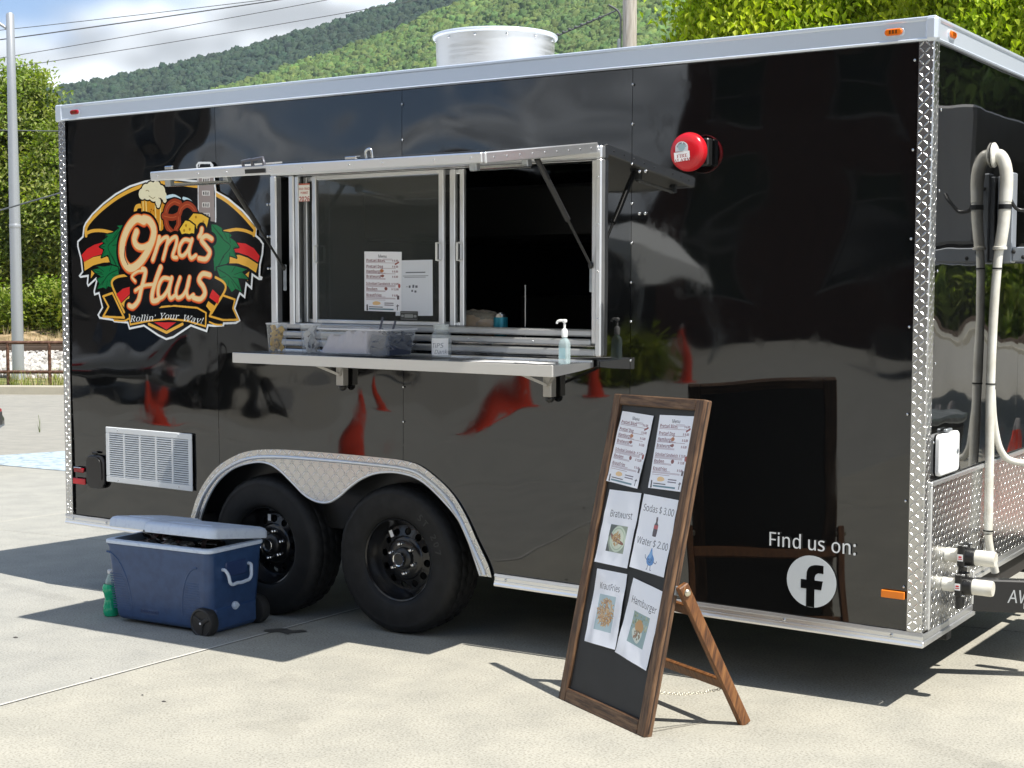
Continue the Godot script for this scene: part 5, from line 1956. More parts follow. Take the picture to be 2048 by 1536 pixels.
	bl.span(Vector3(0.40, 1.021, -1.97), Vector3(1.24, 1.055, -1.02), Vector3.ZERO, 0.01)
	part("tongue_box_lid", bl, M.galv, db)
	# propane bottle on the drawbar, outside the frame but seen in the glossy front
	var pb := MB.new()
	pb.lathe(v2([0.10, 0.0, 0.11, 0.02, 0.145, 0.05, 0.15, 0.12, 0.15, 0.36, 0.13, 0.43, 0.06, 0.47, 0.05, 0.52, 0.0, 0.52]), 28, Transform3D(Basis(), Vector3(1.42, 0.48, -1.50)))
	part("gas_bottle", pb, mat(lin(0.62, 0.62, 0.60), 0.35), db)

func emblem(t: Node3D) -> void:
	var em := Node3D.new()
	em.name = "round_emblem"
	t.add_child(em)
	em.set_meta("label", "round beer, pretzel and cheese emblem with cream script lettering and flag ribbons")
	var k := Ink.new(1240, 830, Color(0.02, 0.02, 0.02))
	k.map = func(p: Vector2) -> Vector2:
		var d := 7.3707e-05 * p.x - 7.731e-06 * p.y + 1.0
		return Vector2((0.870850822 * p.x - 0.01789365 * p.y - 147.672956) / d, (0.038298237 * p.x + 0.566750721 * p.y - 21.768806) / d)
	var W := Color(0.93, 0.94, 0.94)
	var B := Color(0.035, 0.03, 0.03)
	var G := Color(0.93, 0.70, 0.27)
	var R := Color(0.86, 0.17, 0.17)
	var outline := [270, 540, 285, 505, 340, 432, 430, 345, 530, 268, 645, 205, 770, 165, 900, 148, 1040, 148, 1190, 165, 1190, 95, 1180, 40, 1200, 14, 1300, 14, 1322, 40, 1318, 95, 1332, 140, 1345, 250, 1440, 303, 1560, 402, 1640, 492, 1672, 528, 1670, 606, 1700, 632, 1730, 676, 1724, 760, 1704, 850, 1700, 935, 1720, 945, 1714, 970, 1690, 972, 1642, 940, 1634, 1052, 1592, 1014, 1578, 1122, 1538, 1090, 1526, 1120, 1500, 1200, 1542, 1300, 1505, 1326, 1410, 1330, 1408, 1345, 1330, 1350, 1282, 1345, 1270, 1394, 1140, 1347, 1000, 1440, 940, 1457, 870, 1422, 760, 1347, 640, 1372, 625, 1322, 520, 1312, 505, 1300, 400, 1284, 383, 1252, 418, 1190, 393, 1085, 358, 1097, 352, 1060, 374, 968, 308, 1028, 297, 1000, 302, 945, 245, 954, 232, 936, 258, 900, 246, 800, 220, 700, 220, 655, 262, 615]
	k.poly(outline, W)
	var op := PackedVector2Array()
	for i in range(0, outline.size(), 2):
		op.append(k.at(Vector2(outline[i], outline[i + 1])))
	for q in Geometry2D.offset_polygon(op, -9.5, Geometry2D.JOIN_MITER):
		k.fill(q, B)
	# gold arch and shoulders
	k.stroke([292, 612, 294, 545, 345, 472, 445, 378, 565, 292, 705, 224, 845, 190, 985, 186, 1192, 212], 25, G)
	k.stroke([1345, 280, 1440, 340, 1550, 438, 1640, 540, 1655, 562, 1648, 608], 25, G)
	k.stroke([300, 590, 350, 572, 430, 572, 515, 592], 22, G)
	k.stroke([1405, 580, 1500, 562, 1580, 572, 1650, 602], 22, G)
	# flag ribbons
	k.poly([255, 768, 300, 718, 360, 684, 432, 664, 425, 760, 400, 768, 350, 782, 275, 826], R)
	k.poly([275, 826, 350, 785, 430, 768, 480, 790, 495, 826, 430, 830, 350, 852, 280, 896], G)
	k.poly([1480, 664, 1580, 675, 1650, 714, 1696, 776, 1682, 828, 1600, 775, 1520, 748, 1470, 745], R)
	k.poly([1450, 775, 1530, 766, 1600, 790, 1682, 842, 1666, 912, 1600, 866, 1520, 836, 1415, 836], G)
	k.poly([335, 890, 358, 915, 372, 900, 330, 958], G)
	k.poly([1555, 905, 1580, 925, 1612, 900, 1600, 978], G)
	# steeple with small windows
	var S := Color(0.60, 0.55, 0.53)
	k.poly([1215, 60, 1300, 60, 1325, 135, 1332, 500, 1196, 480, 1192, 135], S)
	k.poly([1196, 130, 1200, 130, 1203, 480, 1196, 480], W)
	k.poly([1334, 130, 1342, 130, 1345, 505, 1334, 505], W)
	k.stroke([1205, 55, 1215, 22, 1295, 22, 1305, 55], 9, W, false)
	for y in [165, 270, 365, 450]:
		k.poly([1230, y - 22, 1292, y - 22, 1292, y + 18, 1230, y + 18], Color(0.85, 0.83, 0.80))
		for x in [1245, 1262, 1279]:
			k.poly([x - 5, y - 14, x + 3, y - 14, x + 3, y + 12, x - 5, y + 12], B)
	# hop leaves
	var g1 := Color(0.06, 0.45, 0.25)
	var g2 := Color(0.03, 0.26, 0.15)
	var leaves := [[[600, 525, 540, 532, 560, 548, 510, 590, 450, 604, 470, 618, 420, 655, 445, 672, 400, 702, 440, 722, 415, 788, 470, 766, 492, 834, 540, 872, 560, 900, 575, 780, 560, 680, 600, 600], [590, 540, 520, 640, 470, 700, 500, 780, 540, 860]], [[345, 885, 400, 878, 380, 858, 440, 862, 500, 850, 550, 866, 556, 930, 520, 985, 500, 1030, 470, 1020, 455, 1042, 430, 1030, 378, 1045, 400, 1000, 380, 960, 412, 940, 370, 915], [545, 890, 470, 930, 420, 1010]], [[1305, 520, 1345, 524, 1390, 550, 1392, 580, 1450, 590, 1470, 610, 1455, 625, 1500, 660, 1528, 706, 1480, 712, 1510, 792, 1450, 772, 1446, 826, 1390, 866, 1330, 900, 1310, 640], [1330, 550, 1400, 640, 1460, 700, 1400, 780, 1370, 850]], [[1345, 870, 1420, 850, 1500, 858, 1595, 884, 1550, 905, 1606, 962, 1520, 955, 1550, 1066, 1500, 1040, 1470, 1068, 1440, 1020, 1410, 1010, 1375, 950], [1370, 890, 1450, 940, 1530, 1040]], [[890, 560, 930, 545, 968, 560, 980, 590, 930, 600, 880, 590], [890, 580, 970, 580]]]
	for l in leaves:
		k.poly(l[0], B)
		var lp := PackedVector2Array()
		for i in range(0, l[0].size(), 2):
			lp.append(k.at(Vector2(l[0][i], l[0][i + 1])))
		k.stroke(l[0], 14, B, false, true)
		k.fill(lp, g1)
		k.stroke(l[1], 7, g2)
		for i in range(0, l[0].size(), 4):
			var a := Vector2(l[0][i], l[0][i + 1])
			var m := Vector2(l[1][l[1].size() / 2 / 2 * 2], l[1][l[1].size() / 2 / 2 * 2 + 1])
			k.stroke([a.x, a.y, a.lerp(m, 0.6).x, a.lerp(m, 0.6).y], 5, g2, false)
	# beer mug
	k.stroke([745, 370, 700, 380, 690, 440, 700, 520], 46, B)
	k.stroke([745, 370, 700, 380, 690, 440, 700, 520], 30, G)
	k.poly([724, 300, 945, 300, 930, 600, 770, 560], B)
	k.poly([738, 310, 930, 310, 915, 560, 885, 590, 790, 480, 740, 440], Color(0.84, 0.58, 0.16))
	for x in [[752, 330, 756, 440], [775, 320, 782, 455], [850, 330, 858, 540], [895, 370, 890, 560]]:
		k.stroke(x, 10, Color(0.96, 0.85, 0.52), false)
	for p in [[820, 400], [838, 408], [840, 465], [812, 420], [870, 520]]:
		k.disc(k.at(Vector2(p[0], p[1])), 4, Color(0.55, 0.33, 0.08))
	var foam := [[748, 275, 34], [775, 240, 36], [815, 225, 38], [860, 218, 38], [895, 255, 40], [920, 290, 26], [875, 340, 24], [840, 270, 50], [790, 270, 40], [928, 325, 16], [876, 368, 15]]
	for p in foam:
		k.disc(k.at(Vector2(p[0], p[1])), (p[2] + 9) * 0.72, B)
	for p in foam:
		k.disc(k.at(Vector2(p[0], p[1])), p[2] * 0.72, Color(0.93, 0.90, 0.76))
	k.stroke([800, 290, 830, 310, 850, 300], 5, Color(0.6, 0.55, 0.4))
	k.stroke([775, 250, 790, 245, 800, 255], 5, Color(0.6, 0.55, 0.4))
	# pretzel
	var loops := [[1000, 595, 950, 540, 936, 450, 952, 378, 1000, 338, 1050, 352], [1180, 440, 1160, 390, 1110, 358, 1062, 390, 1042, 440, 990, 465, 920, 452], [1040, 460, 1040, 520, 1020, 560]]
	k.stroke([945, 300, 1000, 290, 1050, 315], 22, Color(0.80, 0.90, 0.93))
	k.stroke([1080, 310, 1130, 330, 1180, 390], 22, Color(0.80, 0.90, 0.93))
	for l in loops:
		k.stroke(l, 64, B)
	for l in loops:
		k.stroke(l, 44, Color(0.62, 0.25, 0.14))
		k.stroke(l, 6, Color(0.76, 0.38, 0.22))
	# cheese
	k.poly([1108, 482, 1150, 418, 1230, 425, 1300, 465, 1290, 590, 1180, 590], B)
	k.poly([1120, 482, 1160, 432, 1225, 438, 1284, 470, 1262, 572, 1190, 570, 1175, 520], Color(0.93, 0.74, 0.24))
	k.poly([1036, 562, 1085, 478, 1130, 484, 1180, 522, 1180, 620, 1060, 620], B)
	k.poly([1048, 560, 1094, 490, 1128, 496, 1170, 528, 1165, 600, 1066, 600], Color(0.95, 0.78, 0.26))
	for p in [[1180, 462], [1240, 500], [1100, 530], [1130, 560], [1085, 570], [1195, 540]]:
		k.disc(k.at(Vector2(p[0], p[1])), 6, Color(0.70, 0.50, 0.10))
	# loop ribbons below
	for q in [[[430, 1102, 505, 1075, 585, 1245, 600, 1275, 430, 1266, 474, 1186], [500, 1000, 540, 945, 640, 928, 650, 1010, 560, 1060, 530, 1100]], [[1392, 1092, 1496, 1128, 1480, 1200, 1522, 1292, 1400, 1294, 1290, 1262], [1330, 945, 1405, 990, 1420, 1040, 1385, 1110, 1360, 1060, 1330, 1030]]]:
		k.poly(q[0], B)
		k.stroke(q[0], 15, G, false, true)
		k.poly(q[1], B)
	k.stroke([640, 930, 545, 945, 500, 990, 530, 1080, 600, 1230], 18, G)
	k.stroke([1325, 942, 1400, 985, 1420, 1035, 1385, 1110, 1300, 1240], 18, G)
	k.poly([536, 1086, 590, 1040, 645, 1025, 645, 1085, 575, 1156], R)
	k.poly([575, 1160, 645, 1095, 625, 1190, 608, 1200], G)
	k.poly([1315, 1045, 1372, 1100, 1360, 1166, 1285, 1110], R)
	k.poly([1280, 1140, 1345, 1190, 1312, 1246, 1262, 1180], G)
	# point and banner
	k.poly([840, 1312, 1020, 1312, 942, 1372], R)
	k.stroke([800, 1326, 942, 1394, 1072, 1326], 20, G, false)
	k.stroke([520, 1296, 600, 1300, 640, 1280], 12, G)
	k.stroke([1290, 1310, 1340, 1330, 1390, 1332], 12, G)
	k.poly([632, 1200, 760, 1195, 870, 1185, 1000, 1170, 1150, 1185, 1272, 1215, 1264, 1355, 1110, 1310, 960, 1292, 800, 1310, 645, 1340], B)
	k.stroke([640, 1215, 650, 1330, 800, 1300, 960, 1284, 1110, 1300, 1258, 1345, 1262, 1235, 1190, 1195, 1000, 1178, 880, 1190], 13, G, false)
	# lettering: heavy black, red-orange edge, cream face
	var O := [760, 500, 700, 480, 636, 545, 590, 660, 584, 770, 612, 850, 660, 880, 730, 830, 790, 740, 832, 640, 838, 560, 806, 498, 760, 480]
	var oc := [836, 640, 800, 690, 745, 712, 700, 695, 682, 645, 700, 585]
	var thin := [[[884, 628, 868, 700, 832, 812], 42], [[872, 690, 915, 640, 952, 632, 945, 690, 915, 806], 38], [[945, 690, 985, 640, 1022, 630, 1020, 690, 992, 780, 1025, 795], 38], [[1130, 655, 1085, 650, 1050, 700, 1046, 762, 1075, 780, 1118, 730, 1148, 650], 38], [[1148, 645, 1125, 740, 1140, 798, 1180, 775], 38], [[1228, 560, 1222, 595, 1205, 625], 42], [[1308, 642, 1262, 618, 1225, 650, 1262, 702, 1292, 750, 1262, 805, 1205, 800], 44], [[748, 885, 772, 910, 735, 1060, 715, 1140, 672, 1190, 640, 1180], 44], [[770, 900, 710, 905, 662, 945, 690, 985], 30], [[895, 870, 862, 960, 830, 1070, 828, 1140, 865, 1140, 885, 1120], 46], [[690, 1060, 760, 1020, 850, 1010], 34], [[968, 965, 915, 960, 880, 1020, 876, 1096, 902, 1118, 950, 1060, 985, 960], 38], [[985, 955, 962, 1070, 975, 1122, 1010, 1100], 38], [[1052, 955, 1020, 1060, 1030, 1118, 1075, 1100, 1112, 1030, 1128, 950], 38], [[1128, 950, 1105, 1060, 1120, 1118, 1160, 1095], 38], [[1292, 935, 1235, 925, 1205, 975, 1240, 1030, 1252, 1085, 1215, 1130, 1160, 1118], 46]]
	k.stroke(O, 110, B)
	k.stroke(oc, 100, B)
	for l in thin:
		k.stroke(l[0], l[1] + 52, B)
	k.poly([620, 880, 1290, 830, 1300, 930, 640, 960], B)
	for pass_ in [[30, Color(0.80, 0.25, 0.14), 0], [20, Color(0.93, 0.52, 0.24), -3], [0, Color(0.95, 0.84, 0.63), -5]]:
		var sh: float = pass_[2]
		var mv := func(a: Array) -> Array:
			var o := []
			for i in a.size():
				o.append(a[i] + (sh if i % 2 else 0.0))
			return o
		k.stroke(mv.call(O), 50 + pass_[0] * 0.9, pass_[1])
		k.stroke(mv.call(oc), 34 + pass_[0] * 0.9, pass_[1], true, false, 44 + pass_[0] * 0.9)
		for l in thin:
			k.stroke(mv.call(l[0]), l[1] - 15 + pass_[0] * 0.72, pass_[1])
	k.stroke([610, 700, 604, 780, 630, 845], 7, Color(0.35, 0.12, 0.1))
	# banner script
	k.text("Rollin'", 68, Vector2(752, 1280), W, "Droid Serif", 400, -0.05, 0.28)
	k.text("Your", 68, Vector2(965, 1264), W, "Droid Serif", 400, 0.03, 0.28)
	k.text("Way!", 68, Vector2(1158, 1288), W, "Droid Serif", 400, 0.16, 0.28)
	var m := mat(Color(1, 1, 1), 0.08)
	m.albedo_texture = k.tex()
	var b := MB.new()
	var pl := PackedVector2Array()
	for p in op:
		pl.append(Vector2(p.x / 820.0 - 4.84, 2.36 - p.y / 820.0))
	b.extrude(pl, 0.0048, 0.0055, 0.0, 40.0, false, func(w: Vector2): return Vector2((w.x + 4.84) * 820.0 / 1240.0, (2.36 - w.y) * 820.0 / 830.0))
	part("printed_face", b, m, em)
# ---------------------------------------------------------------- menu board
var sign_xf := Transform3D()
func sheet_quad(c: Array, curl: float, z0: float, sd: int) -> MB:
	# thin laminated sheet between four board points, gently buckled
	var nz := FastNoiseLite.new()
	nz.seed = sd
	nz.frequency = 3.0
	var b := MB.new()
	for side in 2:
		b.grid(12, 16, func(i: int, j: int):
			var s := i / 12.0
			var t := j / 16.0
			if side == 1:
				s = 1.0 - s
			var p := Vector2(c[6], c[7]).lerp(Vector2(c[4], c[5]), s).lerp(Vector2(c[0], c[1]).lerp(Vector2(c[2], c[3]), s), t)
			var z := z0 + nz.get_noise_2d(p.x * 3.0, p.y * 2.0) * 0.004 + curl * pow(1.0 - t, 3.0) * (0.4 + 0.6 * s)
			return Vector3(p.x, p.y, z - 0.0008 * side), false, Rect2(0, 0, 1, 1) if side == 0 else Rect2(1, 0, -1, 1))
	return b
func laminated(tex: Texture2D) -> StandardMaterial3D:
	var m := mat(Color(1, 1, 1), 0.3)
	m.albedo_texture = tex
	m.clearcoat_enabled = true
	m.clearcoat = 0.5
	m.clearcoat_roughness = 0.12
	return m
func menu_ink() -> ImageTexture:
	var k := Ink.new(480, 620, Color(0.955, 0.96, 0.985))
	var C := Color(0.45, 0.16, 0.22)
	var D := Color(0.18, 0.16, 0.2)
	k.text("Menu", 44, Vector2(235, 48), D)
	k.fill(PackedVector2Array([Vector2(190, 52), Vector2(280, 52), Vector2(280, 55), Vector2(190, 55)]), D)
	var rows := [["Pretzel Bites", "$ 6.00", 92], ["Pretzel Dog", "$ 6.00", 154], ["Hamburger", "$ 6.00", 204], ["Bratwurst", "$ 6.00", 258], ["Schnitzel Sandwich", "$ 12.00", 332], ["Reuben", "$ 12.00", 388], ["KrautFries", "$ 5.00", 452]]
	for r in rows:
		k.text(r[0], 40 if r[0].length() < 15 else 34, Vector2(24, r[2]), C, "Droid Sans", 700, 0, 0, 0)
		k.text(r[1], 28, Vector2(398, r[2]), C, "Droid Sans", 700)
	for y in [74, 84, 104, 114, 170, 220, 226, 276, 284, 346, 354, 362, 404, 412, 468, 478, 486, 500]:
		var w := 250 if y % 4 == 0 else 380
		k.fill(PackedVector2Array([Vector2(24 if y > 100 else 240, y), Vector2(24 + w if y > 100 else 360, y), Vector2(24 + w if y > 100 else 360, y + 3), Vector2(24 if y > 100 else 240, y + 3)]), Color(0.50, 0.30, 0.36))
	k.blob([205, 190, 225, 180, 248, 190, 248, 206, 226, 214, 205, 206], Color(0.72, 0.45, 0.25))
	k.blob([200, 250, 215, 244, 240, 236, 258, 250, 236, 266], Color(0.55, 0.32, 0.26))
	k.blob([262, 376, 282, 366, 300, 378, 292, 398, 270, 398], Color(0.50, 0.22, 0.2))
	k.stroke([400, 128, 440, 108], 16, Color(0.55, 0.22, 0.2), false)
	k.blob([440, 340, 458, 330, 466, 356, 452, 376, 438, 362], Color(0.66, 0.28, 0.25))
	k.fill(PackedVector2Array([Vector2(424, 452), Vector2(452, 452), Vector2(452, 492), Vector2(424, 492)]), Color(0.35, 0.28, 0.32))
	k.blob([110, 530, 150, 516, 200, 524, 210, 545, 160, 556, 115, 552], Color(0.93, 0.78, 0.55))
	for y in [528, 548]:
		k.fill(PackedVector2Array([Vector2(262, y), Vector2(380, y), Vector2(380, y + 9), Vector2(262, y + 9)]), Color(0.4, 0.36, 0.42))
	k.fill(PackedVector2Array([Vector2(60, 572), Vector2(240, 572), Vector2(240, 580), Vector2(60, 580)]), D)
	k.fill(PackedVector2Array([Vector2(60, 590), Vector2(380, 590), Vector2(380, 604), Vector2(60, 604)]), Color(0.35, 0.5, 0.55))
	k.stroke([36, 560, 38, 606], 18, D, false, false, 26)
	k.stroke([432, 548, 430, 600], 10, D, false)
	k.stroke([418, 560, 446, 556], 8, D, false)
	return k.tex()
func food_photo(k: Ink, x0: float, y0: float, x1: float, y1: float, bgc: Color, sd: int, kind: int) -> void:
	var r := RandomNumberGenerator.new()
	r.seed = sd
	k.fill(PackedVector2Array([Vector2(x0, y0), Vector2(x1, y0), Vector2(x1, y1), Vector2(x0, y1)]), bgc)
	var c := Vector2((x0 + x1) / 2, (y0 + y1) / 2)
	var w := (x1 - x0) * 0.5
	var h := (y1 - y0) * 0.5
	if kind == 0:
		k.fill(PackedVector2Array([Vector2(x0, y0), Vector2(x0 + w * 0.8, y0), Vector2(x0, y0 + h)]), Color(0.25, 0.29, 0.24))
		k.fill(PackedVector2Array([Vector2(x0, y1), Vector2(x0 + w * 0.4, y1), Vector2(x0, y1 - h * 0.8)]), Color(0.22, 0.25, 0.22))
		for q in [[1.0, Color(0.80, 0.85, 0.76)], [0.86, Color(0.66, 0.74, 0.62)], [0.78, Color(0.84, 0.87, 0.78)]]:
			var p := PackedVector2Array()
			for i in 28:
				p.append(c + Vector2(cos(TAU * i / 28) * w * 0.9, sin(TAU * i / 28) * h * 0.96) * q[0] + Vector2(w * 0.1, 0))
			k.fill(p, q[1])
		k.blob([c.x - w * 0.8, c.y - h * 0.35, c.x - w * 0.4, c.y - h * 0.2, c.x + w * 0.75, c.y + h * 0.2, c.x + w * 0.7, c.y + h * 0.38, c.x - w * 0.5, c.y + h * 0.1], Color(0.50, 0.26, 0.13))
		for i in 70:
			var a := r.randf() * TAU
			var d := sqrt(r.randf()) * 0.5
			k.disc(c + Vector2(cos(a) * d * w, sin(a) * d * h), r.randf_range(4, 9), Color(0.80, 0.66, 0.38).lerp(Color(0.62, 0.42, 0.16), r.randf()))
	elif kind == 1:
		for i in 190:
			var a := r.randf() * TAU
			var d := sqrt(r.randf()) * 0.92
			var p := c + Vector2(cos(a) * d * w, sin(a) * d * h * 0.86 - h * 0.05)
			var t := r.randf() * PI
			k.stroke([p.x - cos(t) * 14, p.y - sin(t) * 14, p.x + cos(t) * 14, p.y + sin(t) * 14], 7, Color(0.88, 0.74, 0.50).lerp(Color(0.58, 0.38, 0.18), r.randf()), false)
	else:
		for i in 60:
			k.disc(Vector2(r.randf_range(x0 + 8, x1 - 8), r.randf_range(y0 + 8, c.y)), r.randf_range(5, 10), Color(0.42, 0.50, 0.34).lerp(Color(0.72, 0.74, 0.62), r.randf()))
		k.blob([c.x - w * 0.7, c.y + h * 0.1, c.x, c.y - h * 0.1, c.x + w * 0.5, c.y + h * 0.2, c.x + w * 0.2, c.y + h * 0.85, c.x - w * 0.5, c.y + h * 0.6], Color(0.84, 0.86, 0.80))
		k.blob([c.x - w * 0.5, c.y - h * 0.3, c.x, c.y - h * 0.62, c.x + w * 0.45, c.y - h * 0.3, c.x + w * 0.35, c.y + h * 0.12, c.x - w * 0.35, c.y + h * 0.12], Color(0.76, 0.57, 0.30))
		for i in 40:
			k.disc(c + Vector2(r.randf_range(-0.45, 0.35) * w, r.randf_range(0.12, 0.62) * h), r.randf_range(4, 8), Color(0.40, 0.42, 0.24).lerp(Color(0.62, 0.40, 0.24), r.randf()))
func make_sign() -> void:
	var B1 := Vector3(-1.254, 0.062, 0.587)
	var u := (Vector3(-0.699, 0.085, 0.892) - B1).normalized()
	var v := (Vector3(-1.158, 1.261, 0.324) - B1).normalized()
	v = (v - u * v.dot(u)).normalized()
	sign_xf = Transform3D(Basis(u, v, u.cross(v)), B1)
	var t := thing("menu_board", "wooden framed black menu board leaning on its stand in front of the trailer", "menu board")
	t.transform = sign_xf
	var W := 0.634
	var H := 1.231
	var d := 0.036
	for q in [[0.0, 0.0, 0.052, H], [W - 0.052, 0.0, W, H], [0.0525, H - 0.042, W - 0.0525, H], [0.0525, 0.0, W - 0.0525, 0.054]]:
		var m := MB.new()
		m.span(Vector3(q[0], q[1], -d), Vector3(q[2], q[3], 0.0), Vector3.ZERO, 0.004)
		var o := part("frame_rail", m, M.wood if q[3] - q[1] > 0.5 else M.wood_h, t)
	for x in [0.0, W]:
		var m := MB.new()
		m.box(Vector3(x, 0.62, -0.017), Vector3(0.003, 1.21, 0.006), 0.001)
		part("edge_groove", m, M.wood_dark, t)
	var pn := MB.new()
	pn.span(Vector3(0.04, 0.04, -0.024), Vector3(W - 0.04, H - 0.03, -0.014), Vector3.ZERO)
	part("black_panel", pn, M.chalk, t)
	var inv := sign_xf.affine_inverse()
	var foot: Vector3 = inv * Vector3(-0.520, 0.079, 0.500)
	var piv := Vector3(W + 0.016, 0.535, -0.052)
	for s in [1, 0]:
		var dx := 0.0 if s == 1 else -(W + 0.032)
		var a := piv + Vector3(dx, 0, 0)
		var f := Vector3(piv.x + dx, foot.y, foot.z)
		f.y += 0.0 if s == 1 else 0.0
		var m := MB.new()
		var dir := (f - a).normalized()
		var nrm := dir.cross(Vector3.RIGHT)
		m.beam(a - dir * 0.03, f, 0.028, 0.044, nrm, 0.004)
		part("leg", m, M.wood_leg, t)
		var bo := MB.new()
		bo.xf = Transform3D(face_up("x"), a)
		bo.lathe(v2([0.013, 0.012, 0.013, 0.020, 0.009, 0.024, 0.0, 0.025]), 14)
		bo.xf = Transform3D(face_up("x") * Basis(Vector3.RIGHT, PI), a)
		bo.lathe(v2([0.013, 0.012, 0.013, 0.020, 0.0, 0.025]), 14)
		part("pivot_bolt", bo, M.brass, t)
		var pb := MB.new()
		pb.box(a + Vector3(-0.012 if s == 1 else 0.012, 0.0, 0.020), Vector3(0.003, 0.034, 0.03), 0.001)
		part("pivot_plate", pb, M.galv, t)
	for q in [0.14, 0.70]:
		var m := MB.new()
		var c := piv.lerp(Vector3(piv.x, foot.y, foot.z), q)
		var dir := (Vector3(piv.x, foot.y, foot.z) - piv).normalized()
		m.beam(c + Vector3(-W - 0.018, 0, 0), c + Vector3(-0.0145, 0, 0), 0.018, 0.044, dir.cross(Vector3.RIGHT).cross(Vector3.RIGHT), 0.003)
		part("cross_bar", m, M.wood_leg, t)
	# stay chain
	var ch := MB.new()
	var c0 := Vector3(W - 0.01, 0.165, -0.038)
	var c1 := piv.lerp(Vector3(piv.x, foot.y, foot.z), 0.74) + Vector3(-0.02, 0, 0.02)
	var n := 26
	for i in n:
		var p0 := c0.lerp(c1, float(i) / n) - Vector3(0, 0.012 * sin(PI * i / n), 0)
		var p1 := c0.lerp(c1, float(i + 1.25) / n) - Vector3(0, 0.012 * sin(PI * (i + 1.25) / n), 0)
		var ax := (p1 - p0).normalized()
		var sd := ax.cross(Vector3.UP if i % 2 else Vector3.RIGHT).normalized() * 0.0042
		var loop := PackedVector3Array([p0, p0.lerp(p1, 0.25) + sd, p0.lerp(p1, 0.75) + sd, p1, p0.lerp(p1, 0.75) - sd, p0.lerp(p1, 0.25) - sd, p0])
		ch.tube(loop, 0.0014, 5, false)
	part("stay_chain", ch, M.brass, t)
	# laminated sheets taped to the board
	var menu := laminated(menu_ink())
	M.menu = menu
	var k3 := Ink.new(420, 520, Color(0.95, 0.957, 0.985))
	k3.text("Bratwurst", 66, Vector2(215, 165), Color(0.16, 0.16, 0.2))
	food_photo(k3, 110, 240, 330, 430, Color(0.55, 0.60, 0.52), 5, 0)
	var k4 := Ink.new(420, 520, Color(0.95, 0.957, 0.985))
	k4.text("Sodas $ 3.00", 66, Vector2(215, 92), Color(0.16, 0.17, 0.22))
	k4.text("Water $ 2.00", 66, Vector2(215, 322), Color(0.16, 0.17, 0.22))
	k4.blob([204, 152, 216, 148, 226, 152, 228, 178, 242, 200, 242, 262, 234, 274, 200, 274, 192, 262, 192, 200, 206, 178], Color(0.24, 0.14, 0.14))
	k4.fill(PackedVector2Array([Vector2(193, 196), Vector2(242, 196), Vector2(242, 222), Vector2(193, 222)]), Color(0.72, 0.25, 0.25))
	k4.fill(PackedVector2Array([Vector2(203, 140), Vector2(226, 140), Vector2(226, 152), Vector2(203, 152)]), Color(0.4, 0.36, 0.38))
	k4.blob([222, 350, 244, 392, 268, 424, 262, 458, 226, 474, 190, 458, 182, 424, 204, 392], Color(0.27, 0.52, 0.78))
	k4.blob([222, 372, 236, 400, 230, 420, 206, 424, 204, 404], Color(0.46, 0.68, 0.88))
	for e in [[208, 432], [240, 432]]:
		k4.disc(Vector2(e[0], e[1]), 4, Color(0.1, 0.15, 0.3))
	k4.stroke([214, 446, 224, 452, 236, 445], 4, Color(0.1, 0.15, 0.3))
	k4.stroke([186, 440, 160, 424, 152, 408], 5, Color(0.16, 0.22, 0.4))
	k4.stroke([264, 440, 290, 450, 300, 434], 5, Color(0.16, 0.22, 0.4))
	k4.stroke([212, 472, 208, 500, 198, 502], 5, Color(0.16, 0.22, 0.4), false)
	k4.stroke([240, 472, 244, 500, 254, 502], 5, Color(0.16, 0.22, 0.4), false)
	var k5 := Ink.new(420, 520, Color(0.95, 0.957, 0.985))
	k5.text("KrautFries", 62, Vector2(215, 112), Color(0.16, 0.16, 0.2))
	food_photo(k5, 95, 170, 320, 420, Color(0.66, 0.75, 0.78), 6, 1)
	var k6 := Ink.new(420, 520, Color(0.95, 0.957, 0.985))
	k6.text("Hamburger", 66, Vector2(215, 135), Color(0.16, 0.16, 0.2))
	food_photo(k6, 105, 200, 320, 410, Color(0.55, 0.66, 0.66), 7, 2)
	var sheets := [
		["menu_sheet", "left of the two price menus at the top of the leaning board", [0.069, 1.165, 0.304, 1.156, 0.288, 0.871, 0.054, 0.881], menu],
		["menu_sheet", "right of the two price menus at the top of the leaning board", [0.346, 1.162, 0.583, 1.168, 0.586, 0.887, 0.357, 0.882], menu],
		["picture_sheet", "laminated white sheet reading Bratwurst with a photo of a plate", [0.085, 0.850, 0.318, 0.857, 0.317, 0.567, 0.072, 0.560], laminated(k3.tex())],
		["picture_sheet", "laminated white sheet with soda and water prices and a blue drop", [0.335, 0.857, 0.568, 0.856, 0.570, 0.570, 0.331, 0.576], laminated(k4.tex())],
		["picture_sheet", "laminated white sheet reading KrautFries with a photo of fries", [0.102, 0.537, 0.319, 0.546, 0.343, 0.261, 0.108, 0.251], laminated(k5.tex())],
		["picture_sheet", "tilted laminated white sheet reading Hamburger, lowest on the board", [0.368, 0.540, 0.580, 0.519, 0.571, 0.229, 0.341, 0.253], laminated(k6.tex())]]
	for i in sheets.size():
		var s: Array = sheets[i]
		var b := sheet_quad(s[2], 0.004 if i < 4 else 0.010, -0.009, 40 + i)
		var o := part(s[0], b, s[3])
		o.transform = sign_xf
		tag(o, s[1], "menu sheet" if i < 2 else "picture sheet", "sheets taped to the menu board")

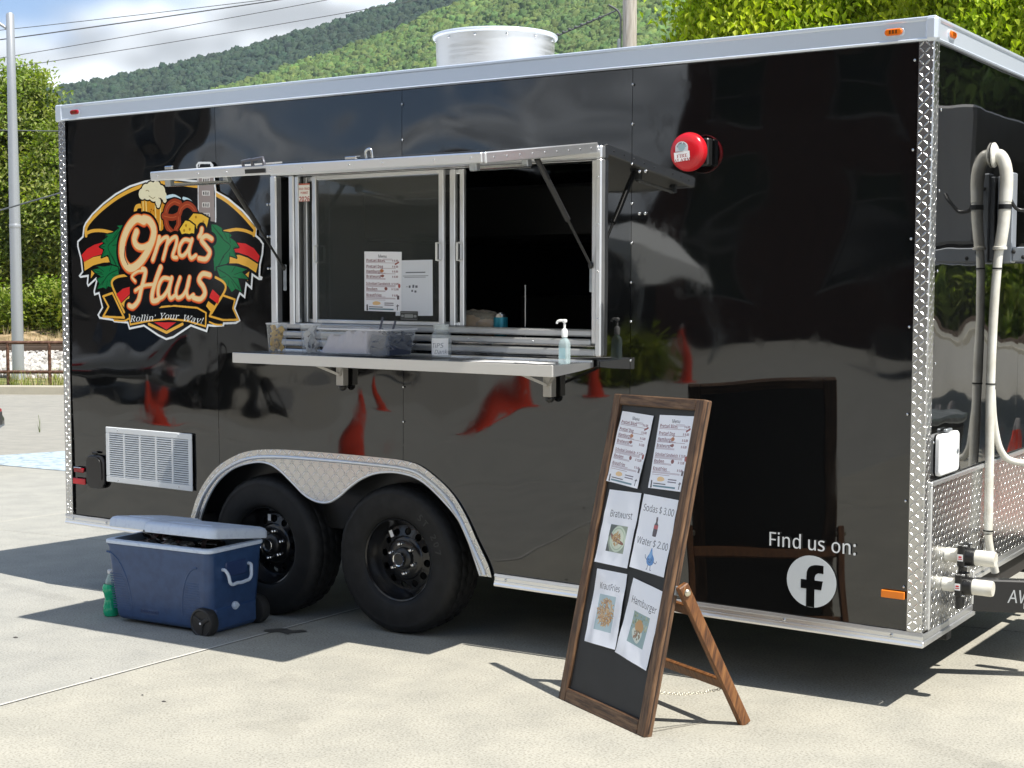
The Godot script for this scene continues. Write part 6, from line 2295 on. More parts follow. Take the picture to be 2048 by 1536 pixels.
# ---------------------------------------------------------------- cooler
func loft(b: MB, rings: Array, flip := false) -> void:
	# rings of [y, hx, hz, r]; rounded rectangles stacked upwards
	var pts := []
	for q in rings:
		var p := rrect(-q[1], -q[2], q[1], q[2], q[3], 6)
		p.append(p[0])
		pts.append(p)
	var n: int = pts[0].size() - 1
	if flip:
		b.grid(n, rings.size() - 1, func(i: int, j: int): return Vector3(pts[j][n - i].x, rings[j][0], -pts[j][n - i].y), true)
	else:
		b.grid(n, rings.size() - 1, func(i: int, j: int): return Vector3(pts[j][i].x, rings[j][0], -pts[j][i].y), true)
func fan_cap(b: MB, y: float, hx: float, hz: float, r: float, up := true) -> void:
	var p := rrect(-hx, -hz, hx, hz, r, 6)
	for i in p.size():
		var a := p[i]
		var c := p[(i + 1) % p.size()]
		if up:
			b.tri(Vector3(0, y, 0), Vector3(a.x, y, -a.y), Vector3(c.x, y, -c.y))
		else:
			b.tri(Vector3(0, y, 0), Vector3(c.x, y, -c.y), Vector3(a.x, y, -a.y))
func make_cooler() -> void:
	var at := on(-3.622, 0.335)
	var t := thing("wheeled_cooler", "blue wheeled cooler with light blue lid ajar, standing by the rear wheel", "cooler", at, 0.02)
	t.rotation.z = 0.02
	var blue := mat(lin(0.032, 0.073, 0.175), 0.36)
	tri_map(blue, noise_tex(0.02, 4, 256, [Color(0.86, 0.87, 0.9), Color(1, 1, 1)], [0.15, 0.7]), 2.5)
	var pale := mat(lin(0.62, 0.70, 0.82), 0.42)
	tri_map(pale, noise_tex(0.03, 5, 256, [Color(0.93, 0.93, 0.95), Color(1, 1, 1)], [0.12, 0.45]), 2.5)
	M.pale = pale
	var b := MB.new()
	loft(b, [[0.018, 0.30, 0.135, 0.04], [0.024, 0.325, 0.160, 0.045], [0.045, 0.334, 0.169, 0.045], [0.22, 0.347, 0.180, 0.042], [0.385, 0.360, 0.190, 0.040], [0.398, 0.366, 0.195, 0.040], [0.404, 0.366, 0.195, 0.040]])
	fan_cap(b, 0.018, 0.30, 0.135, 0.04, false)
	part("body", b, blue, t)
	var il := MB.new()
	loft(il, [[0.335, 0.325, 0.155, 0.03], [0.424, 0.335, 0.165, 0.03]], true)
	fan_cap(il, 0.335, 0.325, 0.155, 0.03)
	part("liner", il, mat(lin(0.20, 0.24, 0.30), 0.5), t)
	var rm := MB.new()
	loft(rm, [[0.404, 0.364, 0.193, 0.040], [0.406, 0.369, 0.198, 0.040], [0.420, 0.369, 0.198, 0.040], [0.424, 0.364, 0.193, 0.038], [0.424, 0.336, 0.166, 0.030]])
	part("rim", rm, pale, t)
	# curved side seams and ribbed corners on the front
	var face := func(x: float, y: float, o: float) -> Vector3:
		return Vector3(x, y, lerpf(0.166, 0.1905, clampf((y - 0.03) / 0.36, 0, 1)) + o)
	for sg in [-1.0, 1.0]:
		var pts := PackedVector3Array()
		for i in 15:
			var s := i / 14.0
			var x := lerpf(0.352, 0.198, sin(s * PI * 0.5)) if sg < 0 else lerpf(0.275, 0.155, sin(s * PI * 0.5))
			var y := lerpf(0.36 if sg < 0 else 0.33, 0.085, 1.0 - cos(s * PI * 0.5))
			pts.append(face.call(sg * x, y, -0.0015))
		var m := MB.new()
		m.tube(pts, 0.0055, 8)
		part("seam_ridge", m, blue, t)
		var rb := MB.new()
		for i in 15:
			var y := 0.075 + i * 0.0125
			var xo := 0.335 + (y - 0.03) * 0.04 if sg < 0 else 0.262 + (0.02 if y > 0.16 else 0.0)
			var s := clampf((y - 0.085) / 0.27, 0, 1)
			var xi := lerpf(0.205, 0.345, pow(s, 2.2)) if sg < 0 else lerpf(0.16, 0.27, pow(s, 2.2))
			if xo - xi < 0.012:
				continue
			var p: Vector3 = face.call(sg * (xo + xi) * 0.5, y, 0.0)
			rb.box(p, Vector3(xo - xi - 0.006, 0.005, 0.005), 0.0015)
		part("corner_ribs", rb, blue, t)
	var eb := MB.new()
	eb.xf = Transform3D(Basis(), Vector3(-0.075, 0.085, 0.1695))
	var plate := PackedVector2Array([Vector2(-0.062, -0.022), Vector2(0.062, -0.022), Vector2(0.062, 0.016), Vector2(0.035, 0.024), Vector2(0, 0.027), Vector2(-0.035, 0.024), Vector2(-0.062, 0.016)])
	eb.extrude(plate, -0.004, 0.0025, 0.001)
	part("badge", eb, blue, t)
	var et := MB.new()
	et.text("Rubbermaid", 0.0215, Transform3D(Basis(), Vector3(-0.075, 0.078, 0.1728)), 0.002, "Droid Sans", 700)
	part("badge_lettering", et, mat(lin(0.022, 0.045, 0.125), 0.4), t)
	# end: drop handle, drain plug, wheels
	var hx := 0.360
	var hd := MB.new()
	hd.tube(smooth3([hx - 0.012, 0.315, 0.095, hx + 0.012, 0.312, 0.094, hx + 0.022, 0.285, 0.083, hx + 0.026, 0.252, 0.078, hx + 0.027, 0.240, 0.060, hx + 0.026, 0.243, 0.03, hx + 0.026, 0.240, 0.0, hx + 0.026, 0.243, -0.03, hx + 0.027, 0.246, -0.052, hx + 0.026, 0.262, -0.068, hx + 0.022, 0.290, -0.074, hx + 0.012, 0.315, -0.082, hx - 0.012, 0.318, -0.083], 4), 0.0085, 10)
	part("handle", hd, M.pale_handle, t)
	var hp := MB.new()
	hp.box(Vector3(0.355, 0.31, 0.006), Vector3(0.012, 0.075, 0.14), 0.008)
	part("handle_pocket", hp, mat(lin(0.022, 0.045, 0.13), 0.4), t)
	var dp := MB.new()
	dp.xf = Transform3D(face_up("x"), Vector3(0.344, 0.125, 0.01))
	dp.lathe(v2([0.020, 0.0, 0.020, 0.010, 0.017, 0.014, 0.0, 0.014]), 20)
	dp.box(Vector3(0.0, 0.016, 0.0), Vector3(0.012, 0.008, 0.034), 0.002)
	part("drain_plug", dp, M.pale_handle, t)
	var wm := mat(lin(0.022, 0.021, 0.020), 0.5)
	for z in [0.172, -0.190]:
		var g := Node3D.new()
		g.name = "wheel"
		t.add_child(g, true)
		g.position = Vector3(0.300, 0.066, z)
		if z < 0:
			g.rotation.y = PI
		var m := MB.new()
		m.xf = Transform3D(face_up("z"), Vector3.ZERO)
		m.lathe(v2([0.0, -0.03, 0.060, -0.03, 0.070, -0.026, 0.073, -0.015, 0.073, 0.016, 0.070, 0.024, 0.062, 0.027, 0.057, 0.021, 0.0, 0.017]), 36)
		part("tyre", m, wm, g)
		var sp := MB.new()
		for k in 3:
			var a := TAU * k / 3 + 0.5
			sp.extrude(PackedVector2Array([Vector2(cos(a - 0.16), sin(a - 0.16)) * 0.058, Vector2(cos(a + 0.16), sin(a + 0.16)) * 0.058, Vector2(cos(a + 0.9), sin(a + 0.9)) * 0.014, Vector2(cos(a - 0.9), sin(a - 0.9)) * 0.014]), 0.016, 0.026, 0.003)
		sp.extrude(circle(0.018, 18), 0.016, 0.028, 0.002)
		part("spokes", sp, wm, g)
		var hub := MB.new()
		hub.ball(Vector3(0, 0, 0.028), Vector3(0.006, 0.006, 0.004), 10, 6)
		part("axle_cap", hub, M.paper, g)
	var wh := MB.new()
	wh.box(Vector3(0.305, 0.075, 0.0), Vector3(0.085, 0.13, 0.31), 0.02)
	part("axle_housing", wh, blue, t)
	# lid of two leaves, hinged at the back and resting on the bottles in front
	for q in [["lid", 0.085, 0.375, 0.0, 0.0], ["lid", -0.384, 0.084, -0.022, 0.006]]:
		var g := Node3D.new()
		g.name = "lid"
		t.add_child(g, true)
		g.position = Vector3((q[1] + q[2]) * 0.5, 0.428 + q[4], -0.215)
		g.rotation = Vector3(-0.135, 0, 0)
		if q[1] > 0:
			g.position.x = (-0.105 + 0.378) * 0.5
		var hw: float = 0.2415 if q[1] > 0 else 0.150
		if q[1] < 0:
			g.position.x = -0.384 + hw
			g.position.y += 0.002
		var m := MB.new()
		m.xf = Transform3D(Basis(), Vector3(0, 0, 0.198 + q[3]))
		loft(m, [[-0.004, hw - 0.004, 0.198, 0.035], [0.0, hw, 0.202, 0.038], [0.030, hw - 0.001, 0.201, 0.038], [0.044, hw - 0.010, 0.192, 0.036], [0.050, hw - 0.026, 0.176, 0.03]])
		fan_cap(m, 0.050, hw - 0.026, 0.176, 0.03)
		fan_cap(m, -0.004, hw - 0.004, 0.198, 0.035, false)
		part("lid_shell", m, pale, g)
		var rg := MB.new()
		rg.box(Vector3(0, 0.050, 0.198 + q[3]), Vector3(hw * 1.2, 0.007, 0.22), 0.0035)
		part("raised_panel", rg, pale, g)
	# dark soda bottles heaped in the box
	var cola := mat(lin(0.012, 0.008, 0.007), 0.12)
	var proto: Node3D = null
	var r := RandomNumberGenerator.new()
	r.seed = 12
	for i in 13:
		var lx := -0.22 + (i % 7) * 0.072 + r.randf_range(-0.02, 0.02)
		var lz := 0.085 - (i / 7) * 0.10 + r.randf_range(-0.015, 0.015)
		var x := Transform3D(Basis.from_euler(Vector3(r.randf_range(-0.3, 0.3), r.randf_range(-0.5, 0.5) + (PI if i % 2 else 0.0), PI / 2 + r.randf_range(-0.25, 0.25))), at + Vector3(lx, 0.385 + r.randf_range(-0.012, 0.022), lz))
		if proto == null:
			proto = thing("soda_bottle", "dark soda bottle heaped with others under the cooler lid", "bottle", Vector3.ZERO, 0.0, "bottles in the cooler")
			var m := MB.new()
			m.lathe(v2([0.0, -0.10, 0.024, -0.10, 0.030, -0.09, 0.028, -0.05, 0.030, -0.01, 0.031, 0.03, 0.026, 0.055, 0.014, 0.085, 0.013, 0.095]), 18)
			part("bottle_body", m, cola, proto)
			var c := MB.new()
			c.lathe(v2([0.015, 0.090, 0.015, 0.106, 0.012, 0.109, 0.0, 0.109]), 14)
			part("cap", c, M.plastic_black, proto)
			var l := MB.new()
			l.lathe(v2([0.0305, -0.01, 0.0315, 0.03]), 18)
			part("paper_band", l, mat(lin(0.07, 0.03, 0.03), 0.5), proto)
			proto.transform = x
		else:
			dup(proto, x)
	# green bottles beside the cooler
	var green := mat(Color(0.02, 0.62, 0.36, 0.55), 0.06)
	green.transparency = BaseMaterial3D.TRANSPARENCY_ALPHA
	green = mat(lin(0.015, 0.46, 0.22), 0.12)
	var clear := mat(Color(0.85, 0.95, 0.92, 0.35), 0.1)
	clear.transparency = BaseMaterial3D.TRANSPARENCY_ALPHA
	var gl := ["front one of the two green soda bottles left of the cooler", "back one of the two green soda bottles left of the cooler"]
	for i in 2:
		var p: Vector3 = [on(-4.072, 0.43), on(-4.045, 0.345)][i]
		var o := thing("green_bottle", gl[i], "bottle", p, 1.0 * i, "green bottles beside the cooler")
		var m := MB.new()
		var sg := 20
		var pr := [[0.0, 0.0], [0.026, 0.0], [0.034, 0.008], [0.035, 0.03], [0.033, 0.05], [0.027, 0.075], [0.026, 0.095], [0.031, 0.115], [0.036, 0.135], [0.035, 0.152], [0.028, 0.168]]
		m.grid(sg, pr.size() - 1, func(a: int, j: int):
			var an := TAU * a / sg
			var rr: float = pr[j][0] * 1.15 * (1.0 + 0.09 * sin(an * 5.0 + j * 1.3))
			return Vector3(cos(an) * rr, pr[j][1], -sin(an) * rr), true)
		part("bottle_body", m, green, o)
		var nk := MB.new()
		nk.lathe(v2([0.028, 0.168, 0.024, 0.19, 0.014, 0.212, 0.013, 0.225]), 16)
		part("neck", nk, clear, o)
		var c := MB.new()
		c.lathe(v2([0.0148, 0.222, 0.0148, 0.238, 0.012, 0.241, 0.0, 0.241]), 16)
		part("cap", c, M.paper if i == 0 else green, o)

# ---------------------------------------------------------------- things on the shelf and in the window
func clear_tub(col: Color, al: float, rough := 0.12) -> StandardMaterial3D:
	var m := mat(Color(col.r, col.g, col.b, al), rough)
	m.transparency = BaseMaterial3D.TRANSPARENCY_ALPHA
	return m
func make_counter() -> void:
	var ty := 1.3645
	var tub := clear_tub(Color(0.86, 0.88, 0.90), 0.14, 0.08)
	var r := RandomNumberGenerator.new()
	r.seed = 5
	# two clear cups of sachets
	var cups := [[Vector3(-3.125, ty, 0.185), "clear plastic cup of yellow mustard sachets at the left end of the shelf", "mustard_sachet", "yellow mustard sachet in the left cup", lin(0.58, 0.38, 0.10), 16], [Vector3(-2.905, ty, 0.185), "clear plastic cup of white creamer sachets between mustard cup and cutlery bin", "creamer_sachet", "white and grey creamer sachet in the second cup", lin(0.55, 0.55, 0.55), 14]]
	for q in cups:
		var c := thing("plastic_cup", q[1], "cup", q[0], 0.0, "cups on the serving shelf")
		var m := MB.new()
		m.lathe(v2([0.0, 0.002, 0.037, 0.002, 0.040, 0.006, 0.050, 0.132, 0.052, 0.136, 0.052, 0.140, 0.049, 0.140]), 32)
		part("cup_wall", m, tub, c)
		var rm := MB.new()
		rm.lathe(v2([0.0505, 0.134, 0.0535, 0.136, 0.0535, 0.141, 0.050, 0.142]), 32)
		part("cup_rim", rm, clear_tub(Color(0.92, 0.93, 0.95), 0.55, 0.2), c)
		var pk := MB.new()
		pk.box(Vector3.ZERO, Vector3(0.030, 0.068, 0.007), 0.003)
		var pm := pk.mesh()
		var st := MB.new()
		st.box(Vector3(0, 0.0, 0.0036), Vector3(0.022, 0.020, 0.0006))
		var first: Node3D = null
		for i in int(q[5]):
			var lvl := i / 4
			var a := i * 1.7 + lvl * 0.6
			var x := Transform3D(Basis.from_euler(Vector3(r.randf_range(-0.5, 0.5), a, r.randf_range(-1.2, 1.2))), q[0] + Vector3(cos(a) * 0.014, 0.036 + lvl * 0.021, sin(a) * 0.014))
			if first == null:
				first = thing(q[2], q[3], "sachet", Vector3.ZERO, 0.0, "sachets in the " + ("left cup" if q[2] == "mustard_sachet" else "second cup"))
				put("packet", pm, mat(q[4], 0.35), first)
				part("print", st, mat(lin(0.25, 0.2, 0.12) if q[2] == "mustard_sachet" else lin(0.10, 0.10, 0.11), 0.4), first)
				first.transform = x
			else:
				dup(first, x)
	# long clear bin of wrapped cutlery
	var bin := thing("cutlery_bin", "long clear plastic bin of wrapped cutlery on the shelf", "bin", Vector3(-2.575, ty, 0.165), -0.02)
	var bm := MB.new()
	loft(bm, [[0.002, 0.185, 0.095, 0.02], [0.010, 0.192, 0.100, 0.022], [0.118, 0.214, 0.113, 0.026], [0.122, 0.221, 0.120, 0.028], [0.126, 0.221, 0.120, 0.028]])
	fan_cap(bm, 0.002, 0.185, 0.095, 0.02)
	part("bin_wall", bm, tub, bin)
	var br := MB.new()
	loft(br, [[0.119, 0.2155, 0.1145, 0.026], [0.121, 0.2225, 0.1215, 0.028], [0.127, 0.2225, 0.1215, 0.028], [0.128, 0.214, 0.114, 0.026]])
	part("bin_rim", br, clear_tub(Color(0.92, 0.93, 0.96), 0.6, 0.2), bin)
	var bag := thing("cutlery_bag", "crumpled bag of grey wrapped cutlery filling the clear bin", "bag", Vector3(-2.575, ty + 0.004, 0.165), -0.02)
	var nz := FastNoiseLite.new()
	nz.seed = 4
	nz.frequency = 14.0
	var bg_ := MB.new()
	bg_.grid(40, 20, func(i: int, j: int):
		var x := lerpf(-0.200, 0.085, i / 40.0)
		var z := lerpf(0.098, -0.098, j / 20.0)
		var edge := minf(1.0, minf(minf(i, 40 - i) / 3.0, minf(j, 20 - j) / 3.0))
		return Vector3(x, (0.078 + 0.030 * smoothstep(-0.2, 0.05, x) + 0.026 * nz.get_noise_2d(x, z)) * (0.06 + 0.94 * edge) + 0.004, z))
	part("crumpled_film", bg_, mat(lin(0.44, 0.42, 0.48), 0.4), bag)
	var forks := thing("black_forks", "black plastic forks at the right end of the clear bin", "cutlery", Vector3(-2.435, ty + 0.05, 0.162))
	var fk := MB.new()
	for i in 60:
		var p := Vector3(r.randf_range(-0.03, 0.05), r.randf_range(-0.03, 0.055), r.randf_range(-0.075, 0.085))
		var d := Vector3(r.randf_range(-1, 1), r.randf_range(-0.3, 0.5), r.randf_range(-1, 1)).normalized() * 0.045
		fk.beam(p - d, p + d, 0.012, 0.004, Vector3.UP)
	for q in [[-0.02, 0.09, 0.06, 0.03, 0.10], [0.045, 0.085, 0.05, 0.03, 0.085]]:
		fk.beam(Vector3(q[0], q[1] - 0.03, q[2]), Vector3(q[0] + q[3], q[4] + 0.03, q[2] + 0.01), 0.010, 0.003, Vector3.BACK)
	part("fork_handles", fk, mat(lin(0.05, 0.062, 0.10), 0.3), forks)
	var fb := MB.new()
	loft(fb, [[-0.042, 0.055, 0.088, 0.02], [0.02, 0.060, 0.095, 0.02], [0.048, 0.052, 0.085, 0.02]])
	fan_cap(fb, 0.048, 0.052, 0.085, 0.02)
	part("fork_bundle", fb, mat(lin(0.040, 0.050, 0.085), 0.4), forks)
	# tip jar
	var jar := thing("tip_jar", "glass tip jar with a handwritten paper label", "jar", Vector3(-2.155, ty, 0.150))
	var jm := MB.new()
	jm.lathe(v2([0.0, 0.002, 0.040, 0.002, 0.046, 0.008, 0.047, 0.090, 0.044, 0.103, 0.034, 0.118, 0.031, 0.126]), 36)
	part("jar_body", jm, clear_tub(Color(0.80, 0.84, 0.85), 0.22, 0.05), jar)
	var jn := MB.new()
	jn.lathe(v2([0.031, 0.126, 0.036, 0.128, 0.036, 0.134, 0.033, 0.137, 0.033, 0.140, 0.036, 0.142, 0.036, 0.150, 0.033, 0.152, 0.030, 0.150]), 36)
	part("jar_neck", jn, clear_tub(Color(0.85, 0.88, 0.88), 0.45, 0.08), jar)
	var ji := Ink.new(240, 220, Color(0.92, 0.92, 0.92))
	ji.text("TiPS", 84, Vector2(95, 95), Color(0.45, 0.45, 0.48), "Droid Sans", 400, -0.05, 0.2)
	ji.text("Danke", 74, Vector2(160, 175), Color(0.52, 0.52, 0.55), "Droid Sans", 400, -0.02, 0.3)
	var jl := MB.new()
	jl.grid(12, 2, func(i: int, j: int):
		var a := lerpf(-1.05, 0.75, i / 12.0) + 0.60
		return Vector3(sin(a) * 0.0482, 0.014 + j * 0.038, cos(a) * 0.0482))
	var jlm := mat(Color(1, 1, 1), 0.6)
	jlm.albedo_texture = ji.tex()
	part("paper_label", jl, jlm, jar)
	# hand sanitiser pump
	var sb := thing("sanitiser_bottle", "clear pump bottle of hand sanitiser at the right end of the shelf", "bottle", Vector3(-1.462, ty, 0.215))
	var s1 := MB.new()
	loft(s1, [[0.0, 0.020, 0.014, 0.008], [0.004, 0.023, 0.017, 0.009], [0.085, 0.023, 0.017, 0.010], [0.100, 0.018, 0.014, 0.010], [0.106, 0.011, 0.011, 0.009], [0.116, 0.010, 0.010, 0.009]])
	fan_cap(s1, 0.0, 0.020, 0.014, 0.008, false)
	part("bottle_body", s1, clear_tub(Color(0.84, 0.93, 0.94), 0.38, 0.06), sb)
	var s2 := MB.new()
	s2.lathe(v2([0.013, 0.112, 0.0135, 0.140, 0.010, 0.146, 0.005, 0.148, 0.005, 0.172, 0.010, 0.174, 0.011, 0.182, 0.008, 0.186, 0.0, 0.187]), 18)
	s2.tube(smooth3([0.0, 0.180, 0.0, -0.018, 0.181, 0.004, -0.030, 0.177, 0.006, -0.034, 0.168, 0.007]), 0.0055, 8)
	part("pump", s2, M.white, sb)
	var s3 := MB.new()
	s3.box(Vector3(0, 0.045, 0.0178), Vector3(0.030, 0.045, 0.0008))
	part("front_label", s3, clear_tub(Color(0.75, 0.9, 0.93), 0.5, 0.2), sb)
	# loose papers on the shelf
	for q in [[Vector3(-1.80, ty + 0.0008, 0.235), 0.12, "larger loose white paper lying on the right half of the shelf", Vector2(0.26, 0.13)], [Vector3(-1.585, ty + 0.0022, 0.255), -0.25, "smaller loose white paper lying beside it near the sanitiser", Vector2(0.15, 0.10)]]:
		var m := MB.new()
		m.box(Vector3.ZERO, Vector3(q[3].x, 0.0012, q[3].y), 0.0)
		var o := part("loose_paper", m, M.paper)
		o.position = q[0]
		o.rotation.y = q[1]
		tag(o, q[2], "paper", "papers on the serving shelf")
	# sheets behind the sliding pane
	var ws := MB.new()
	ws.quad(Vector3(-2.742, 1.566, -0.0165), Vector3(-2.516, 1.563, -0.0165), Vector3(-2.512, 1.846, -0.0165), Vector3(-2.740, 1.850, -0.0165))
	var wsn := part("window_menu", ws, M.menu)
	tag(wsn, "laminated price menu taped to the serving window pane", "menu sheet")
	var wi := Ink.new(260, 330, Color(0.86, 0.88, 0.92))
	for q in [[60, 70, 150, 6], [40, 92, 190, 3], [52, 100, 160, 3], [90, 150, 14, 14], [118, 146, 14, 18], [140, 150, 16, 14], [112, 176, 12, 12], [134, 180, 14, 12], [70, 156, 12, 3]]:
		wi.fill(PackedVector2Array([Vector2(q[0], q[1]), Vector2(q[0] + q[2], q[1]), Vector2(q[0] + q[2], q[1] + q[3]), Vector2(q[0], q[1] + q[3])]), Color(0.35, 0.37, 0.42))
	var wp := MB.new()
	wp.quad(Vector3(-2.552, 1.545, -0.0180), Vector3(-2.330, 1.548, -0.0180), Vector3(-2.331, 1.808, -0.0180), Vector3(-2.532, 1.806, -0.0180))
	var wpn := part("window_notice", wp, laminated(wi.tex()))
	tag(wpn, "plain white notice on the window pane, right of the menu", "notice")
	# bread, can and rod just inside the opening
	var bb := thing("bread_bag", "bag of brown bread rolls just inside the serving window", "bag of bread", Vector3(-2.19, 1.455, -0.20))
	var nb := FastNoiseLite.new()
	nb.seed = 9
	nb.frequency = 9.0
	for q in [[-0.06, 0.0, 0.055], [0.045, -0.01, 0.05]]:
		var m := MB.new()
		m.grid(18, 12, func(i: int, j: int):
			var a := TAU * i / 18.0
			var t := PI * (1.0 - j / 12.0) + 1e-3
			var d := Vector3(cos(a) * sin(t), cos(t), -sin(a) * sin(t))
			return Vector3(q[0], 0.045 + q[1], 0) + d * Vector3(q[2] * 1.25, q[2] * 0.9, q[2]) * (1.0 + 0.18 * nb.get_noise_3d(d.x * 0.2 + q[0], d.y * 0.2, d.z * 0.2)), true)
		part("roll", m, mat(lin(0.42, 0.25, 0.12), 0.6), bb)
	var film := MB.new()
	film.grid(20, 10, func(i: int, j: int):
		var a := TAU * i / 20.0
		var t := PI * (1.0 - j / 10.0) + 1e-3
		var d := Vector3(cos(a) * sin(t), cos(t), -sin(a) * sin(t))
		return Vector3(-0.01, 0.05, 0) + d * Vector3(0.145, 0.07, 0.075) * (1.0 + 0.28 * nb.get_noise_3d(d.x * 0.5, d.y * 0.5, d.z * 0.5)), true)
	part("bag_film", film, clear_tub(Color(0.9, 0.88, 0.82), 0.25, 0.12), bb)
	var cn := thing("drink_can", "turquoise drink can standing just inside the window", "can", Vector3(-2.045, 1.455, -0.16))
	var c1 := MB.new()
	c1.lathe(v2([0.0, 0.0, 0.027, 0.0, 0.033, 0.008, 0.033, 0.088]), 24)
	part("can_body", c1, mat(lin(0.02, 0.24, 0.33), 0.3, 0.3), cn)
	var c2 := MB.new()
	c2.lathe(v2([0.033, 0.088, 0.027, 0.099, 0.026, 0.102, 0.023, 0.100, 0.0, 0.099]), 24)
	c2.box(Vector3(0.0, 0.106, 0.0), Vector3(0.014, 0.008, 0.018), 0.002)
	part("can_top", c2, M.steel, cn)
	var c3 := MB.new()
	c3.xf = Transform3D(Basis(Vector3.UP, 0.45), Vector3.ZERO)
	c3.extrude(circle(0.011, 16, Vector2(0, 0.03)), 0.0325, 0.0338)
	part("can_mark", c3, mat(lin(0.35, 0.5, 0.55), 0.4), cn)
	var rd := MB.new()
	rd.tube(v3([-1.895, 1.44, -0.14, -1.895, 1.688, -0.14]), 0.0035, 8)
	rd.ball(Vector3(-1.895, 1.688, -0.14), Vector3(0.005, 0.005, 0.005), 8, 6)
	tag(part("order_spike", rd, M.rod), "thin upright metal rod standing inside the window opening", "rod")
	var bx := thing("paper_tray", "dim cardboard tray far inside the trailer", "tray", Vector3(-1.65, 1.352, -2.1))
	var b1 := MB.new()
	b1.box(Vector3(0, 0.24, 0), Vector3(0.3, 0.16, 0.2), 0.01)
	part("tray_box", b1, mat(lin(0.14, 0.09, 0.05), 0.8), bx)

# ---------------------------------------------------------------- the rest of the street, seen in the glossy panels
func car(called: String, label: String, at: Transform3D, paint: Color) -> Node3D:
	var t := thing(called, label, "car", Vector3.ZERO, 0.0, "")
	t.transform = at
	var pm := mat(paint, 0.25)
	pm.clearcoat_enabled = true
	var b := MB.new()
	# side outline with x along the car (rear at +x), extruded across
	var side := Ink.curve([2.28, 0.32, 2.30, 0.62, 2.24, 0.92, 1.95, 1.00, 1.2, 1.02, 0.2, 1.00, -0.9, 0.99, -1.75, 0.88, -2.22, 0.72, -2.28, 0.45, -2.2, 0.28, -1.0, 0.22, 1.0, 0.22], true, 4)
	b.extrude(side, -0.88, 0.88, 0.0, 60.0)
	b.extrude(side, 0.88, 0.90, 0.02, 60.0)
	part("body", b, pm, t)
	var g := MB.new()
	g.extrude(v2([1.85, 0.98, 1.25, 1.40, 0.5, 1.46, -0.3, 1.42, -1.05, 1.0]), -0.70, 0.70, 0.06, 50.0)
	part("glasshouse", g, mat(lin(0.01, 0.012, 0.013), 0.05), t)
	var rf := MB.new()
	rf.extrude(v2([1.15, 1.43, 0.5, 1.475, -0.3, 1.435, -0.35, 1.42, 0.5, 1.455, 1.15, 1.415]), -0.66, 0.66, 0.0)
	part("roof", rf, pm, t)
	var bu := MB.new()
	bu.box(Vector3(2.31, 0.47, 0), Vector3(0.14, 0.24, 1.70), 0.05)
	part("bumper", bu, mat(lin(0.015, 0.015, 0.016), 0.4), t)
	var bf := MB.new()
	bf.box(Vector3(-2.27, 0.45, 0), Vector3(0.12, 0.22, 1.66), 0.05)
	part("bumper", bf, mat(lin(0.015, 0.015, 0.016), 0.4), t)
	for s in [-1, 1]:
		var l := MB.new()
		l.box(Vector3(2.33, 0.555, s * 0.60), Vector3(0.09, 0.05, 0.42), 0.01)
		l.box(Vector3(2.26, 0.80, s * 0.70), Vector3(0.06, 0.13, 0.34), 0.02)
		part("tail_light", l, M.red_lens, t)
		for x in [1.35, -1.4]:
			var w := MB.new()
			w.xf = Transform3D(face_up("z") if s > 0 else face_up("z") * Basis(Vector3.RIGHT, PI), Vector3(x, 0.32, s * 0.80))
			w.lathe(v2([0.0, -0.09, 0.29, -0.09, 0.32, -0.06, 0.32, 0.08, 0.29, 0.105, 0.20, 0.105, 0.19, 0.09, 0.0, 0.10]), 28)
			part("wheel", w, M.rubber, t)
	return t
func cone_proto() -> Node3D:
	var t := thing("traffic_cone", "x", "traffic cone", Vector3.ZERO, 0.0, "traffic cones coning off the lot, mirrored in the trailer")
	var b := MB.new()
	b.lathe(v2([0.155, 0.03, 0.15, 0.06, 0.095, 0.40, 0.067, 0.58, 0.035, 0.80]), 28)
	part("cone_body", b, M.cone, t)
	var c := MB.new()
	c.lathe(v2([0.096, 0.40, 0.0975, 0.402, 0.069, 0.578, 0.067, 0.58]), 28)
	part("reflective_collar", c, M.cone, t)
	var tp := MB.new()
	tp.lathe(v2([0.035, 0.80, 0.028, 0.88, 0.02, 0.90, 0.0, 0.90]), 20)
	part("tip", tp, mat(lin(0.30, 0.28, 0.27), 0.5), t)
	var ba := MB.new()
	ba.box(Vector3(0, 0.017, 0), Vector3(0.40, 0.034, 0.40), 0.012)
	part("base", ba, M.cone, t)
	return t
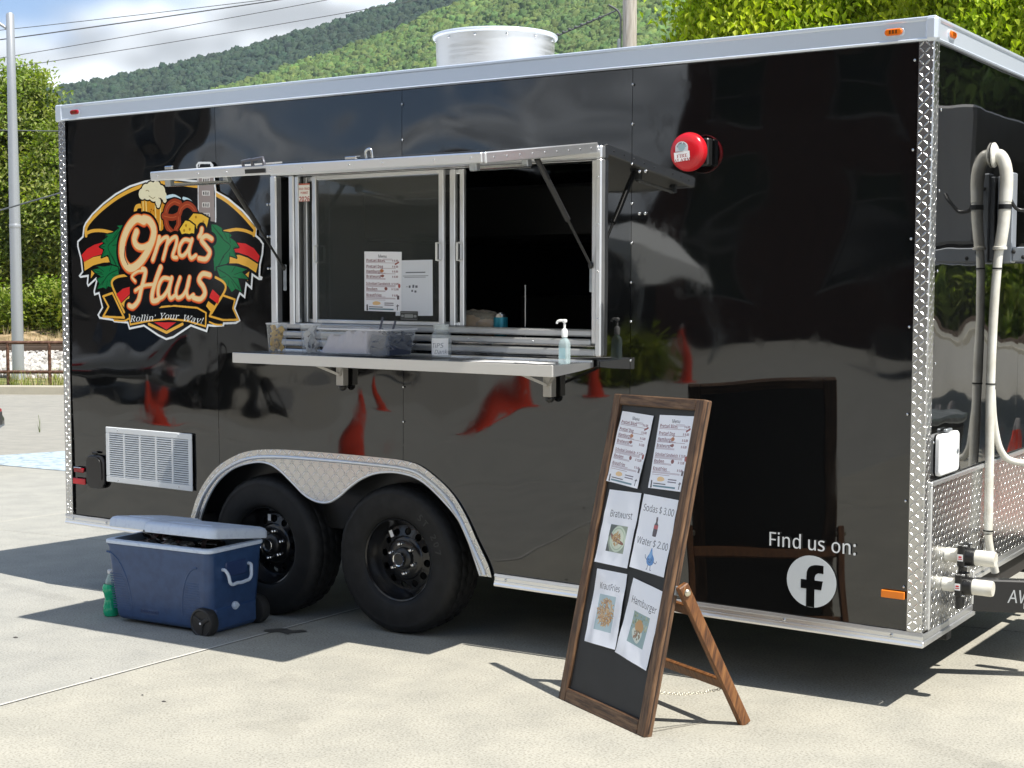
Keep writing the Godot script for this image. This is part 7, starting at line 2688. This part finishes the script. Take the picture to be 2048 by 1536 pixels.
func block(called: String, label: String, at: Vector3, turn: float, w: float, d: float, h: float, wall: Material, cols: int, rows: int, wy: float, wh: float) -> void:
	# building whose front (z = 0, towards -z) looks at the trailer; windows are openings with frame and pane
	var t := thing(called, label, "building", at, turn)
	var xs := []
	var pitch := w / cols
	for i in cols:
		xs.append([-w / 2 + pitch * (i + 0.5) - pitch * 0.22, -w / 2 + pitch * (i + 0.5) + pitch * 0.22])
	var b := MB.new()
	b.span(Vector3(-w / 2, -1.5, 0.4), Vector3(w / 2, h, d), Vector3.ZERO)
	var ys := []
	var step := (h - wy - 0.6) / rows
	for j in rows:
		ys.append([wy + step * j, wy + step * j + wh])
	# front leaf of piers and bands
	var y0 := -1.5
	for j in rows + 1:
		var y1: float = ys[j][0] if j < rows else h
		b.span(Vector3(-w / 2, y0, 0.0), Vector3(w / 2, y1, 0.399), Vector3.ZERO)
		if j < rows:
			var x0 := -w / 2
			for i in cols + 1:
				var x1: float = xs[i][0] if i < cols else w / 2
				b.span(Vector3(x0, ys[j][0], 0.0), Vector3(x1, ys[j][1], 0.399), Vector3.ZERO)
				if i < cols:
					x0 = xs[i][1]
			y0 = ys[j][1]
	part("wall", b, wall, t)
	var co := MB.new()
	co.span(Vector3(-w / 2 - 0.12, h + 0.001, -0.12), Vector3(w / 2 + 0.12, h + 0.35, d + 0.1), Vector3.ZERO, 0.05)
	part("cornice", co, M.stone, t)
	var fw: float = xs[0][1] - xs[0][0]
	var fm := MB.new()
	fm.span(Vector3(-fw / 2, 0, 0.10), Vector3(-fw / 2 + 0.07, wh, 0.16), Vector3.ZERO)
	fm.span(Vector3(fw / 2 - 0.07, 0, 0.10), Vector3(fw / 2, wh, 0.16), Vector3.ZERO)
	fm.span(Vector3(-fw / 2 + 0.071, wh / 2 - 0.03, 0.105), Vector3(fw / 2 - 0.071, wh / 2 + 0.03, 0.155), Vector3.ZERO)
	fm.span(Vector3(-fw / 2 + 0.071, wh - 0.07, 0.105), Vector3(fw / 2 - 0.071, wh, 0.155), Vector3.ZERO)
	fm.span(Vector3(-fw / 2 - 0.06, -0.10, -0.05), Vector3(fw / 2 + 0.06, -0.002, 0.10), Vector3.ZERO)
	var fmm := fm.mesh()
	var pm := MB.new()
	pm.box(Vector3(0, wh / 2, 0.19), Vector3(fw, wh, 0.01))
	var pmm := pm.mesh()
	for j in rows:
		for i in cols:
			var wd := Node3D.new()
			wd.name = "window"
			t.add_child(wd, true)
			wd.position = Vector3((xs[i][0] + xs[i][1]) / 2, ys[j][0], 0)
			put("frame", fmm, M.stone, wd)
			put("pane", pmm, M.winglass, wd)
func make_street() -> void:
	M.cone = mat(lin(0.70, 0.045, 0.012), 0.45)
	M.stone = mat(lin(0.16, 0.155, 0.15), 0.8)
	M.winglass = mat(lin(0.02, 0.025, 0.03), 0.05)
	var brick := mat(Color(1, 1, 1), 0.85)
	tri_map(brick, noise_tex(0.02, 4, 512, [Color(0.24, 0.16, 0.14), Color(0.32, 0.21, 0.18)], [0.25, 0.75]), 0.4)
	var cp := cone_proto()
	var spots := [[-7.0, 5.0, "nearest orange traffic cone, mirrored large and bent above the front wheel"], [-9.8, 5.1, "orange traffic cone mirrored above the vent grille"], [-10.1, 9.5, "orange traffic cone mirrored below the middle of the shelf"], [-8.0, 8.7, "orange traffic cone mirrored under the right half of the shelf"], [-8.1, 10.9, "orange traffic cone mirrored left of the menu board's top"], [-7.8, 13.4, "farthest orange traffic cone, mirrored right above the menu board"], [1.15, -5.5, "nearer orange traffic cone off the drawbar, mirrored in the tread plate"], [1.8, -6.3, "farther orange traffic cone off the drawbar, mirrored in the tread plate"]]
	for i in spots.size():
		var s: Array = spots[i]
		var x := Transform3D(Basis(Vector3.UP, 0.4 * i).scaled(Vector3.ONE * 0.84), on(s[0], s[1], 0.0))
		if i == 0:
			cp.transform = x
			cp.set_meta("label", s[2])
		else:
			dup(cp, x, s[2])
	block("brick_building", "dark three-storey brick building mirrored in the trailer's front half", Vector3(-1.0, 0.6, 25.0), -0.10, 26.0, 10.0, 11.5, brick, 8, 3, 1.2, 2.0)
	var pale := mat(lin(0.055, 0.05, 0.05), 0.85)
	block("corner_building", "lower building mirrored at the trailer's rear end", Vector3(-29.4, 0.3, 17.9), -0.9, 10.0, 8.0, 8.2, pale, 4, 2, 1.2, 1.7)
	block("low_shop", "single-storey shop mirrored behind the serving window's top edge", Vector3(-21.5, 0.4, 28.5), -0.60, 15.0, 7.0, 3.4, pale, 4, 1, 0.9, 1.8)
	# canopy tent
	var tent := thing("canopy_tent", "white pop-up canopy tent mirrored beside the serving window", "tent", on(-10.8, 17.0, 0), 0.3)
	var tm := mat(lin(0.68, 0.70, 0.70), 0.7)
	var tb := MB.new()
	var hw := 1.15
	for k in 4:
		var a := Vector3(hw, 2.0, hw).rotated(Vector3.UP, PI / 2 * k)
		var c := Vector3(hw, 2.0, hw).rotated(Vector3.UP, PI / 2 * (k + 1))
		tb.tri(a, c, Vector3(0, 2.75, 0))
		tb.quad(a - Vector3(0, 0.22, 0), c - Vector3(0, 0.22, 0), c, a)
	part("canopy", tb, tm, tent)
	var lg := MB.new()
	lg.box(Vector3(0, 0.9, 0), Vector3(0.04, 1.85, 0.04))
	var lgm := lg.mesh()
	for k in 4:
		put("leg", lgm, M.galv, tent).position = Vector3(hw - 0.04, 0, hw - 0.04).rotated(Vector3.UP, PI / 2 * k)
	# parked cars and shrubs across the lot
	car("parked_car", "dark red parked car mirrored low in the trailer's front half", Transform3D(Basis(Vector3.UP, 0.1), on(-3.2, 15.5, 0)), lin(0.02, 0.021, 0.024))
	car("parked_car", "silver parked car mirrored under the rear end's emblem", Transform3D(Basis(Vector3.UP, 1.2), on(-15.0, 10.5, 0)), lin(0.25, 0.26, 0.27))
	car("parked_car", "black car whose rear bumper corner shows at the left edge of the lot", Transform3D(Basis(Vector3.UP, 0.595), gd(bg(-8.11, 15.3, 0))), lin(0.01, 0.01, 0.011))
	var bs := sprig(8, 0.2, 0.15, 19)
	var bm := leaf_mat(lin(0.34, 0.38, 0.03), Color(0.7, 0.8, 0.1))
	tree("low_shrub", "yellow-green clipped shrub mirrored right of the serving window", "shrub", "", on(-9.5, 13.8, 0), [[Vector3(0, 0.3, 0), Vector3(0.55, 0.3, 0.5)], [Vector3(0.5, 0.28, 0.2), Vector3(0.45, 0.25, 0.4)]], 110, 7, 0.25, bs, bm, 0.0, 501)
	# trees off the trailer's front, mirrored in its black nose
	var sp := sprig(7, 0.28, 0.26, 25)
	var lm := leaf_mat(lin(0.10, 0.17, 0.04), Color(0.5, 0.7, 0.15))
	for q in [[4.5, -12.5, 7.5, "nearer tree off the trailer's nose"], [8.5, -15.0, 9.0, "farther tall tree off the trailer's nose"], [3.0, -18.5, 8.5, "tree behind the maples, off the right edge"]]:
		tree("street_tree", q[3], "tree", "trees beyond the drawbar", on(q[0], q[1], 0), [[Vector3(0, q[2] * 0.68, 0), Vector3(2.2, q[2] * 0.28, 2.2)], [Vector3(1.0, q[2] * 0.5, 0.6), Vector3(1.6, 1.5, 1.6)], [Vector3(-1.0, q[2] * 0.5, -0.5), Vector3(1.6, 1.5, 1.6)]], 360, 7, 0.6, sp, lm, 0.16, 600 + int(q[0]))

func _ready() -> void:
	setup_world()
	setup_materials()
	M.counter = mat(lin(0.50, 0.51, 0.52), 0.2, 1.0)
	M.fascia = mat(lin(0.72, 0.70, 0.66), 0.42, 0.55)
	M.bracket = mat(lin(0.45, 0.43, 0.40), 0.45, 0.6)
	M.wood_h = M.wood.duplicate()
	M.wood_h.uv1_scale = Vector3(0.9, 9, 9)
	M.wood_dark = mat(lin(0.025, 0.013, 0.008), 0.7)
	M.wood_leg = wood([Color(0.29, 0.18, 0.10), Color(0.44, 0.28, 0.15), Color(0.54, 0.37, 0.21)])
	M.brass = mat(lin(0.60, 0.56, 0.45), 0.3, 0.9)
	M.pale_handle = mat(lin(0.58, 0.66, 0.78), 0.35)
	make_ground()
	make_background()
	make_street()
	make_trailer()
	make_sign()
	make_cooler()
	make_counter()
